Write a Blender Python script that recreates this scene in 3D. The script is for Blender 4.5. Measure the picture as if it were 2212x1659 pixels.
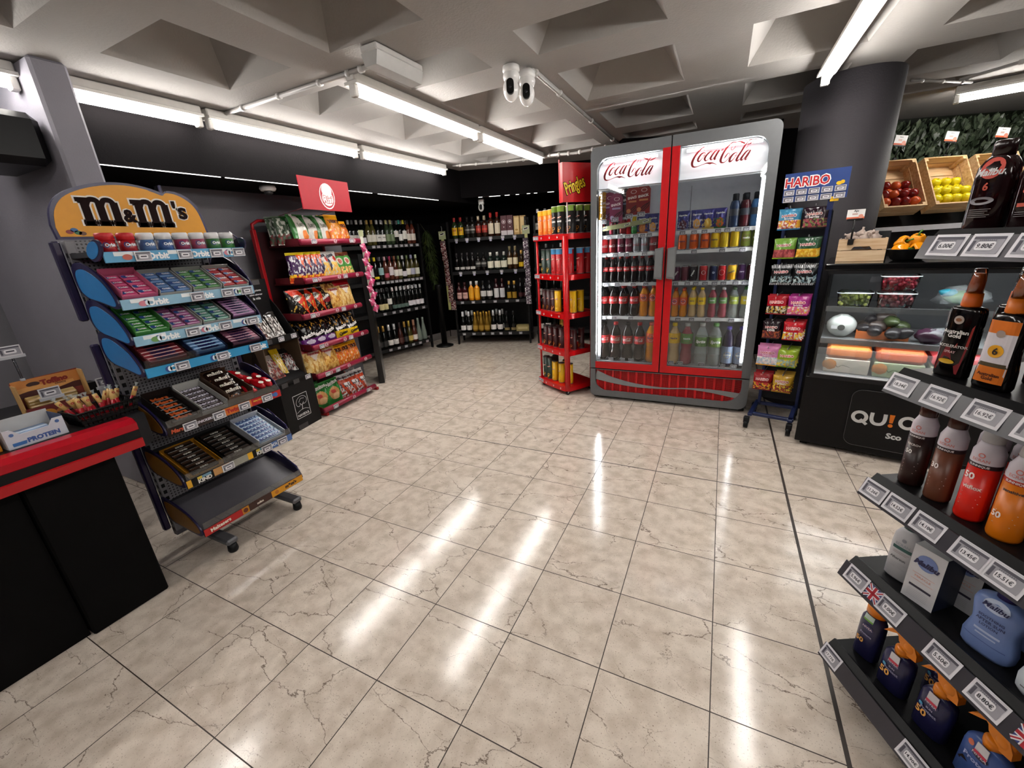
import bpy, math, random
from mathutils import Matrix, Vector, noise, geometry
R = random.Random(7)
pi = math.pi
for o in list(bpy.data.objects): bpy.data.objects.remove(o)
sc = bpy.context.scene
COL = sc.collection

# ------------------------------------------------------------------ camera
cam_d = bpy.data.cameras.new('camera'); cam = bpy.data.objects.new('camera', cam_d); COL.objects.link(cam)
cam_d.sensor_fit = 'HORIZONTAL'; cam_d.sensor_width = 36.0; cam_d.lens = 36.0 * 887.0 / 2212.0
cam_d.clip_start = 0.02; cam_d.clip_end = 60
def cam_rot(yaw, pitch, roll):
    f = Vector((math.sin(yaw)*math.cos(pitch), math.cos(yaw)*math.cos(pitch), -math.sin(pitch)))
    r = Vector((math.cos(yaw), -math.sin(yaw), 0)); u = r.cross(f)
    c, s = math.cos(roll), math.sin(roll)
    r2 = c*r + s*u; u2 = -s*r + c*u
    return Matrix(((r2.x, u2.x, -f.x), (r2.y, u2.y, -f.y), (r2.z, u2.z, -f.z)))
cam.matrix_world = Matrix.Translation((0, 0, 1.38)) @ cam_rot(-0.4735, 0.3276, -0.0635).to_4x4()
sc.camera = cam
# ------------------------------------------------------------------ world, exposure
w = bpy.data.worlds.new('world'); sc.world = w; w.use_nodes = True
w.node_tree.nodes['Background'].inputs[0].default_value = (0.5, 0.52, 0.55, 1)
w.node_tree.nodes['Background'].inputs[1].default_value = 0.02
sc.view_settings.view_transform = 'Standard'; sc.view_settings.look = 'None'
sc.view_settings.exposure = 1.75; sc.view_settings.gamma = 1.0; sc.view_settings.use_curve_mapping = False
TUBE_E = 20.0      # fluorescent tubes
LED_E = 42.0        # cooler and display leds
ZC = 2.293         # ceiling height
ZT = 2.20          # tube height
ORI = []

# ------------------------------------------------------------------ materials
def lin(h):
    c = [int(h[i:i+2], 16)/255 for i in (0, 2, 4)]
    return tuple(x/12.92 if x <= 0.04045 else ((x+0.055)/1.055)**2.4 for x in c) + (1,)
MC = {}
def nodes(name):
    m = bpy.data.materials.new(name); m.use_nodes = True
    nt = m.node_tree; return m, nt, nt.nodes['Principled BSDF']
def get(key):
    if key in MC: return MC[key]
    if key in SPECIAL: m = SPECIAL[key]()
    else:
        p = key.split(','); hx = p[0]; rough = float(p[1]) if len(p) > 1 else 0.45; metal = float(p[2]) if len(p) > 2 else 0.0
        m, nt, b = nodes('paint_' + hx)
        c = lin(hx)
        b.inputs['Roughness'].default_value = rough; b.inputs['Metallic'].default_value = metal
        if max(c[:3]) < .02 and rough > .3: b.inputs['Specular IOR Level'].default_value = .22
        tc = nt.nodes.new('ShaderNodeTexCoord'); n = nt.nodes.new('ShaderNodeTexNoise'); n.inputs['Scale'].default_value = 35; n.inputs['Detail'].default_value = 1
        r = nt.nodes.new('ShaderNodeValToRGB')
        r.color_ramp.elements[0].color = tuple(x*0.93 for x in c[:3]) + (1,); r.color_ramp.elements[1].color = tuple(min(1, x*1.06) for x in c[:3]) + (1,)
        nt.links.new(tc.outputs['Object'], n.inputs['Vector']); nt.links.new(n.outputs['Fac'], r.inputs['Fac']); nt.links.new(r.outputs['Color'], b.inputs['Base Color'])
    MC[key] = m; return m
def m_emit(name, col, st):
    def f():
        m, nt, b = nodes(name); b.inputs['Base Color'].default_value = (*col, 1)
        b.inputs['Emission Color'].default_value = (*col, 1); b.inputs['Emission Strength'].default_value = st; return m
    return f
def m_glass(name, tint, refl=1.0, extra=0.0):
    def f():
        m = bpy.data.materials.new(name); m.use_nodes = True; nt = m.node_tree; nt.nodes.clear()
        o = nt.nodes.new('ShaderNodeOutputMaterial'); t = nt.nodes.new('ShaderNodeBsdfTransparent'); g = nt.nodes.new('ShaderNodeBsdfGlossy')
        fr = nt.nodes.new('ShaderNodeFresnel'); fr.inputs[0].default_value = 1.45; mx = nt.nodes.new('ShaderNodeMixShader')
        ad = nt.nodes.new('ShaderNodeMath'); ad.operation = 'MULTIPLY_ADD'; ad.inputs[1].default_value = refl; ad.inputs[2].default_value = extra; ad.use_clamp = True
        t.inputs[0].default_value = (*tint, 1); g.inputs['Roughness'].default_value = 0.02
        nt.links.new(fr.outputs[0], ad.inputs[0]); nt.links.new(ad.outputs[0], mx.inputs[0]); nt.links.new(t.outputs[0], mx.inputs[1]); nt.links.new(g.outputs[0], mx.inputs[2]); nt.links.new(mx.outputs[0], o.inputs[0])
        return m
    return f
def m_trans(name, hx, alpha, rough=0.1):
    def f():
        m, nt, b = nodes(name); b.inputs['Base Color'].default_value = lin(hx); b.inputs['Alpha'].default_value = alpha; b.inputs['Roughness'].default_value = rough; return m
    return f
def m_rough(name, hx, rough, sc_=60, bump=0.15, amp=0.1, spec=.4):
    def f():
        m, nt, b = nodes(name); c = lin(hx)
        tc = nt.nodes.new('ShaderNodeTexCoord'); n = nt.nodes.new('ShaderNodeTexNoise'); n.inputs['Scale'].default_value = sc_; n.inputs['Detail'].default_value = 5
        n2 = nt.nodes.new('ShaderNodeTexNoise'); n2.inputs['Scale'].default_value = 2.5; n2.inputs['Detail'].default_value = 4
        r = nt.nodes.new('ShaderNodeValToRGB'); r.color_ramp.elements[0].position = .3; r.color_ramp.elements[1].position = .7
        r.color_ramp.elements[0].color = tuple(x*(1-amp) for x in c[:3]) + (1,); r.color_ramp.elements[1].color = tuple(min(1, x*(1+amp)) for x in c[:3]) + (1,)
        bp = nt.nodes.new('ShaderNodeBump'); bp.inputs['Strength'].default_value = bump; bp.inputs['Distance'].default_value = 0.004
        nt.links.new(tc.outputs['Object'], n.inputs['Vector']); nt.links.new(tc.outputs['Object'], n2.inputs['Vector']); nt.links.new(n2.outputs['Fac'], r.inputs['Fac'])
        nt.links.new(r.outputs['Color'], b.inputs['Base Color']); nt.links.new(n.outputs['Fac'], bp.inputs['Height']); nt.links.new(bp.outputs['Normal'], b.inputs['Normal'])
        b.inputs['Roughness'].default_value = rough; b.inputs['Specular IOR Level'].default_value = spec; return m
    return f
def m_wood(name='pine_wood', a='dcb98a', c='b98d5c'):
    def f():
        m, nt, b = nodes(name); tc = nt.nodes.new('ShaderNodeTexCoord'); mp = nt.nodes.new('ShaderNodeMapping'); mp.inputs['Scale'].default_value = (3, 40, 40)
        n = nt.nodes.new('ShaderNodeTexNoise'); n.inputs['Scale'].default_value = 1.5; n.inputs['Detail'].default_value = 4; n.inputs['Distortion'].default_value = .6
        r = nt.nodes.new('ShaderNodeValToRGB'); r.color_ramp.elements[0].color = lin(c); r.color_ramp.elements[1].color = lin(a); r.color_ramp.elements[0].position = .3; r.color_ramp.elements[1].position = .6
        nt.links.new(tc.outputs['Object'], mp.inputs[0]); nt.links.new(mp.outputs[0], n.inputs['Vector']); nt.links.new(n.outputs['Fac'], r.inputs[0]); nt.links.new(r.outputs[0], b.inputs['Base Color']); b.inputs['Roughness'].default_value = .6
        return m
    return f
TILE = 0.3398; TX = 0.0903; TY = 2.3607
def m_floor():
    m, nt, b = nodes('terrazzo_tiles'); N = nt.nodes.new; L = nt.links.new
    def mth(op, a, b_=None, c=None, clamp=False):
        n = N('ShaderNodeMath'); n.operation = op; n.use_clamp = clamp
        for i, x in enumerate((a, b_, c)):
            if x is None: continue
            if isinstance(x, (int, float)): n.inputs[i].default_value = x
            else: L(x, n.inputs[i])
        return n.outputs[0]
    tc = N('ShaderNodeTexCoord'); sp = N('ShaderNodeSeparateXYZ'); L(tc.outputs['Object'], sp.inputs[0])
    X, Y = sp.outputs[0], sp.outputs[1]
    tx = mth('DIVIDE', mth('SUBTRACT', X, TX), TILE); ty = mth('DIVIDE', mth('SUBTRACT', Y, TY), TILE)
    fx, fy = mth('FLOOR', tx), mth('FLOOR', ty)
    def edge(t):
        fr = mth('FRACT', t); return mth('MINIMUM', fr, mth('SUBTRACT', 1.0, fr))
    e = mth('MINIMUM', edge(tx), edge(ty))
    joint = mth('LESS_THAN', e, 0.0050)
    wide = mth('MAXIMUM', mth('LESS_THAN', mth('ABSOLUTE', mth('SUBTRACT', Y, TY)), 0.0038), mth('LESS_THAN', mth('ABSOLUTE', mth('SUBTRACT', X, TX+TILE)), 0.0062))
    cb = N('ShaderNodeCombineXYZ'); L(fx, cb.inputs[0]); L(fy, cb.inputs[1])
    wn = N('ShaderNodeTexWhiteNoise'); wn.noise_dimensions = '3D'; L(cb.outputs[0], wn.inputs['Vector'])
    vs = N('ShaderNodeVectorMath'); vs.operation = 'SCALE'; vs.inputs['Scale'].default_value = 9.0; L(wn.outputs['Color'], vs.inputs[0])
    va = N('ShaderNodeVectorMath'); va.operation = 'ADD'; L(tc.outputs['Object'], va.inputs[0]); L(vs.outputs[0], va.inputs[1])
    mp = N('ShaderNodeMapping'); mp.inputs['Rotation'].default_value = (0, 0, 0.6); mp.inputs['Scale'].default_value = (1.0, 1.9, 1); L(va.outputs[0], mp.inputs[0])
    nz = N('ShaderNodeTexNoise'); nz.inputs['Scale'].default_value = 9; nz.inputs['Detail'].default_value = 5; nz.inputs['Roughness'].default_value = .65; L(mp.outputs[0], nz.inputs['Vector'])
    mx = N('ShaderNodeMix'); mx.data_type = 'VECTOR'; mx.inputs['Factor'].default_value = 0.11; L(mp.outputs[0], mx.inputs[4]); L(nz.outputs['Color'], mx.inputs[5])
    veins = None
    for sc_, wd, mk in ((2.1, .0060, .38), (4.2, .0048, .50)):
        v = N('ShaderNodeTexVoronoi'); v.feature = 'DISTANCE_TO_EDGE'; v.inputs['Scale'].default_value = sc_; L(mx.outputs[1], v.inputs['Vector'])
        msk = N('ShaderNodeTexNoise'); msk.inputs['Scale'].default_value = 5.5 if sc_ < 4 else 9; msk.inputs['Detail'].default_value = 3; L(va.outputs[0], msk.inputs['Vector'])
        a = mth('SUBTRACT', 1.0, mth('DIVIDE', v.outputs['Distance'], wd), clamp=True)
        a = mth('MULTIPLY', a, mth('MULTIPLY', mth('SUBTRACT', msk.outputs['Fac'], mk), 9.0, clamp=True), clamp=True)
        veins = a if veins is None else mth('MAXIMUM', veins, a)
    sn = N('ShaderNodeTexNoise'); sn.inputs['Scale'].default_value = 210; sn.inputs['Detail'].default_value = 2; L(tc.outputs['Object'], sn.inputs['Vector'])
    spk = mth('MULTIPLY', mth('SUBTRACT', sn.outputs['Fac'], .62), 9.0, clamp=True)
    bn = N('ShaderNodeTexNoise'); bn.inputs['Scale'].default_value = 16; bn.inputs['Detail'].default_value = 6; L(va.outputs[0], bn.inputs['Vector'])
    r = N('ShaderNodeValToRGB'); r.color_ramp.elements[0].color = lin('bdb0a2'); r.color_ramp.elements[1].color = lin('d6cabd'); r.color_ramp.elements[0].position = .35; r.color_ramp.elements[1].position = .62; L(bn.outputs['Fac'], r.inputs[0])
    def mixc(f, a, hx):
        n = N('ShaderNodeMix'); n.data_type = 'RGBA'; L(f, n.inputs['Factor']); L(a, n.inputs[6]); n.inputs[7].default_value = lin(hx); return n.outputs[2]
    c = mixc(mth('MULTIPLY', spk, .75), r.outputs[0], '6d5c50'); c = mixc(mth('MULTIPLY', veins, .95), c, '5c4a3f')
    c = mixc(joint, c, '352a24'); c = mixc(wide, c, '3a332f')
    L(c, b.inputs['Base Color'])
    rr = mth('ADD', mth('MULTIPLY', bn.outputs['Fac'], .07), .095); rr = mth('ADD', rr, mth('MULTIPLY', mth('MAXIMUM', joint, wide), .4))
    L(rr, b.inputs['Roughness']); b.inputs['Specular IOR Level'].default_value = .5
    bp = N('ShaderNodeBump'); bp.inputs['Strength'].default_value = .15; bp.inputs['Distance'].default_value = .0006; L(sn.outputs['Fac'], bp.inputs['Height']); L(bp.outputs[0], b.inputs['Normal'])
    return m
def m_perf():
    m, nt, b = nodes('perforated_steel'); N = nt.nodes.new; L = nt.links.new
    tc = N('ShaderNodeTexCoord'); mp = N('ShaderNodeMapping'); mp.inputs['Scale'].default_value = (70, 70, 70); L(tc.outputs['Object'], mp.inputs[0])
    v = N('ShaderNodeTexVoronoi'); v.inputs['Randomness'].default_value = 0; v.inputs['Scale'].default_value = 1; L(mp.outputs[0], v.inputs['Vector'])
    lt = N('ShaderNodeMath'); lt.operation = 'LESS_THAN'; lt.inputs[1].default_value = .26; L(v.outputs['Distance'], lt.inputs[0])
    x = N('ShaderNodeMix'); x.data_type = 'RGBA'; x.inputs[6].default_value = lin('77757a'); x.inputs[7].default_value = lin('0a0a0b'); L(lt.outputs[0], x.inputs['Factor']); L(x.outputs[2], b.inputs['Base Color'])
    b.inputs['Roughness'].default_value = .4; return m
SPECIAL = {
    'tube': m_emit('tube_glow', (1, .97, .93), TUBE_E), 'led': m_emit('led_glow', (1, 1, 1), LED_E), 'added_glow': m_emit('header_added_glow', (.75, .75, .77), .10), 'ledq': m_emit('led_showcase', (1, 1, 1), 9.0), 'ledline': m_emit('led_line', (1, .98, .95), 1.0),  # header panel: slight emission added, imitating led light falling on it
    'glass': m_glass('cooler_glass', (.93, .95, .95), 1.0, .02), 'clearbox': m_glass('clear_tray', (.88, .92, .93), 1.6, .04), 'acryl': m_glass('acrylic', (.8, .82, .84), 1.4, .05),
    'floor': m_floor, 'perf': m_perf, 'wood': m_wood(), 'wood2': m_wood('pale_pine', 'd9bf9c', 'c09a72'), 'ceil': m_rough('ceiling_plaster', '9c9894', .9, 90, .5, .05),
    'wallgrey': m_rough('grey_wall', '69676c', .7, 120, .3, .05), 'wallmid': m_rough('grey_pillar', '84818a', .65, 120, .3, .05), 'wallblack': m_rough('black_wall', '070506', .85, 120, .3, .06, .08),
    'colgrey': m_rough('column_paint', '3b383c', .7, 120, .3, .05), 'counterblack': m_rough('counter_laminate', '060505', .8, 200, .1, .05, .12),
    'clear': m_trans('clear_plastic', 'cfd8d6', .32, .08), 'frost': m_trans('frosted_film', 'b8bdc0', .30, .3), 'pink_t': m_trans('pink_drink', 'a8525e', .8, .08), 'lemon_t': m_trans('lemon_drink', 'd5b482', .85, .08),
    'greenglass': m_trans('green_bottle', '31402a', .93, .06), 'palewine': m_trans('pale_wine_glass', '4c4620', .93, .06), 'rosewine': m_trans('rose_wine', '5c2e22', .93, .06),
}
# ------------------------------------------------------------------ mesh builder
TXT = {}
def txt(s, bold=0.0, shear=0.0):
    k = (s, bold, shear)
    if k not in TXT:
        cu = bpy.data.curves.new('t', 'FONT'); cu.body = s; cu.resolution_u = 2; cu.offset = bold; cu.shear = shear
        ob = bpy.data.objects.new('t', cu); me = bpy.data.meshes.new_from_object(ob)
        vs = [(v.co.x, v.co.y) for v in me.vertices]; fs = [tuple(p.vertices) for p in me.polygons]
        bpy.data.objects.remove(ob); bpy.data.curves.remove(cu); bpy.data.meshes.remove(me)
        x0 = min(v[0] for v in vs); x1 = max(v[0] for v in vs); y0 = min(v[1] for v in vs); y1 = max(v[1] for v in vs)
        TXT[k] = (vs, fs, x0, x1, y0, y1)
    return TXT[k]
def flat(y=-0.0008): return lambda u, v: (u, y, v)
def cyl(r, z0=0.0): return lambda u, v: (r*math.sin(u/r), -r*math.cos(u/r), z0+v)
def crom(P, n=5):
    out = []
    for i in range(len(P)-1):
        a, b, c, d = P[max(i-1, 0)], P[i], P[i+1], P[min(i+2, len(P)-1)]
        for j in range(n):
            t = j/n
            out.append(tuple(0.5*((2*b[k]) + (-a[k]+c[k])*t + (2*a[k]-5*b[k]+4*c[k]-d[k])*t*t + (-a[k]+3*b[k]-3*c[k]+d[k])*t**3) for k in range(len(b))))
    out.append(tuple(P[-1])); return out
class MB:
    def __init__(s, T=None): s.v = []; s.f = []; s.k = []; s.s = []; s.T = T or Matrix()
    def add(s, vs, fs, k, sm=False):
        n = len(s.v); T = s.T
        s.v += [tuple(T @ Vector(v)) for v in vs]
        for i, f in enumerate(fs):
            s.f.append(tuple(n+a for a in f)); s.k.append(k[i] if isinstance(k, list) else k); s.s.append(sm)
        return s
    def box(s, x0, y0, z0, x1, y1, z1, k, b=0.0):
        if b <= 0:
            vs = [(x, y, z) for z in (z0, z1) for x, y in ((x0, y0), (x1, y0), (x1, y1), (x0, y1))]
            return s.add(vs, [(3, 2, 1, 0), (4, 5, 6, 7), (0, 1, 5, 4), (1, 2, 6, 5), (2, 3, 7, 6), (3, 0, 4, 7)], k)
        b = min(b, (x1-x0)/2.01, (y1-y0)/2.01, (z1-z0)/2.01); vs = []; idx = {}
        for i in (0, 1):
            for j in (0, 1):
                for l in (0, 1):
                    c = ((x0, x1)[i], (y0, y1)[j], (z0, z1)[l]); d = (b if i == 0 else -b, b if j == 0 else -b, b if l == 0 else -b)
                    for a in range(3):
                        p = [c[q] + (0 if q == a else d[q]) for q in range(3)]
                        idx[(i, j, l, a)] = len(vs); vs.append(tuple(p))
        fs = []
        for a in range(3):
            o = [q for q in range(3) if q != a]
            for sd in (0, 1):
                loop = []
                for e in ((0, 0), (1, 0), (1, 1), (0, 1)):
                    ijk = [0, 0, 0]; ijk[a] = sd; ijk[o[0]] = e[0]; ijk[o[1]] = e[1]; loop.append(idx[(*ijk, a)])
                fs.append(tuple(loop))
        for a in range(3):                      # edges along axis a
            o = [q for q in range(3) if q != a]
            for e in ((0, 0), (1, 0), (1, 1), (0, 1)):
                A = [0, 0, 0]; A[o[0]] = e[0]; A[o[1]] = e[1]; B = list(A); B[a] = 1
                fs.append((idx[(*A, o[0])], idx[(*A, o[1])], idx[(*B, o[1])], idx[(*B, o[0])]))
        for i in (0, 1):
            for j in (0, 1):
                for l in (0, 1): fs.append(tuple(idx[(i, j, l, a)] for a in range(3)))
        return s.add(vs, fs, k)
    def lathe(s, prof, k, n=16, c=(0, 0, 0), sx=1, sy=1, caps=True, sq=0):
        vs = []; fs = []; ks = []
        for p in prof:
            for i in range(n):
                a = 2*pi*i/n; ca, sa = math.cos(a), math.sin(a)
                if sq: m = (abs(ca)**sq + abs(sa)**sq)**(-1/sq)
                else: m = 1
                vs.append((c[0]+p[0]*ca*m*sx, c[1]+p[0]*sa*m*sy, c[2]+p[1]))
        for j in range(len(prof)-1):
            kk = prof[j][2] if len(prof[j]) > 2 else k
            for i in range(n): fs.append((j*n+i, j*n+(i+1) % n, (j+1)*n+(i+1) % n, (j+1)*n+i)); ks.append(kk)
        if caps:
            fs.append(tuple(reversed(range(n)))); ks.append(prof[0][2] if len(prof[0]) > 2 else k)
            fs.append(tuple((len(prof)-1)*n+i for i in range(n))); ks.append(prof[-1][2] if len(prof[-1]) > 2 else k)
        return s.add(vs, fs, ks, True)
    def prism(s, poly, a0, a1, k, ax='y', kside=None):
        n = len(poly); f = {'y': lambda p, a: (p[0], a, p[1]), 'z': lambda p, a: (p[0], p[1], a), 'x': lambda p, a: (a, p[0], p[1])}[ax]
        vs = [f(p, a0) for p in poly] + [f(p, a1) for p in poly]
        tr = geometry.tessellate_polygon([[Vector((p[0], p[1], 0)) for p in poly]])
        fs = [tuple(t) for t in tr] + [tuple(reversed([i+n for i in t])) for t in tr]; ks = [k]*len(fs)
        for i in range(n): fs.append((i, (i+1) % n, n+(i+1) % n, n+i)); ks.append(kside or k)
        return s.add(vs, fs, ks)
    def tube(s, pts, r, k, n=8, closed=False):
        P = [Vector(p) for p in pts]; vs = []; fs = []; up = Vector((0, 0, 1)); prev = None
        for i, p in enumerate(P):
            d = ((P[min(i+1, len(P)-1)] - P[max(i-1, 0)])).normalized()
            if prev is None:
                a = up if abs(d.z) < .9 else Vector((1, 0, 0)); x = d.cross(a).normalized()
            else: x = (prev - d*prev.dot(d)).normalized()
            prev = x; y = d.cross(x); rr = r[i] if isinstance(r, (list, tuple)) else r
            for j in range(n): vs.append(tuple(p + rr*(math.cos(2*pi*j/n)*x + math.sin(2*pi*j/n)*y)))
        for i in range(len(P)-1):
            for j in range(n): fs.append((i*n+j, i*n+(j+1) % n, (i+1)*n+(j+1) % n, (i+1)*n+j))
        fs.append(tuple(reversed(range(n)))); fs.append(tuple((len(P)-1)*n+j for j in range(n)))
        return s.add(vs, fs, k, True)
    def ell(s, c, rx, ry, rz, k, n=12, m=8, nz=0.0):
        vs = []; fs = []
        for j in range(m+1):
            t = pi*j/m
            for i in range(n):
                a = 2*pi*i/n; q = 1 + (nz*noise.noise(Vector((math.cos(a)*2+c[0]*40, math.sin(a)*2+c[1]*40, t*2+c[2]*40))) if nz else 0)
                vs.append((c[0]+rx*q*math.sin(t)*math.cos(a), c[1]+ry*q*math.sin(t)*math.sin(a), c[2]-rz*q*math.cos(t)))
        for j in range(m):
            for i in range(n): fs.append((j*n+i, j*n+(i+1) % n, (j+1)*n+(i+1) % n, (j+1)*n+i))
        return s.add(vs, fs, k, True)
    def text(s, t, size, k, S=None, x=0, z=0, bold=0.0, shear=0.0, w=None, h=None, al='c', rot=0.0):
        S = S or flat(); vs, fs, x0, x1, y0, y1 = txt(t, bold, shear)
        sx = size; sy = size
        if w: sx = w/(x1-x0); sy = sx if not h else h/(y1-y0)
        ox = {'c': (x0+x1)/2, 'l': x0, 'r': x1}[al]; oy = (y0+y1)/2; c, d = math.cos(rot), math.sin(rot); out = []
        for a, b in vs:
            p, q = (a-ox)*sx, (b-oy)*sy; out.append(S(x+p*c-q*d, z+p*d+q*c))
        return s.add(out, fs, k)
    def poly(s, pts, k, S=None):
        S = S or flat(-.0005)
        tr = geometry.tessellate_polygon([[Vector((p[0], p[1], 0)) for p in pts]])
        return s.add([S(*p) for p in pts], [tuple(t) for t in tr], k)
    def rect(s, u0, v0, u1, v1, k, S=None, n=1):
        S = S or flat(-.0005); vs = []; fs = []
        for i in range(n+1):
            u = u0+(u1-u0)*i/n; vs += [S(u, v0), S(u, v1)]
        for i in range(n): fs.append((2*i, 2*i+2, 2*i+3, 2*i+1))
        return s.add(vs, fs, k)
    def disc(s, u, v, r, k, S=None, r2=None, n=20): return s.poly([(u+r*math.cos(2*pi*i/n), v+(r2 or r)*math.sin(2*pi*i/n)) for i in range(n)], k, S)
    def ring(s, u, v, r, ri, k, S=None, n=24, e=1.0):
        S = S or flat(); vs = []; fs = []
        for i in range(n):
            a = 2*pi*i/n; vs += [S(u+r*math.cos(a), v+r*e*math.sin(a)), S(u+ri*math.cos(a), v+ri*e*math.sin(a)+0)]
        for i in range(n): j = (i+1) % n; fs.append((2*i, 2*j, 2*j+1, 2*i+1))
        return s.add(vs, fs, k)
    def stroke(s, P, k, S=None, n=5):
        S = S or flat(); Q = crom(P, n) if n > 1 else P; vs = []; fs = []
        for i, p in enumerate(Q):
            a = Q[max(i-1, 0)]; b = Q[min(i+1, len(Q)-1)]; dx, dy = b[0]-a[0], b[1]-a[1]; l = math.hypot(dx, dy) or 1
            nx, ny = -dy/l*abs(p[2])/2, dx/l*abs(p[2])/2
            vs += [S(p[0]+nx, p[1]+ny), S(p[0]-nx, p[1]-ny)]
        for i in range(len(Q)-1): fs.append((2*i, 2*i+1, 2*i+3, 2*i+2))
        return s.add(vs, fs, k)
    def mesh(s, name):
        me = bpy.data.meshes.new(name); me.from_pydata(s.v, [], s.f)
        ks = list(dict.fromkeys(s.k))
        for k in ks: me.materials.append(get(k))
        ix = {k: i for i, k in enumerate(ks)}
        me.polygons.foreach_set('material_index', [ix[k] for k in s.k]); me.polygons.foreach_set('use_smooth', s.s)
        me.update(); return me
def rrect(x0, y0, x1, y1, r, n=6):
    rs = r if isinstance(r, (list, tuple)) else [r]*4; out = []      # br, tr, tl, bl
    for (cx, cy, a0, q) in ((x1, y0, -pi/2, 0), (x1, y1, 0, 1), (x0, y1, pi/2, 2), (x0, y0, pi, 3)):
        rr = rs[q]; sx = -1 if cx == x1 else 1; sy = 1 if cy == y0 else -1
        rr = max(rr, .0006)
        for i in range(n+1):
            a = a0 + (pi/2)*i/n; out.append((cx+sx*rr+rr*math.cos(a), cy+sy*rr+rr*math.sin(a)))
    return out
def frame_ring(mb, outer, inner, y0, y1, k):
    n = len(outer); vs = [(p[0], y0, p[1]) for p in outer]+[(p[0], y0, p[1]) for p in inner]+[(p[0], y1, p[1]) for p in outer]+[(p[0], y1, p[1]) for p in inner]
    fs = []
    for i in range(n):
        j = (i+1) % n; fs += [(i, j, n+j, n+i), (2*n+j, 2*n+i, 3*n+i, 3*n+j), (i, 2*n+i, 2*n+j, j), (n+i, n+j, 3*n+j, 3*n+i)]
    mb.add(vs, fs, k)
# ------------------------------------------------------------------ objects
def T(x=0, y=0, z=0): return Matrix.Translation((x, y, z))
def RZ(a): return Matrix.Rotation(a, 4, 'Z')
def RX(a): return Matrix.Rotation(a, 4, 'X')
def RY(a): return Matrix.Rotation(a, 4, 'Y')
I4 = Matrix()
def link(name, me, parent=None, M=None):
    o = bpy.data.objects.new(name, me); COL.objects.link(o)
    if parent is not None: o.parent = parent
    if M is not None: o.matrix_local = M if parent is not None else M
    return o
def tag(o, label, cat, group=None, kind=None):
    o['label'] = label; o['category'] = cat
    if group: o['group'] = group
    if kind: o['kind'] = kind
    n = len(label.split())
    if not 4 <= n <= 16: print('LABEL LEN', n, label)
    return o
def empty(name, M, label, cat, group=None):
    o = bpy.data.objects.new(name, None); o.empty_display_size = .02; COL.objects.link(o); o.matrix_world = M
    return tag(o, label, cat, group)
def part(parent, name, mb, M=None, label=None):
    o = link(name, mb.mesh(name) if isinstance(mb, MB) else mb, parent, M)
    if label: o['label'] = label
    return o
def struct(name, mb, M=None):
    o = link(name, mb.mesh(name), None, M); o['kind'] = 'structure'; return o
def kind(*parts):       # (part name, MB, [subs])
    return [(p[0], p[1].mesh(p[0]), p[2] if len(p) > 2 else []) for p in parts]
def place(kd, name, M, label, cat, group=None):
    if len(kd) == 1 and not kd[0][2]:
        o = link(name, kd[0][1], None, M); return tag(o, label, cat, group)
    r = empty(name, M, label, cat, group)
    for pn, me, subs in kd:
        c = link(pn, me, r)
        for sn, sm in subs: link(sn, sm, c)
    return r
ORD = ['first', 'second', 'third', 'fourth', 'fifth', 'sixth', 'seventh', 'eighth', 'ninth', 'tenth', 'eleventh', 'twelfth', 'thirteenth', 'fourteenth', 'fifteenth', 'sixteenth', 'seventeenth', 'eighteenth', 'nineteenth', 'twentieth']
def frame(ax, ay, bx, by): return T(ax, ay, 0) @ RZ(math.atan2(by-ay, bx-ax))
def srow(F, items, z, where, group, y=.08, jit=.12):
    """items: (s, kind, object name, description, category[, y])"""
    for i, it in enumerate(sorted(items, key=lambda q: q[0])):
        yy = it[5] if len(it) > 5 else y
        place(it[1], it[2], F @ T(it[0], yy, z) @ RZ(R.uniform(-jit, jit)), f"{it[3]}, {ORD[i]} from left on {where}", it[4], group)
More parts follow.
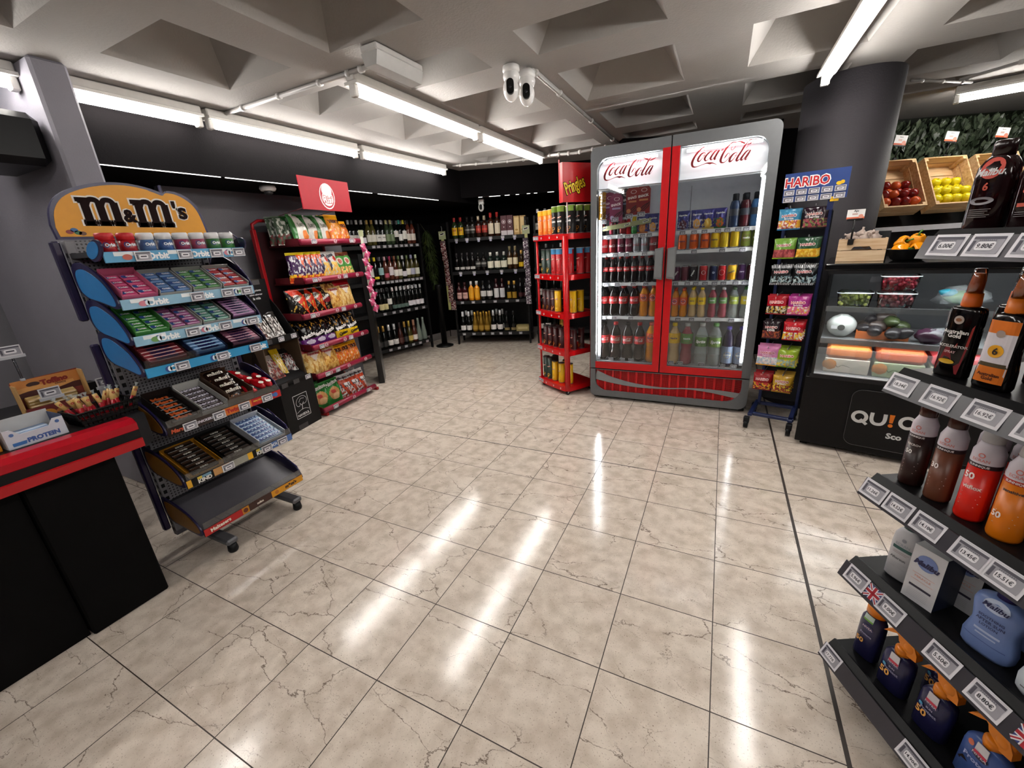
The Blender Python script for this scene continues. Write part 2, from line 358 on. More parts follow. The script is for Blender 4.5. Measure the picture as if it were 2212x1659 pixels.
COKE = [[(70, 98, 5.5), (78, 110, 4.4), (73, 117, 4.9), (57, 113, 8.8), (34, 94, 12.1), (12, 64, 13.7), (0, 34, 15.5), (2, 12, 13.3), (14, 2, 8.8), (35, 2, 4.0), (61, 9, 3.1), (86, 15, 4.9), (101, 16, 8.8), (115, 13, 13.3), (130, 13, 7.1), (158, 0, 1.3)], [(75, 85, 4.0), (56, 78, 9.9), (39, 56, 13.3), (36, 39, 12.1), (46, 34, 7.7), (58, 45, 4.4), (73, 62, 3.5), (79, 77, 3.5), (75, 85, 3.5)], [(65, 74, 2.7), (72, 65, 3.1), (84, 65, 3.1)], [(116, 73, 4.9), (122, 82, 3.5), (118, 87, 4.4), (107, 82, 8.8), (90, 67, 11.0), (79, 48, 13.3), (83, 35, 9.9), (93, 33, 4.9), (108, 45, 2.7), (114, 51, 2.2)], [(154, 88, 4.4), (140, 82, 9.9), (122, 58, 12.1), (116, 42, 13.3), (122, 34, 7.7), (134, 43, 3.1), (151, 72, 2.7), (162, 87, 3.1)], [(167, 88, 9.9), (154, 65, 11.0), (141, 40, 12.1), (142, 33, 7.7), (152, 39, 2.7), (169, 59, 1.8)], [(179, 83, 6.6), (192, 89, 6.6)], [(199, 29, 1.3), (208, 42, 7.7), (216, 54, 6.6), (225, 61, 4.0), (233, 52, 3.1), (230, 33, 3.1), (215, 16, 3.1), (201, 7, 4.9), (185, 10, 11.0), (180, 25, 15.0), (188, 54, 13.7), (206, 88, 11.0), (227, 110, 8.4), (245, 121, 6.2), (264, 120, 3.5)], [(264, 120, 3.1), (268, 111, 2.7), (261, 91, 2.7), (248, 77, 3.1), (239, 81, 3.1), (242, 95, 2.7), (255, 113, 2.7), (267, 119, 2.2), (283, 121, 4.9), (300, 115, 11.0), (320, 105, 11.0)], [(332, 98, 5.7), (349, 102, 8.4), (369, 110, 4.9), (383, 125, 0.9)], [(271, 60, 4.0), (254, 51, 9.9), (239, 32, 13.3), (235, 12, 13.3), (242, 8, 8.8), (258, 21, 4.0), (272, 42, 3.5), (276, 55, 3.5), (271, 60, 4.0)], [(262, 48, 2.7), (268, 39, 3.1), (281, 40, 2.7)], [(354, 112, 3.1), (356, 121, 3.1), (349, 123, 4.0), (334, 112, 6.6), (319, 93, 9.9), (302, 62, 11.0), (286, 36, 12.1), (277, 14, 13.3), (282, 7, 8.8), (296, 16, 3.1)], [(339, 91, 2.7), (322, 70, 2.2), (305, 49, 2.2), (296, 39, 1.8)], [(347, 64, 4.4), (331, 56, 9.9), (313, 33, 12.1), (304, 15, 13.3), (309, 8, 7.7), (323, 19, 3.1), (341, 46, 2.7), (353, 62, 3.1)], [(355, 63, 9.9), (344, 39, 11.0), (330, 16, 12.1), (331, 8, 7.7), (340, 12, 2.7), (357, 34, 1.8)]]
def coke(mb, x, z, sc_, k, S=None, n=4, rot=0):
    """script logo, x z = lower left corner, sc_ = width / 383 mm"""
    for st in COKE: mb.stroke([(x+p[0]*sc_/1000, z+p[1]*sc_/1000, p[2]*sc_/1000) for p in st], k, S, n)
def price(mb, u, z, w_=.05, h_=.03, t=None, S=None, y=-.002):
    """electronic price tag: white case, grey screen, dark strip, white pill with the price"""
    if S is None: mb.box(u-w_/2, y-.004, z-h_/2, u+w_/2, y, z+h_/2, 'd2d0d4'); S0 = y-.0045
    else: S0 = S
    f = lambda d: (lambda a, b: (a, S0-d, b))
    mb.rect(u-w_*.44, z-h_*.40, u+w_*.44, z+h_*.38, '9a98a0', f(.0003)); mb.rect(u-w_*.44, z+h_*.27, u+w_*.44, z+h_*.40, '4c4a55', f(.0006)); mb.rect(u-w_*.42, z-h_*.3, u-w_*.33, z+h_*.2, '4c4a55', f(.0006))
    mb.poly(rrect(u-w_*.27, z-h_*.24, u+w_*.27, z+h_*.16, h_*.12, 3), 'e6e4e8', f(.0008))
    if t:
        for i in range(9): mb.rect(u-w_*.24+i*w_*.055, z+h_*.18, u-w_*.24+i*w_*.055+w_*.025, z+h_*.25, '6a6874', f(.0009))
        mb.text(t, 1, '26242e', f(.0012), u, z-h_*.04, bold=.02, w=w_*.46)
    else: mb.rect(u-w_*.18, z-h_*.09, u+w_*.18, z+h_*.04, '3a3844', f(.0011))
# ================================================================== ROOM SHELL
mb = MB(); mb.box(-5.6, -4.2, -.1, 4.3, 7.2, 0, 'floor'); struct('floor', mb)
# coffered ceiling
mb = MB()
cols = [(-2.565, -2.05), (-1.77, -1.215), (-.945, -.315), (.034, .60), (.895, 1.46), (1.75, 2.32), (2.6, 3.2)]
rows = [(-2.4, -1.85), (-1.5, -.95), (-.6, -.02), (.30, .937), (1.20, 1.77), (2.07, 2.375), (2.665, 3.27), (3.59, 4.165), (4.41, 4.72)]
xs = sorted({-3.07, 4.3, *[a for c in cols for a in c]}); ys = sorted({-4.2, 7.2, *[a for c in rows for a in c]})
for i in range(len(xs)-1):
    for j in range(len(ys)-1):
        x0, x1, y0, y1 = xs[i], xs[i+1], ys[j], ys[j+1]
        if (x0, x1) in cols and (y0, y1) in rows:
            dx, dy, h = (x1-x0)*.32, (y1-y0)*.32, .27
            vs = [(x0, y0, ZC), (x1, y0, ZC), (x1, y1, ZC), (x0, y1, ZC), (x0+dx, y0+dy, ZC+h), (x1-dx, y0+dy, ZC+h), (x1-dx, y1-dy, ZC+h), (x0+dx, y1-dy, ZC+h)]
            mb.add(vs, [(0, 4, 5, 1), (1, 5, 6, 2), (2, 6, 7, 3), (3, 7, 4, 0), (4, 7, 6, 5)], 'ceil')
        else: mb.add([(x0, y0, ZC), (x1, y0, ZC), (x1, y1, ZC), (x0, y1, ZC)], [(0, 3, 2, 1)], 'ceil')
mb.box(-5.6, -4.2, ZC+.36, 4.3, 7.2, ZC+.42, 'ceil')
struct('ceiling', mb)
# soffits over the wall units, black
zs = 1.925
mb = MB(); mb.box(-5.6, 1.16, zs, -3.07, 7.2, ZC+.27, 'wallblack'); struct('trim_1', mb)
mb = MB(); mb.prism([(-3.07, 4.905), (-1.9, 5.363), (4.3, 5.363+1.9), (4.3, 7.2), (-3.07, 7.2)], 1.975, ZC+.27, 'wallblack', 'z'); struct('trim_2', mb)
# walls
def wall(name, a, b, z0, z1, k, th=.12):
    F = frame(*a, *b); L = math.hypot(b[0]-a[0], b[1]-a[1]); mb = MB(); mb.box(0, 0, z0, L, th, z1, k); return struct(name, mb, F)
wall('wall_left', (-3.64, 1.80), (-3.64, 3.34), 0, ZC, 'wallgrey')
wall('wall_left_rear', (-3.70, 1.16), (-3.70, 1.80), 0, ZC, 'wallblack')
wall('wall_left_step', (-3.64, 3.34), (-4.50, 3.50), 0, ZC, 'wallblack')
wall('wall_left_far', (-4.50, 3.50), (-3.91, 5.555), 0, ZC, 'wallblack')
wall('wall_back', (-3.93, 5.548), (-.6, 6.84), 0, ZC, 'wallblack')
wall('wall_back_middle', (-.98, 4.62), (.95, 5.64), 0, ZC, 'wallblack')
wall('wall_back_right', (.92, 5.63), (4.3, 7.08), 0, ZC, 'wallblack')
wall('wall_right', (4.2, 7.0), (4.2, -4.1), 0, ZC, 'wallgrey')
wall('wall_front', (4.2, -4.1), (-5.5, -4.1), 0, ZC, 'wallgrey')
wall('wall_left_near', (-4.6, -4.1), (-4.6, 1.2), 0, ZC, 'wallgrey')
mb = MB(); mb.box(0, -.012, 0, 1.9, 0, .10, '8d8986'); struct('baseboard_back', mb, frame(-3.93, 5.548, -.6, 6.84))
mb = MB(); mb.box(0, -.012, 0, 2.1, 0, .10, '8d8986'); struct('baseboard_left', mb, frame(-4.50, 3.50, -3.91, 5.555))
# left pier behind the sweets stand
mb = MB(); mb.box(-4.5, 1.03, 0, -2.80, 1.165, ZC, 'wallmid', .012); struct('wall_left_pier', mb)
# round column
mb = MB(); mb.lathe([(.275, 0), (.275, ZC)], 'colgrey', 48, (.685, 3.98, 0)); struct('trim_3', mb)
# wooden wall rail behind
mb = MB(); mb.box(0, -.03, 1.18, 1.5, 0, 1.225, 'wood2', .006); mb.box(.95, -.012, .5, 1.12, 0, 1.18, 'wood2'); struct('trim_4', mb, frame(-3.64, 1.82, -3.64, 3.36))
# green leaf wall
FG = frame(1.05, 5.61, 2.142, 6.08)
mb = MB(); mb.box(-.5, 0, .9, 3.1, .03, ZC-.003, '14180f'); gw = tag(link('leaf_wall', mb.mesh('leaf_wall'), None, FG), 'dark green artificial leaf wall panel behind the fruit crates', 'plant wall')
mb = MB()
for i in range(5200):
    x, z = R.uniform(-.1, 3.0), R.uniform(1.25, ZC-.01); a = R.uniform(-.6, .6)+pi; l, wd = R.uniform(.06, .1), R.uniform(.022, .036); t = R.uniform(-.9, .9); y = -R.uniform(0.005, .07)
    M = T(x, y, z) @ RY(a) @ RX(R.uniform(-.9, .1)) @ RZ(t); k = R.choice(['56624e,.35', '46533f,.35', '647059,.35', '343f2e,.35'])
    vs = [M @ Vector(q) for q in ((0, 0, 0), (wd*.8, -.006, l*.35), (wd*.5, -.004, l*.75), (0, .004, l), (-wd*.5, -.004, l*.75), (-wd*.8, -.006, l*.35), (0, .008, l*.4))]
    vs = [v if v.z < ZC-.004 else Vector((v.x, v.y, ZC-.004)) for v in vs]
    mb.add(vs, [(0, 1, 6), (1, 2, 6), (2, 3, 6), (3, 4, 6), (4, 5, 6), (5, 0, 6)], k)
fo = part(gw, 'foliage', mb); fo['kind'] = 'stuff'

# ------------------------------------------------------------------ fluorescent lamps
def lamp(x, y0, y1, label, M=None, z=ZT, tray=True):
    """batten along local y"""
    L = y1-y0; r = empty('fluorescent_lamp', (M or I4) @ T(x, (y0+y1)/2, z), label, 'ceiling lamp', 'fluorescent tube lamps on the ceiling')
    m = MB(); m.box(-.03, -L/2-.03, .045, .03, L/2+.03, ZC-z-.004, 'c9c5bf', .006); m.box(-.045, -L/2-.03, .03, .045, L/2+.03, .045, 'd5d2cc'); part(r, 'housing', m)
    m = MB(); m.tube([(0, -L/2, 0), (0, L/2, 0)], .017, 'tube', 12); part(r, 'tube', m)
    for sgn in (-1, 1):
        m = MB(); m.box(-.022, sgn*L/2-.028 if sgn < 0 else L/2-.004, -.024, .022, -L/2+.004 if sgn < 0 else L/2+.028, .045, 'd8d6d2', .005); part(r, 'lamp_holder', m)
for y0, y1, l in ((1.215, 1.78, 'first tube lamp of the left wall row, beside the grey pier'), (1.87, 3.05, 'long second tube lamp of the left wall row'), (3.16, 4.40, 'farthest tube lamp of the left wall row above the snack stand'), (-.48, .998, 'tube lamp left of the grey pier, above the counter')):
    lamp(-2.965, y0, y1, l)
for y0, y1, l in ((1.985, 3.23, 'nearer tube lamp of the middle ceiling row'), (3.33, 4.60, 'farther tube lamp of the middle ceiling row'), (-1.9, -.6, 'tube lamp of the middle row behind the viewer')):
    lamp(-1.845, y0, y1, l)
for y0, y1, l in ((2.28, 3.50, 'bright tube lamp near the round grey column'), (.95, 2.17, 'tube lamp directly above the viewer, right ceiling row'), (-1.6, -.3, 'tube lamp of the right row behind the viewer')):
    lamp(.465, y0, y1, l)
lamp(0, 0, 1.35, 'tube lamp above the fruit crates at right', T(1.484, 4.72, 0) @ RZ(-pi/2-.19+.0))
lamp(2.4, -1.5, 0, 'tube lamp at the far right behind the shelf')
lamp(2.4, .6, 2.0, 'tube lamp at the right above the sunscreen shelf')
# emergency light
r = empty('emergency_light', T(-1.545, 1.955, ZC-.003) @ RZ(-.02), 'grey boxy emergency light on the ceiling by the middle lamp row', 'emergency light')
m = MB(); m.box(-.05, -.17, -.03, .05, .17, 0, 'c4c2bf', .006); part(r, 'base', m)
m = MB(); m.prism([(-.05, -.03), (.05, -.03), (.035, -.085), (-.035, -.085)], -.165, .165, 'bdbcb9,.25', 'y'); m.box(-.052, -.15, -.05, -.046, .15, -.035, 'ledline'); part(r, 'diffuser', m)
# conduits
def pipe(pts, label, r_=.009, clips=3):
    m = MB(); m.tube(pts, r_, 'a9a6a2,.4', 8)
    for i in range(len(pts)-1):
        a, b = Vector(pts[i]), Vector(pts[i+1])
        for c in range(clips):
            p = a.lerp(b, (c+.5)/clips); d = (b-a).normalized()*.012; m.tube([p-d, p+d], r_*1.5, 'b5b2ae', 8)
    tag(link('conduit', m.mesh('conduit')), label, 'cable conduit')
pipe([(-2.93, 1.96, ZC-.012), (-1.90, 1.96, ZC-.012), (-1.62, 1.955, ZC-.012)], 'grey conduit on the ceiling from left lamps to emergency light', .012)
pipe([(-1.06, 2.47, ZC-.02), (-1.03, 2.56, ZC-.012), (-1.06, 4.9, ZC-.012)], 'grey conduit on the ceiling from white cameras to back wall', .014)
pipe([(-2.9, 4.50, ZC-.014), (-2.4, 4.72, ZC-.014), (-1.86, 4.86, ZC-.014), (-1.2, 4.9, ZC-.014)], 'grey conduit along the top of the black back soffit', .012)
pipe([(-1.82, 4.66, ZC-.03), (-1.5, 4.68, ZC-.05), (-1.1, 4.70, ZC-.03)], 'short bent conduit at the far end of the middle lamps', .014)
pipe([(1.06, 4.25, ZC-.012), (1.50, 4.62, ZC-.012)], 'short conduit between round column and right lamp', .008)
pipe([(1.35, 4.36, ZC-.035), (2.6, 3.1, ZC-.035)], 'dark conduit crossing the ceiling at right', .01)
# dome cameras
def cam_ball(M, s, label, look=0.0):
    r = empty('security_camera', M, label, 'security camera')
    m = MB(); m.lathe([(.03*s, 0), (.045*s, -.008*s), (.047*s, -.03*s), (.035*s, -.045*s)], 'dcdad8,.25', 20); m.ell((0, 0, -.055*s), .045*s, .045*s, .045*s, 'e4e2e0,.2', 16, 10); part(r, 'mount', m)
    m = MB(); m.ell((0, 0, 0), .043*s, .043*s, .06*s, 'e4e2e0,.2', 18, 12); hd = part(r, 'head', m, T(0, -.012*s, -.115*s) @ RZ(look) @ RX(-.1))
    m = MB(); m.prism(rrect(-.02*s, -.04*s, .02*s, .035*s, .02*s, 6), -.046*s, -.03*s, '0a0a0b,.15'); m.ell((0, -.043*s, -.005*s), .009*s, .006*s, .009*s, '1c1c22,.1', 12, 6); link('lens_window', m.mesh('lens_window'), hd)
cam_ball(T(-1.115, 2.40, ZC), 1.0, 'white security camera, left one of the ceiling pair', .35)
cam_ball(T(-1.055, 2.475, ZC-.015), 1.0, 'white security camera, right one of the ceiling pair', .35)
cam_ball(T(-2.965, 5.22, 1.975), .9, 'small white security camera under the black back soffit', .4)
r = empty('smoke_detector', T(-3.25, 2.36, zs), 'white dome detector under the left black soffit', 'detector')
m = MB(); m.lathe([(.055, 0), (.06, -.02), (.05, -.035)], 'cfcdcb', 20); part(r, 'base', m)
m = MB(); m.lathe([(.03, -.035), (.034, -.05), (.02, -.062)], '2a2a2c,.2', 16); part(r, 'sensor', m)
m = MB()
for a, b in ((1.18, 1.9), (1.93, 2.5), (2.52, 3.30), (3.38, 4.38)): m.box(-3.066, a, zs-.006, -3.060, b, zs-.002, 'ledline')
tag(link('led_strip', m.mesh('led_strip')), 'thin glowing led strip along the left black soffit edge', 'led strip')
m = MB(); F = frame(-3.07, 4.905, -1.9, 5.363)
for a, b in ((.22, .27), (.36, .5), (.56, .62), (.70, .74), (.84, .88), (.93, .97), (1.1, 1.18)): m.box(a, -.008, 1.968, b, 0, 1.973, 'ledline')
m.box(.2, -.004, 1.974, 1.2, 0, 1.9748, '1a1a1a'); tag(link('led_strip', m.mesh('led_strip'), None, F), 'broken thin led strip along the back black soffit edge', 'led strip')
# black box on the pier
r = empty('wall_speaker', T(-2.86, .82, 1.965), 'black rounded box with sagging cover high on the grey pier', 'speaker box')
m = MB(); m.box(-.42, -.10, -.11, .0, .20, .11, '0c0a0c,.35', .03); part(r, 'body', m)
m = MB(); m.box(-.38, -.12, -.07, -.06, -.10, .07, '141214,.3', .01); part(r, 'cover', m)
# ================================================================== ITEM KINDS
def bottle(H, r, glass, cap, prof=None, neck=.014, sh=.62, caph=.24, label=None, lz=(.12, .42), lang=1.15, text=None, tcol='1c1a1c', tsize=.012, extra=None, n=16, capr=None, sq=0, sy=1, band=None, bold=.02, neck2=None):
    """glass or plastic bottle: body, cap and (curved) label; lz and sh are fractions of H"""
    b = MB()
    P = prof or [(r*.86, 0), (r, .012), (r, sh*H*.93), (r*.93, sh*H), (r*.55, sh*H+.045*H/.3), (neck*1.05, sh*H+.07*H/.3), (neck, H*(1-caph)), (neck, H-.002)]
    b.lathe(P, glass, n, sx=1, sy=sy, sq=sq); ps = [('body', b)]
    c = MB(); cr = capr or neck*1.12; c.lathe([(cr, H*(1-caph)), (cr, H-.002), (cr*.8, H)], cap, n); ps.append(('cap', c))
    if label:
        l = MB(); rr = r+.0008; u = lang*rr; S = cyl(rr) if sy == 1 else (lambda a, v: (rr*math.sin(a/rr), -rr*sy*math.cos(a/rr), v))
        l.rect(-u, lz[0]*H, u, lz[1]*H, label, S, 12)
        S2 = cyl(rr+.0008) if sy == 1 else (lambda a, v: ((rr+.0008)*math.sin(a/rr), -(rr+.0008)*sy*math.cos(a/rr), v))
        if band: l.rect(-u, H*(lz[0]+(lz[1]-lz[0])*band[0]), u, H*(lz[0]+(lz[1]-lz[0])*band[1]), band[2], S2, 12)
        if text: l.text(text, 1, tcol, (lambda a, v: tuple(q*1.0 for q in ((rr+.0014)*math.sin(a/rr), -(rr+.0014)*sy*math.cos(a/rr), v))), 0, H*(lz[0]+(lz[1]-lz[0])*.6), bold=bold, w=r*1.25)
        if extra: extra(l, S2, H, r)
        ps.append(('label', l))
    return kind(*ps)
def pet(H, r, liquid, cap, label, lz=(.45, .66), text=None, tcol='f4f2f0', liqn=None, logo=None, shear=0.0, waist=True, blob=None, bc=None, tw=1.2):
    """plastic soda bottle with waist, screw cap and wrap-around label"""
    b = MB()
    w1 = .82 if waist else .97
    P = [(r*.72, 0), (r*.98, .03*H), (r, .12*H), (r*.97, .22*H), (r*w1, .38*H), (r*.97, lz[0]*H), (r*.99, lz[1]*H), (r*.86, .76*H), (r*.5, .87*H), (r*.36, .915*H), (r*.36, .93*H)]
    b.lathe(P, liquid, 16); c = MB(); c.lathe([(r*.44, .925*H), (r*.44, .99*H), (r*.38, H)], cap, 14)
    l = MB(); rr = r*.99+.001; S = cyl(rr); n = 20; u = pi*rr; l.rect(-u, lz[0]*H, u, lz[1]*H, label, S, n); S2 = cyl(rr+.0008); S3 = cyl(rr+.0016); zc_ = H*(lz[0]+lz[1])/2
    if blob: l.disc(0, zc_, blob[1]*r, blob[0], S2, blob[2]*r if len(blob) > 2 else None)
    if logo: coke(l, -r*1.02, zc_-r*.30, 2.04*r/.383, tcol, S3, 2)
    elif text: l.text(text, 1, tcol, S3, 0, zc_, bold=.045, shear=shear, w=r*tw)
    return kind(('bottle', b), ('cap', c), ('label', l))
def can(H, r, col, text=None, tcol='f2f0ee', logo=None, blob=None, rot=0, top='b9b9bd,.25,.8', bold=.04, tw=1.5, shear=0, stripe=None):
    b = MB(); b.lathe([(r*.78, 0, top), (r*.95, .008, col), (r, .018, col), (r, H-.018, col), (r*.84, H-.004, top), (r*.86, H, top), (r*.80, H-.001, top), (r*.78, H-.006, top)], col, 18)
    g = MB(); S = cyl(r+.0008); S2 = cyl(r+.0016)
    if stripe: g.rect(-1.6*r, stripe[0]*H, 1.6*r, stripe[1]*H, stripe[2], S, 14)
    if blob: g.disc(0, H*.55, blob[1]*r, blob[0], S)
    if logo: coke(g, -r*1.05, H*.42, 2.1*r/.383, tcol, S2, 2)
    elif text: g.text(text, 1, tcol, S2, 0, H*.55, bold=bold, w=r*tw, rot=rot, shear=shear)
    return kind(('can', b), ('print', g)) if g.v else kind(('can', b))
def des(layers):
    def f(u, v, i, j):
        k = layers[0]
        for L in layers[1:]:
            t = L[0]
            if t == 'band' and L[1] <= v <= L[2]: k = L[3]
            elif t == 'blob' and ((u-L[1])/L[3])**2+((v-L[2])/L[4])**2 < 1: k = L[5]
            elif t == 'speck' and L[1] <= v <= L[2] and noise.noise(Vector((u*4.4+L[5], v*7.6, L[5])))+.4*noise.noise(Vector((u*10+L[5], v*16, L[5]))) > L[4]: k = L[3]
            elif t == 'diag' and L[1] <= u*.5+v <= L[2]: k = L[3]
            elif t == 'side' and L[1] <= u <= L[2]: k = L[3]
            elif t == 'tri' and v > L[1] and v < L[2] and abs(u) < (v-L[1])/(L[2]-L[1])*L[3]: k = L[4]
        return k
    return f
def bag(w_, h, t, layers, texts=(), seed=0, nx=14, nz=20, crimp=.055, hang=False, extra=None):
    nx, nz = int(nx*2.1), int(nz*2.1)
    """pillow pack standing on z=0, front towards -y"""
    D = des(layers)
    def surf(u, v, sd):
        e = 0 if v < crimp or v > 1-crimp else math.sin(pi*(v-crimp)/(1-2*crimp))**.5
        d = t/2*e*(max(0, 1-abs(u)**2.4))**.6; n = noise.noise(Vector((u*2.2+seed, v*3.1, seed*1.7+sd)))*t*.16*(e > 0) + noise.noise(Vector((u*6+seed, v*9, sd)))*t*.05
        return (u*w_/2*(1-.05*e), -sd*(d+.0008)-n*min(1, d/(t*.2+1e-6)), v*h)
    vs = []; fs = []; ks = []
    for sd in (1, -1):
        if sd < 0: nx, nz = nx//3, nz//3
        o = len(vs)
        for j in range(nz+1):
            for i in range(nx+1): vs.append(surf(-1+2*i/nx, j/nz, sd))
        for j in range(nz):
            for i in range(nx):
                a = o+j*(nx+1)+i; fs.append((a, a+1, a+nx+2, a+nx+1)); ks.append(D(-1+2*(i+.5)/nx, (j+.5)/nz, i, j))
    m = MB(); m.add(vs, fs, ks, True); S = lambda x, z: (lambda p: (p[0], p[1]-.0022, p[2]))(surf(max(-1, min(1, x/(w_/2))), max(0, min(1, z/h)), 1))
    g = MB()
    for tx in texts: g.text(tx[0], 1, tx[4] if len(tx) > 4 else 'f4f2ee', S, tx[1]*w_/2, tx[2]*h, bold=.05, w=tx[3]*w_, rot=tx[5] if len(tx) > 5 else 0)
    if extra: extra(g, S)
    return kind(('packet', m), ('print', g)) if g.v else kind(('packet', m))
GL = '0b0d0b,.12'   # dark glass
# ================================================================== FRIDGE
FR = T(-.975, 3.468, 0); W = 1.25
fr = empty('drinks_cooler', FR, 'tall grey and red two-door drinks cooler with white script logos', 'drinks cooler')
m = MB(); FH = 2.035; DP = .50
G1 = '606264,.4'; RED = 'b8000c,.35'; INW = 'dcdce0,.4'
m.box(.0, .04, .06, .03, DP, FH, G1); m.box(W-.03, .04, .06, W, DP, FH, G1); m.box(0, .04, FH-.03, W, DP, FH, G1); m.box(0, .04, .03, W, DP, .30, '2a2b2d'); m.box(0, DP, .03, W, DP+.03, FH, '5a5c5e')
m.box(.03, DP-.02, .30, W-.03, DP, FH-.03, INW); m.box(.03, .05, .30, .036, DP, FH-.03, INW); m.box(W-.036, .05, .30, W-.03, DP, FH-.03, INW); m.box(.03, .05, FH-.04, W-.03, DP, FH-.03, INW); m.box(.03, .05, .30, W-.03, DP, .345, INW)
part(fr, 'cabinet', m)
for x in (.02, W-.05): m = MB(); m.box(x, .06, 0, x+.04, .1, .035, '151515'); part(fr, 'foot', m)
XM = .585     # middle gap
def door(x0, x1, left, nm):
    d = MB(); z0, z1 = .292, FH
    ro = [0, .05 if not left else .004, .05 if left else .004, 0]; ri = [.004, .09 if not left else .004, .09 if left else .004, .004]
    gx0, gx1 = (x0+.048, x1-.054) if left else (x0+.054, x1-.062); gz0, gz1 = .352, (1.955)
    frame_ring(d, rrect(x0, z0, x1, z1, ro), rrect(gx0, gz0, gx1, gz1, ri), 0, .035, G1)
    if left: d.box(gx1, -.003, z0+.0, x1-.0005, .001, gz1+.008, RED); d.box(gx0-.002, -.003, z0, gx1, .001, gz0, RED)
    else: d.box(x0+.0005, -.003, z0, gx0, .001, gz1+.008, RED); d.box(gx0, -.003, z0, gx1+.003, .001, gz0, RED)
    D = part(fr, 'door', d)
    g = MB(); g.prism(rrect(gx0-.002, gz0-.002, gx1+.002, gz1+.002, ri), .010, .014, 'glass'); link('glass_pane', g.mesh('glass_pane'), D)
    hx = x1-.072 if left else x0+.012
    h = MB(); h.prism([(hx, 1.06), (hx+.060, 1.05), (hx+.060, 1.29), (hx, 1.28)], -.035, -.003, '66686a,.4', 'y'); h.prism([(hx+.006, 1.075), (hx+.054, 1.065), (hx+.054, 1.275), (hx+.006, 1.265)], -.042, -.035, '707274,.4', 'y'); link('handle', h.mesh('handle'), D)
    p = MB(); p.prism(rrect(gx0, 1.735, gx1, gz1, ri), .064, .07, 'added_glow'); p.box(gx0, .012, 1.735, gx1, .064, 1.742, 'c0c0c4'); coke(p, .105 if left else .725, 1.815 if not left else 1.800, 1.0, 'b0121e', lambda u, v: (u, .0165, v), 5); link('logo_panel', p.mesh('logo_panel'), D)  # logo panel gets a faint glow of its own to look lit
    e = MB()
    for i in range(26):
        xx = gx0+.05+(gx1-gx0-.1)*i/25; e.box(xx-.004, .038, gz1-.030, xx+.004, .046, gz1-.020, 'led')
    e.box(gx0+.04, .046, gz1-.036, gx1-.04, .056, gz1-.016, 'd8d8dc'); link('led_bar', e.mesh('led_bar'), D)
    e = MB(); sx_ = gx0+.020 if left else gx1-.008
    N_ = 62
    for i in range(N_):
        zz = .42+1.28*i/(N_-1); r_ = .005 if left else .0018; h_ = .005 if left else .0025; e.box(sx_-r_, .036, zz-h_, sx_+r_, .045, zz+h_, 'led')
    e.box(sx_-.014, .045, .38, sx_+.012, .055, 1.74, 'c8c8cc'); link('led_bar', e.mesh('led_bar'), D)
door(0, XM-.004, True, 'left'); door(XM+.004, W, False, 'right')
m = MB()      # bottom grille
outer = rrect(0, .03, W, .282, [.07, .0, .0, .04]); inner = rrect(.045, .085, W-.05, .278, [.12, .004, .004, .10]); frame_ring(m, outer, inner, .0, .035, G1); part(fr, 'base_frame', m)
m = MB(); m.box(.045, .02, .08, W-.05, .03, .279, '1a0a0a')
for i in range(17): x = .055+i*.0675; m.box(x, .012, .08, x+.018, .022, .279, RED)
for i in range(16):
    x = .055+i*.0675+.018
    for a in range(1, 7): m.box(x+a*.0071-.0011, .014, .08, x+a*.0071+.0011, .02, .279, RED)
for j in range(26): m.box(.045, .015, .083+j*.0076, W-.05, .019, .0855+j*.0076, RED)
part(fr, 'grille', m)
m = MB(); m.stroke([(.048, .225, .085), (.2, .185, .055), (.40, .155, .034), (.62, .150, .014), (.80, .165, .012), (.98, .163, .028), (1.2, .140, .05)], '7e8082,.4', lambda u, v: (u, .009, v), 8); part(fr, 'wave_stripe', m)
m = MB(); m.box(.01, .03, .283, W-.01, .036, .2925, '060606'); m.box(XM-.004, .03, .29, XM+.004, .036, FH, '060606'); part(fr, 'gasket', m)
def wire_shelf(z, x0, x1, dy=.42, tags=()):
    s = MB(); s.box(x0, .062, z-.022, x1, .066, z+.004, 'f0f0f2,.3')
    n = int((x1-x0)/.022)
    for i in range(n+1): x = x0+(x1-x0)*i/n; s.box(x-.0015, .066, z-.006, x+.0015, dy, z-.003, 'dcdce0')
    for y in (.08, .24, .41): s.box(x0, y-.003, z-.010, x1, y+.003, z-.006, 'dcdce0')
    p = part(fr, 'shelf', s)
    for t in tags:
        g = MB(); price(g, t, z-.012, .042, .028, y=.060); link('price_tag', g.mesh('price_tag'), p)
SZL = [1.395, 1.255, 1.020, .742]
tl = [(.07, .135, .225, .285, .345, .40, .45), (.09, .19, .28, .42), (.12, .21, .34, .44), (.10, .19, .33), (.05, .17, .27, .345)]
tr = [(.69, .77, .84, .93, .99, 1.06, 1.11), (.78, .97, 1.10), (.665, .75, .81, .875, .94, 1.0, 1.08, 1.14), (.70, .80, .92, 1.08), (.67, .74, .90, 1.05, 1.13)]
for i, z in enumerate(SZL): wire_shelf(z, .045, XM-.03, tags=tl[i]); wire_shelf(z, XM+.03, W-.045, tags=tr[i])
s = MB(); s.box(.04, .055, .336, W-.04, .42, .350, 'c8c8cc'); p = part(fr, 'shelf', s)
for t in tl[4]+tr[4]: g = MB(); price(g, t, .368, .045, .028, y=.052); link('price_tag', g.mesh('price_tag'), p)
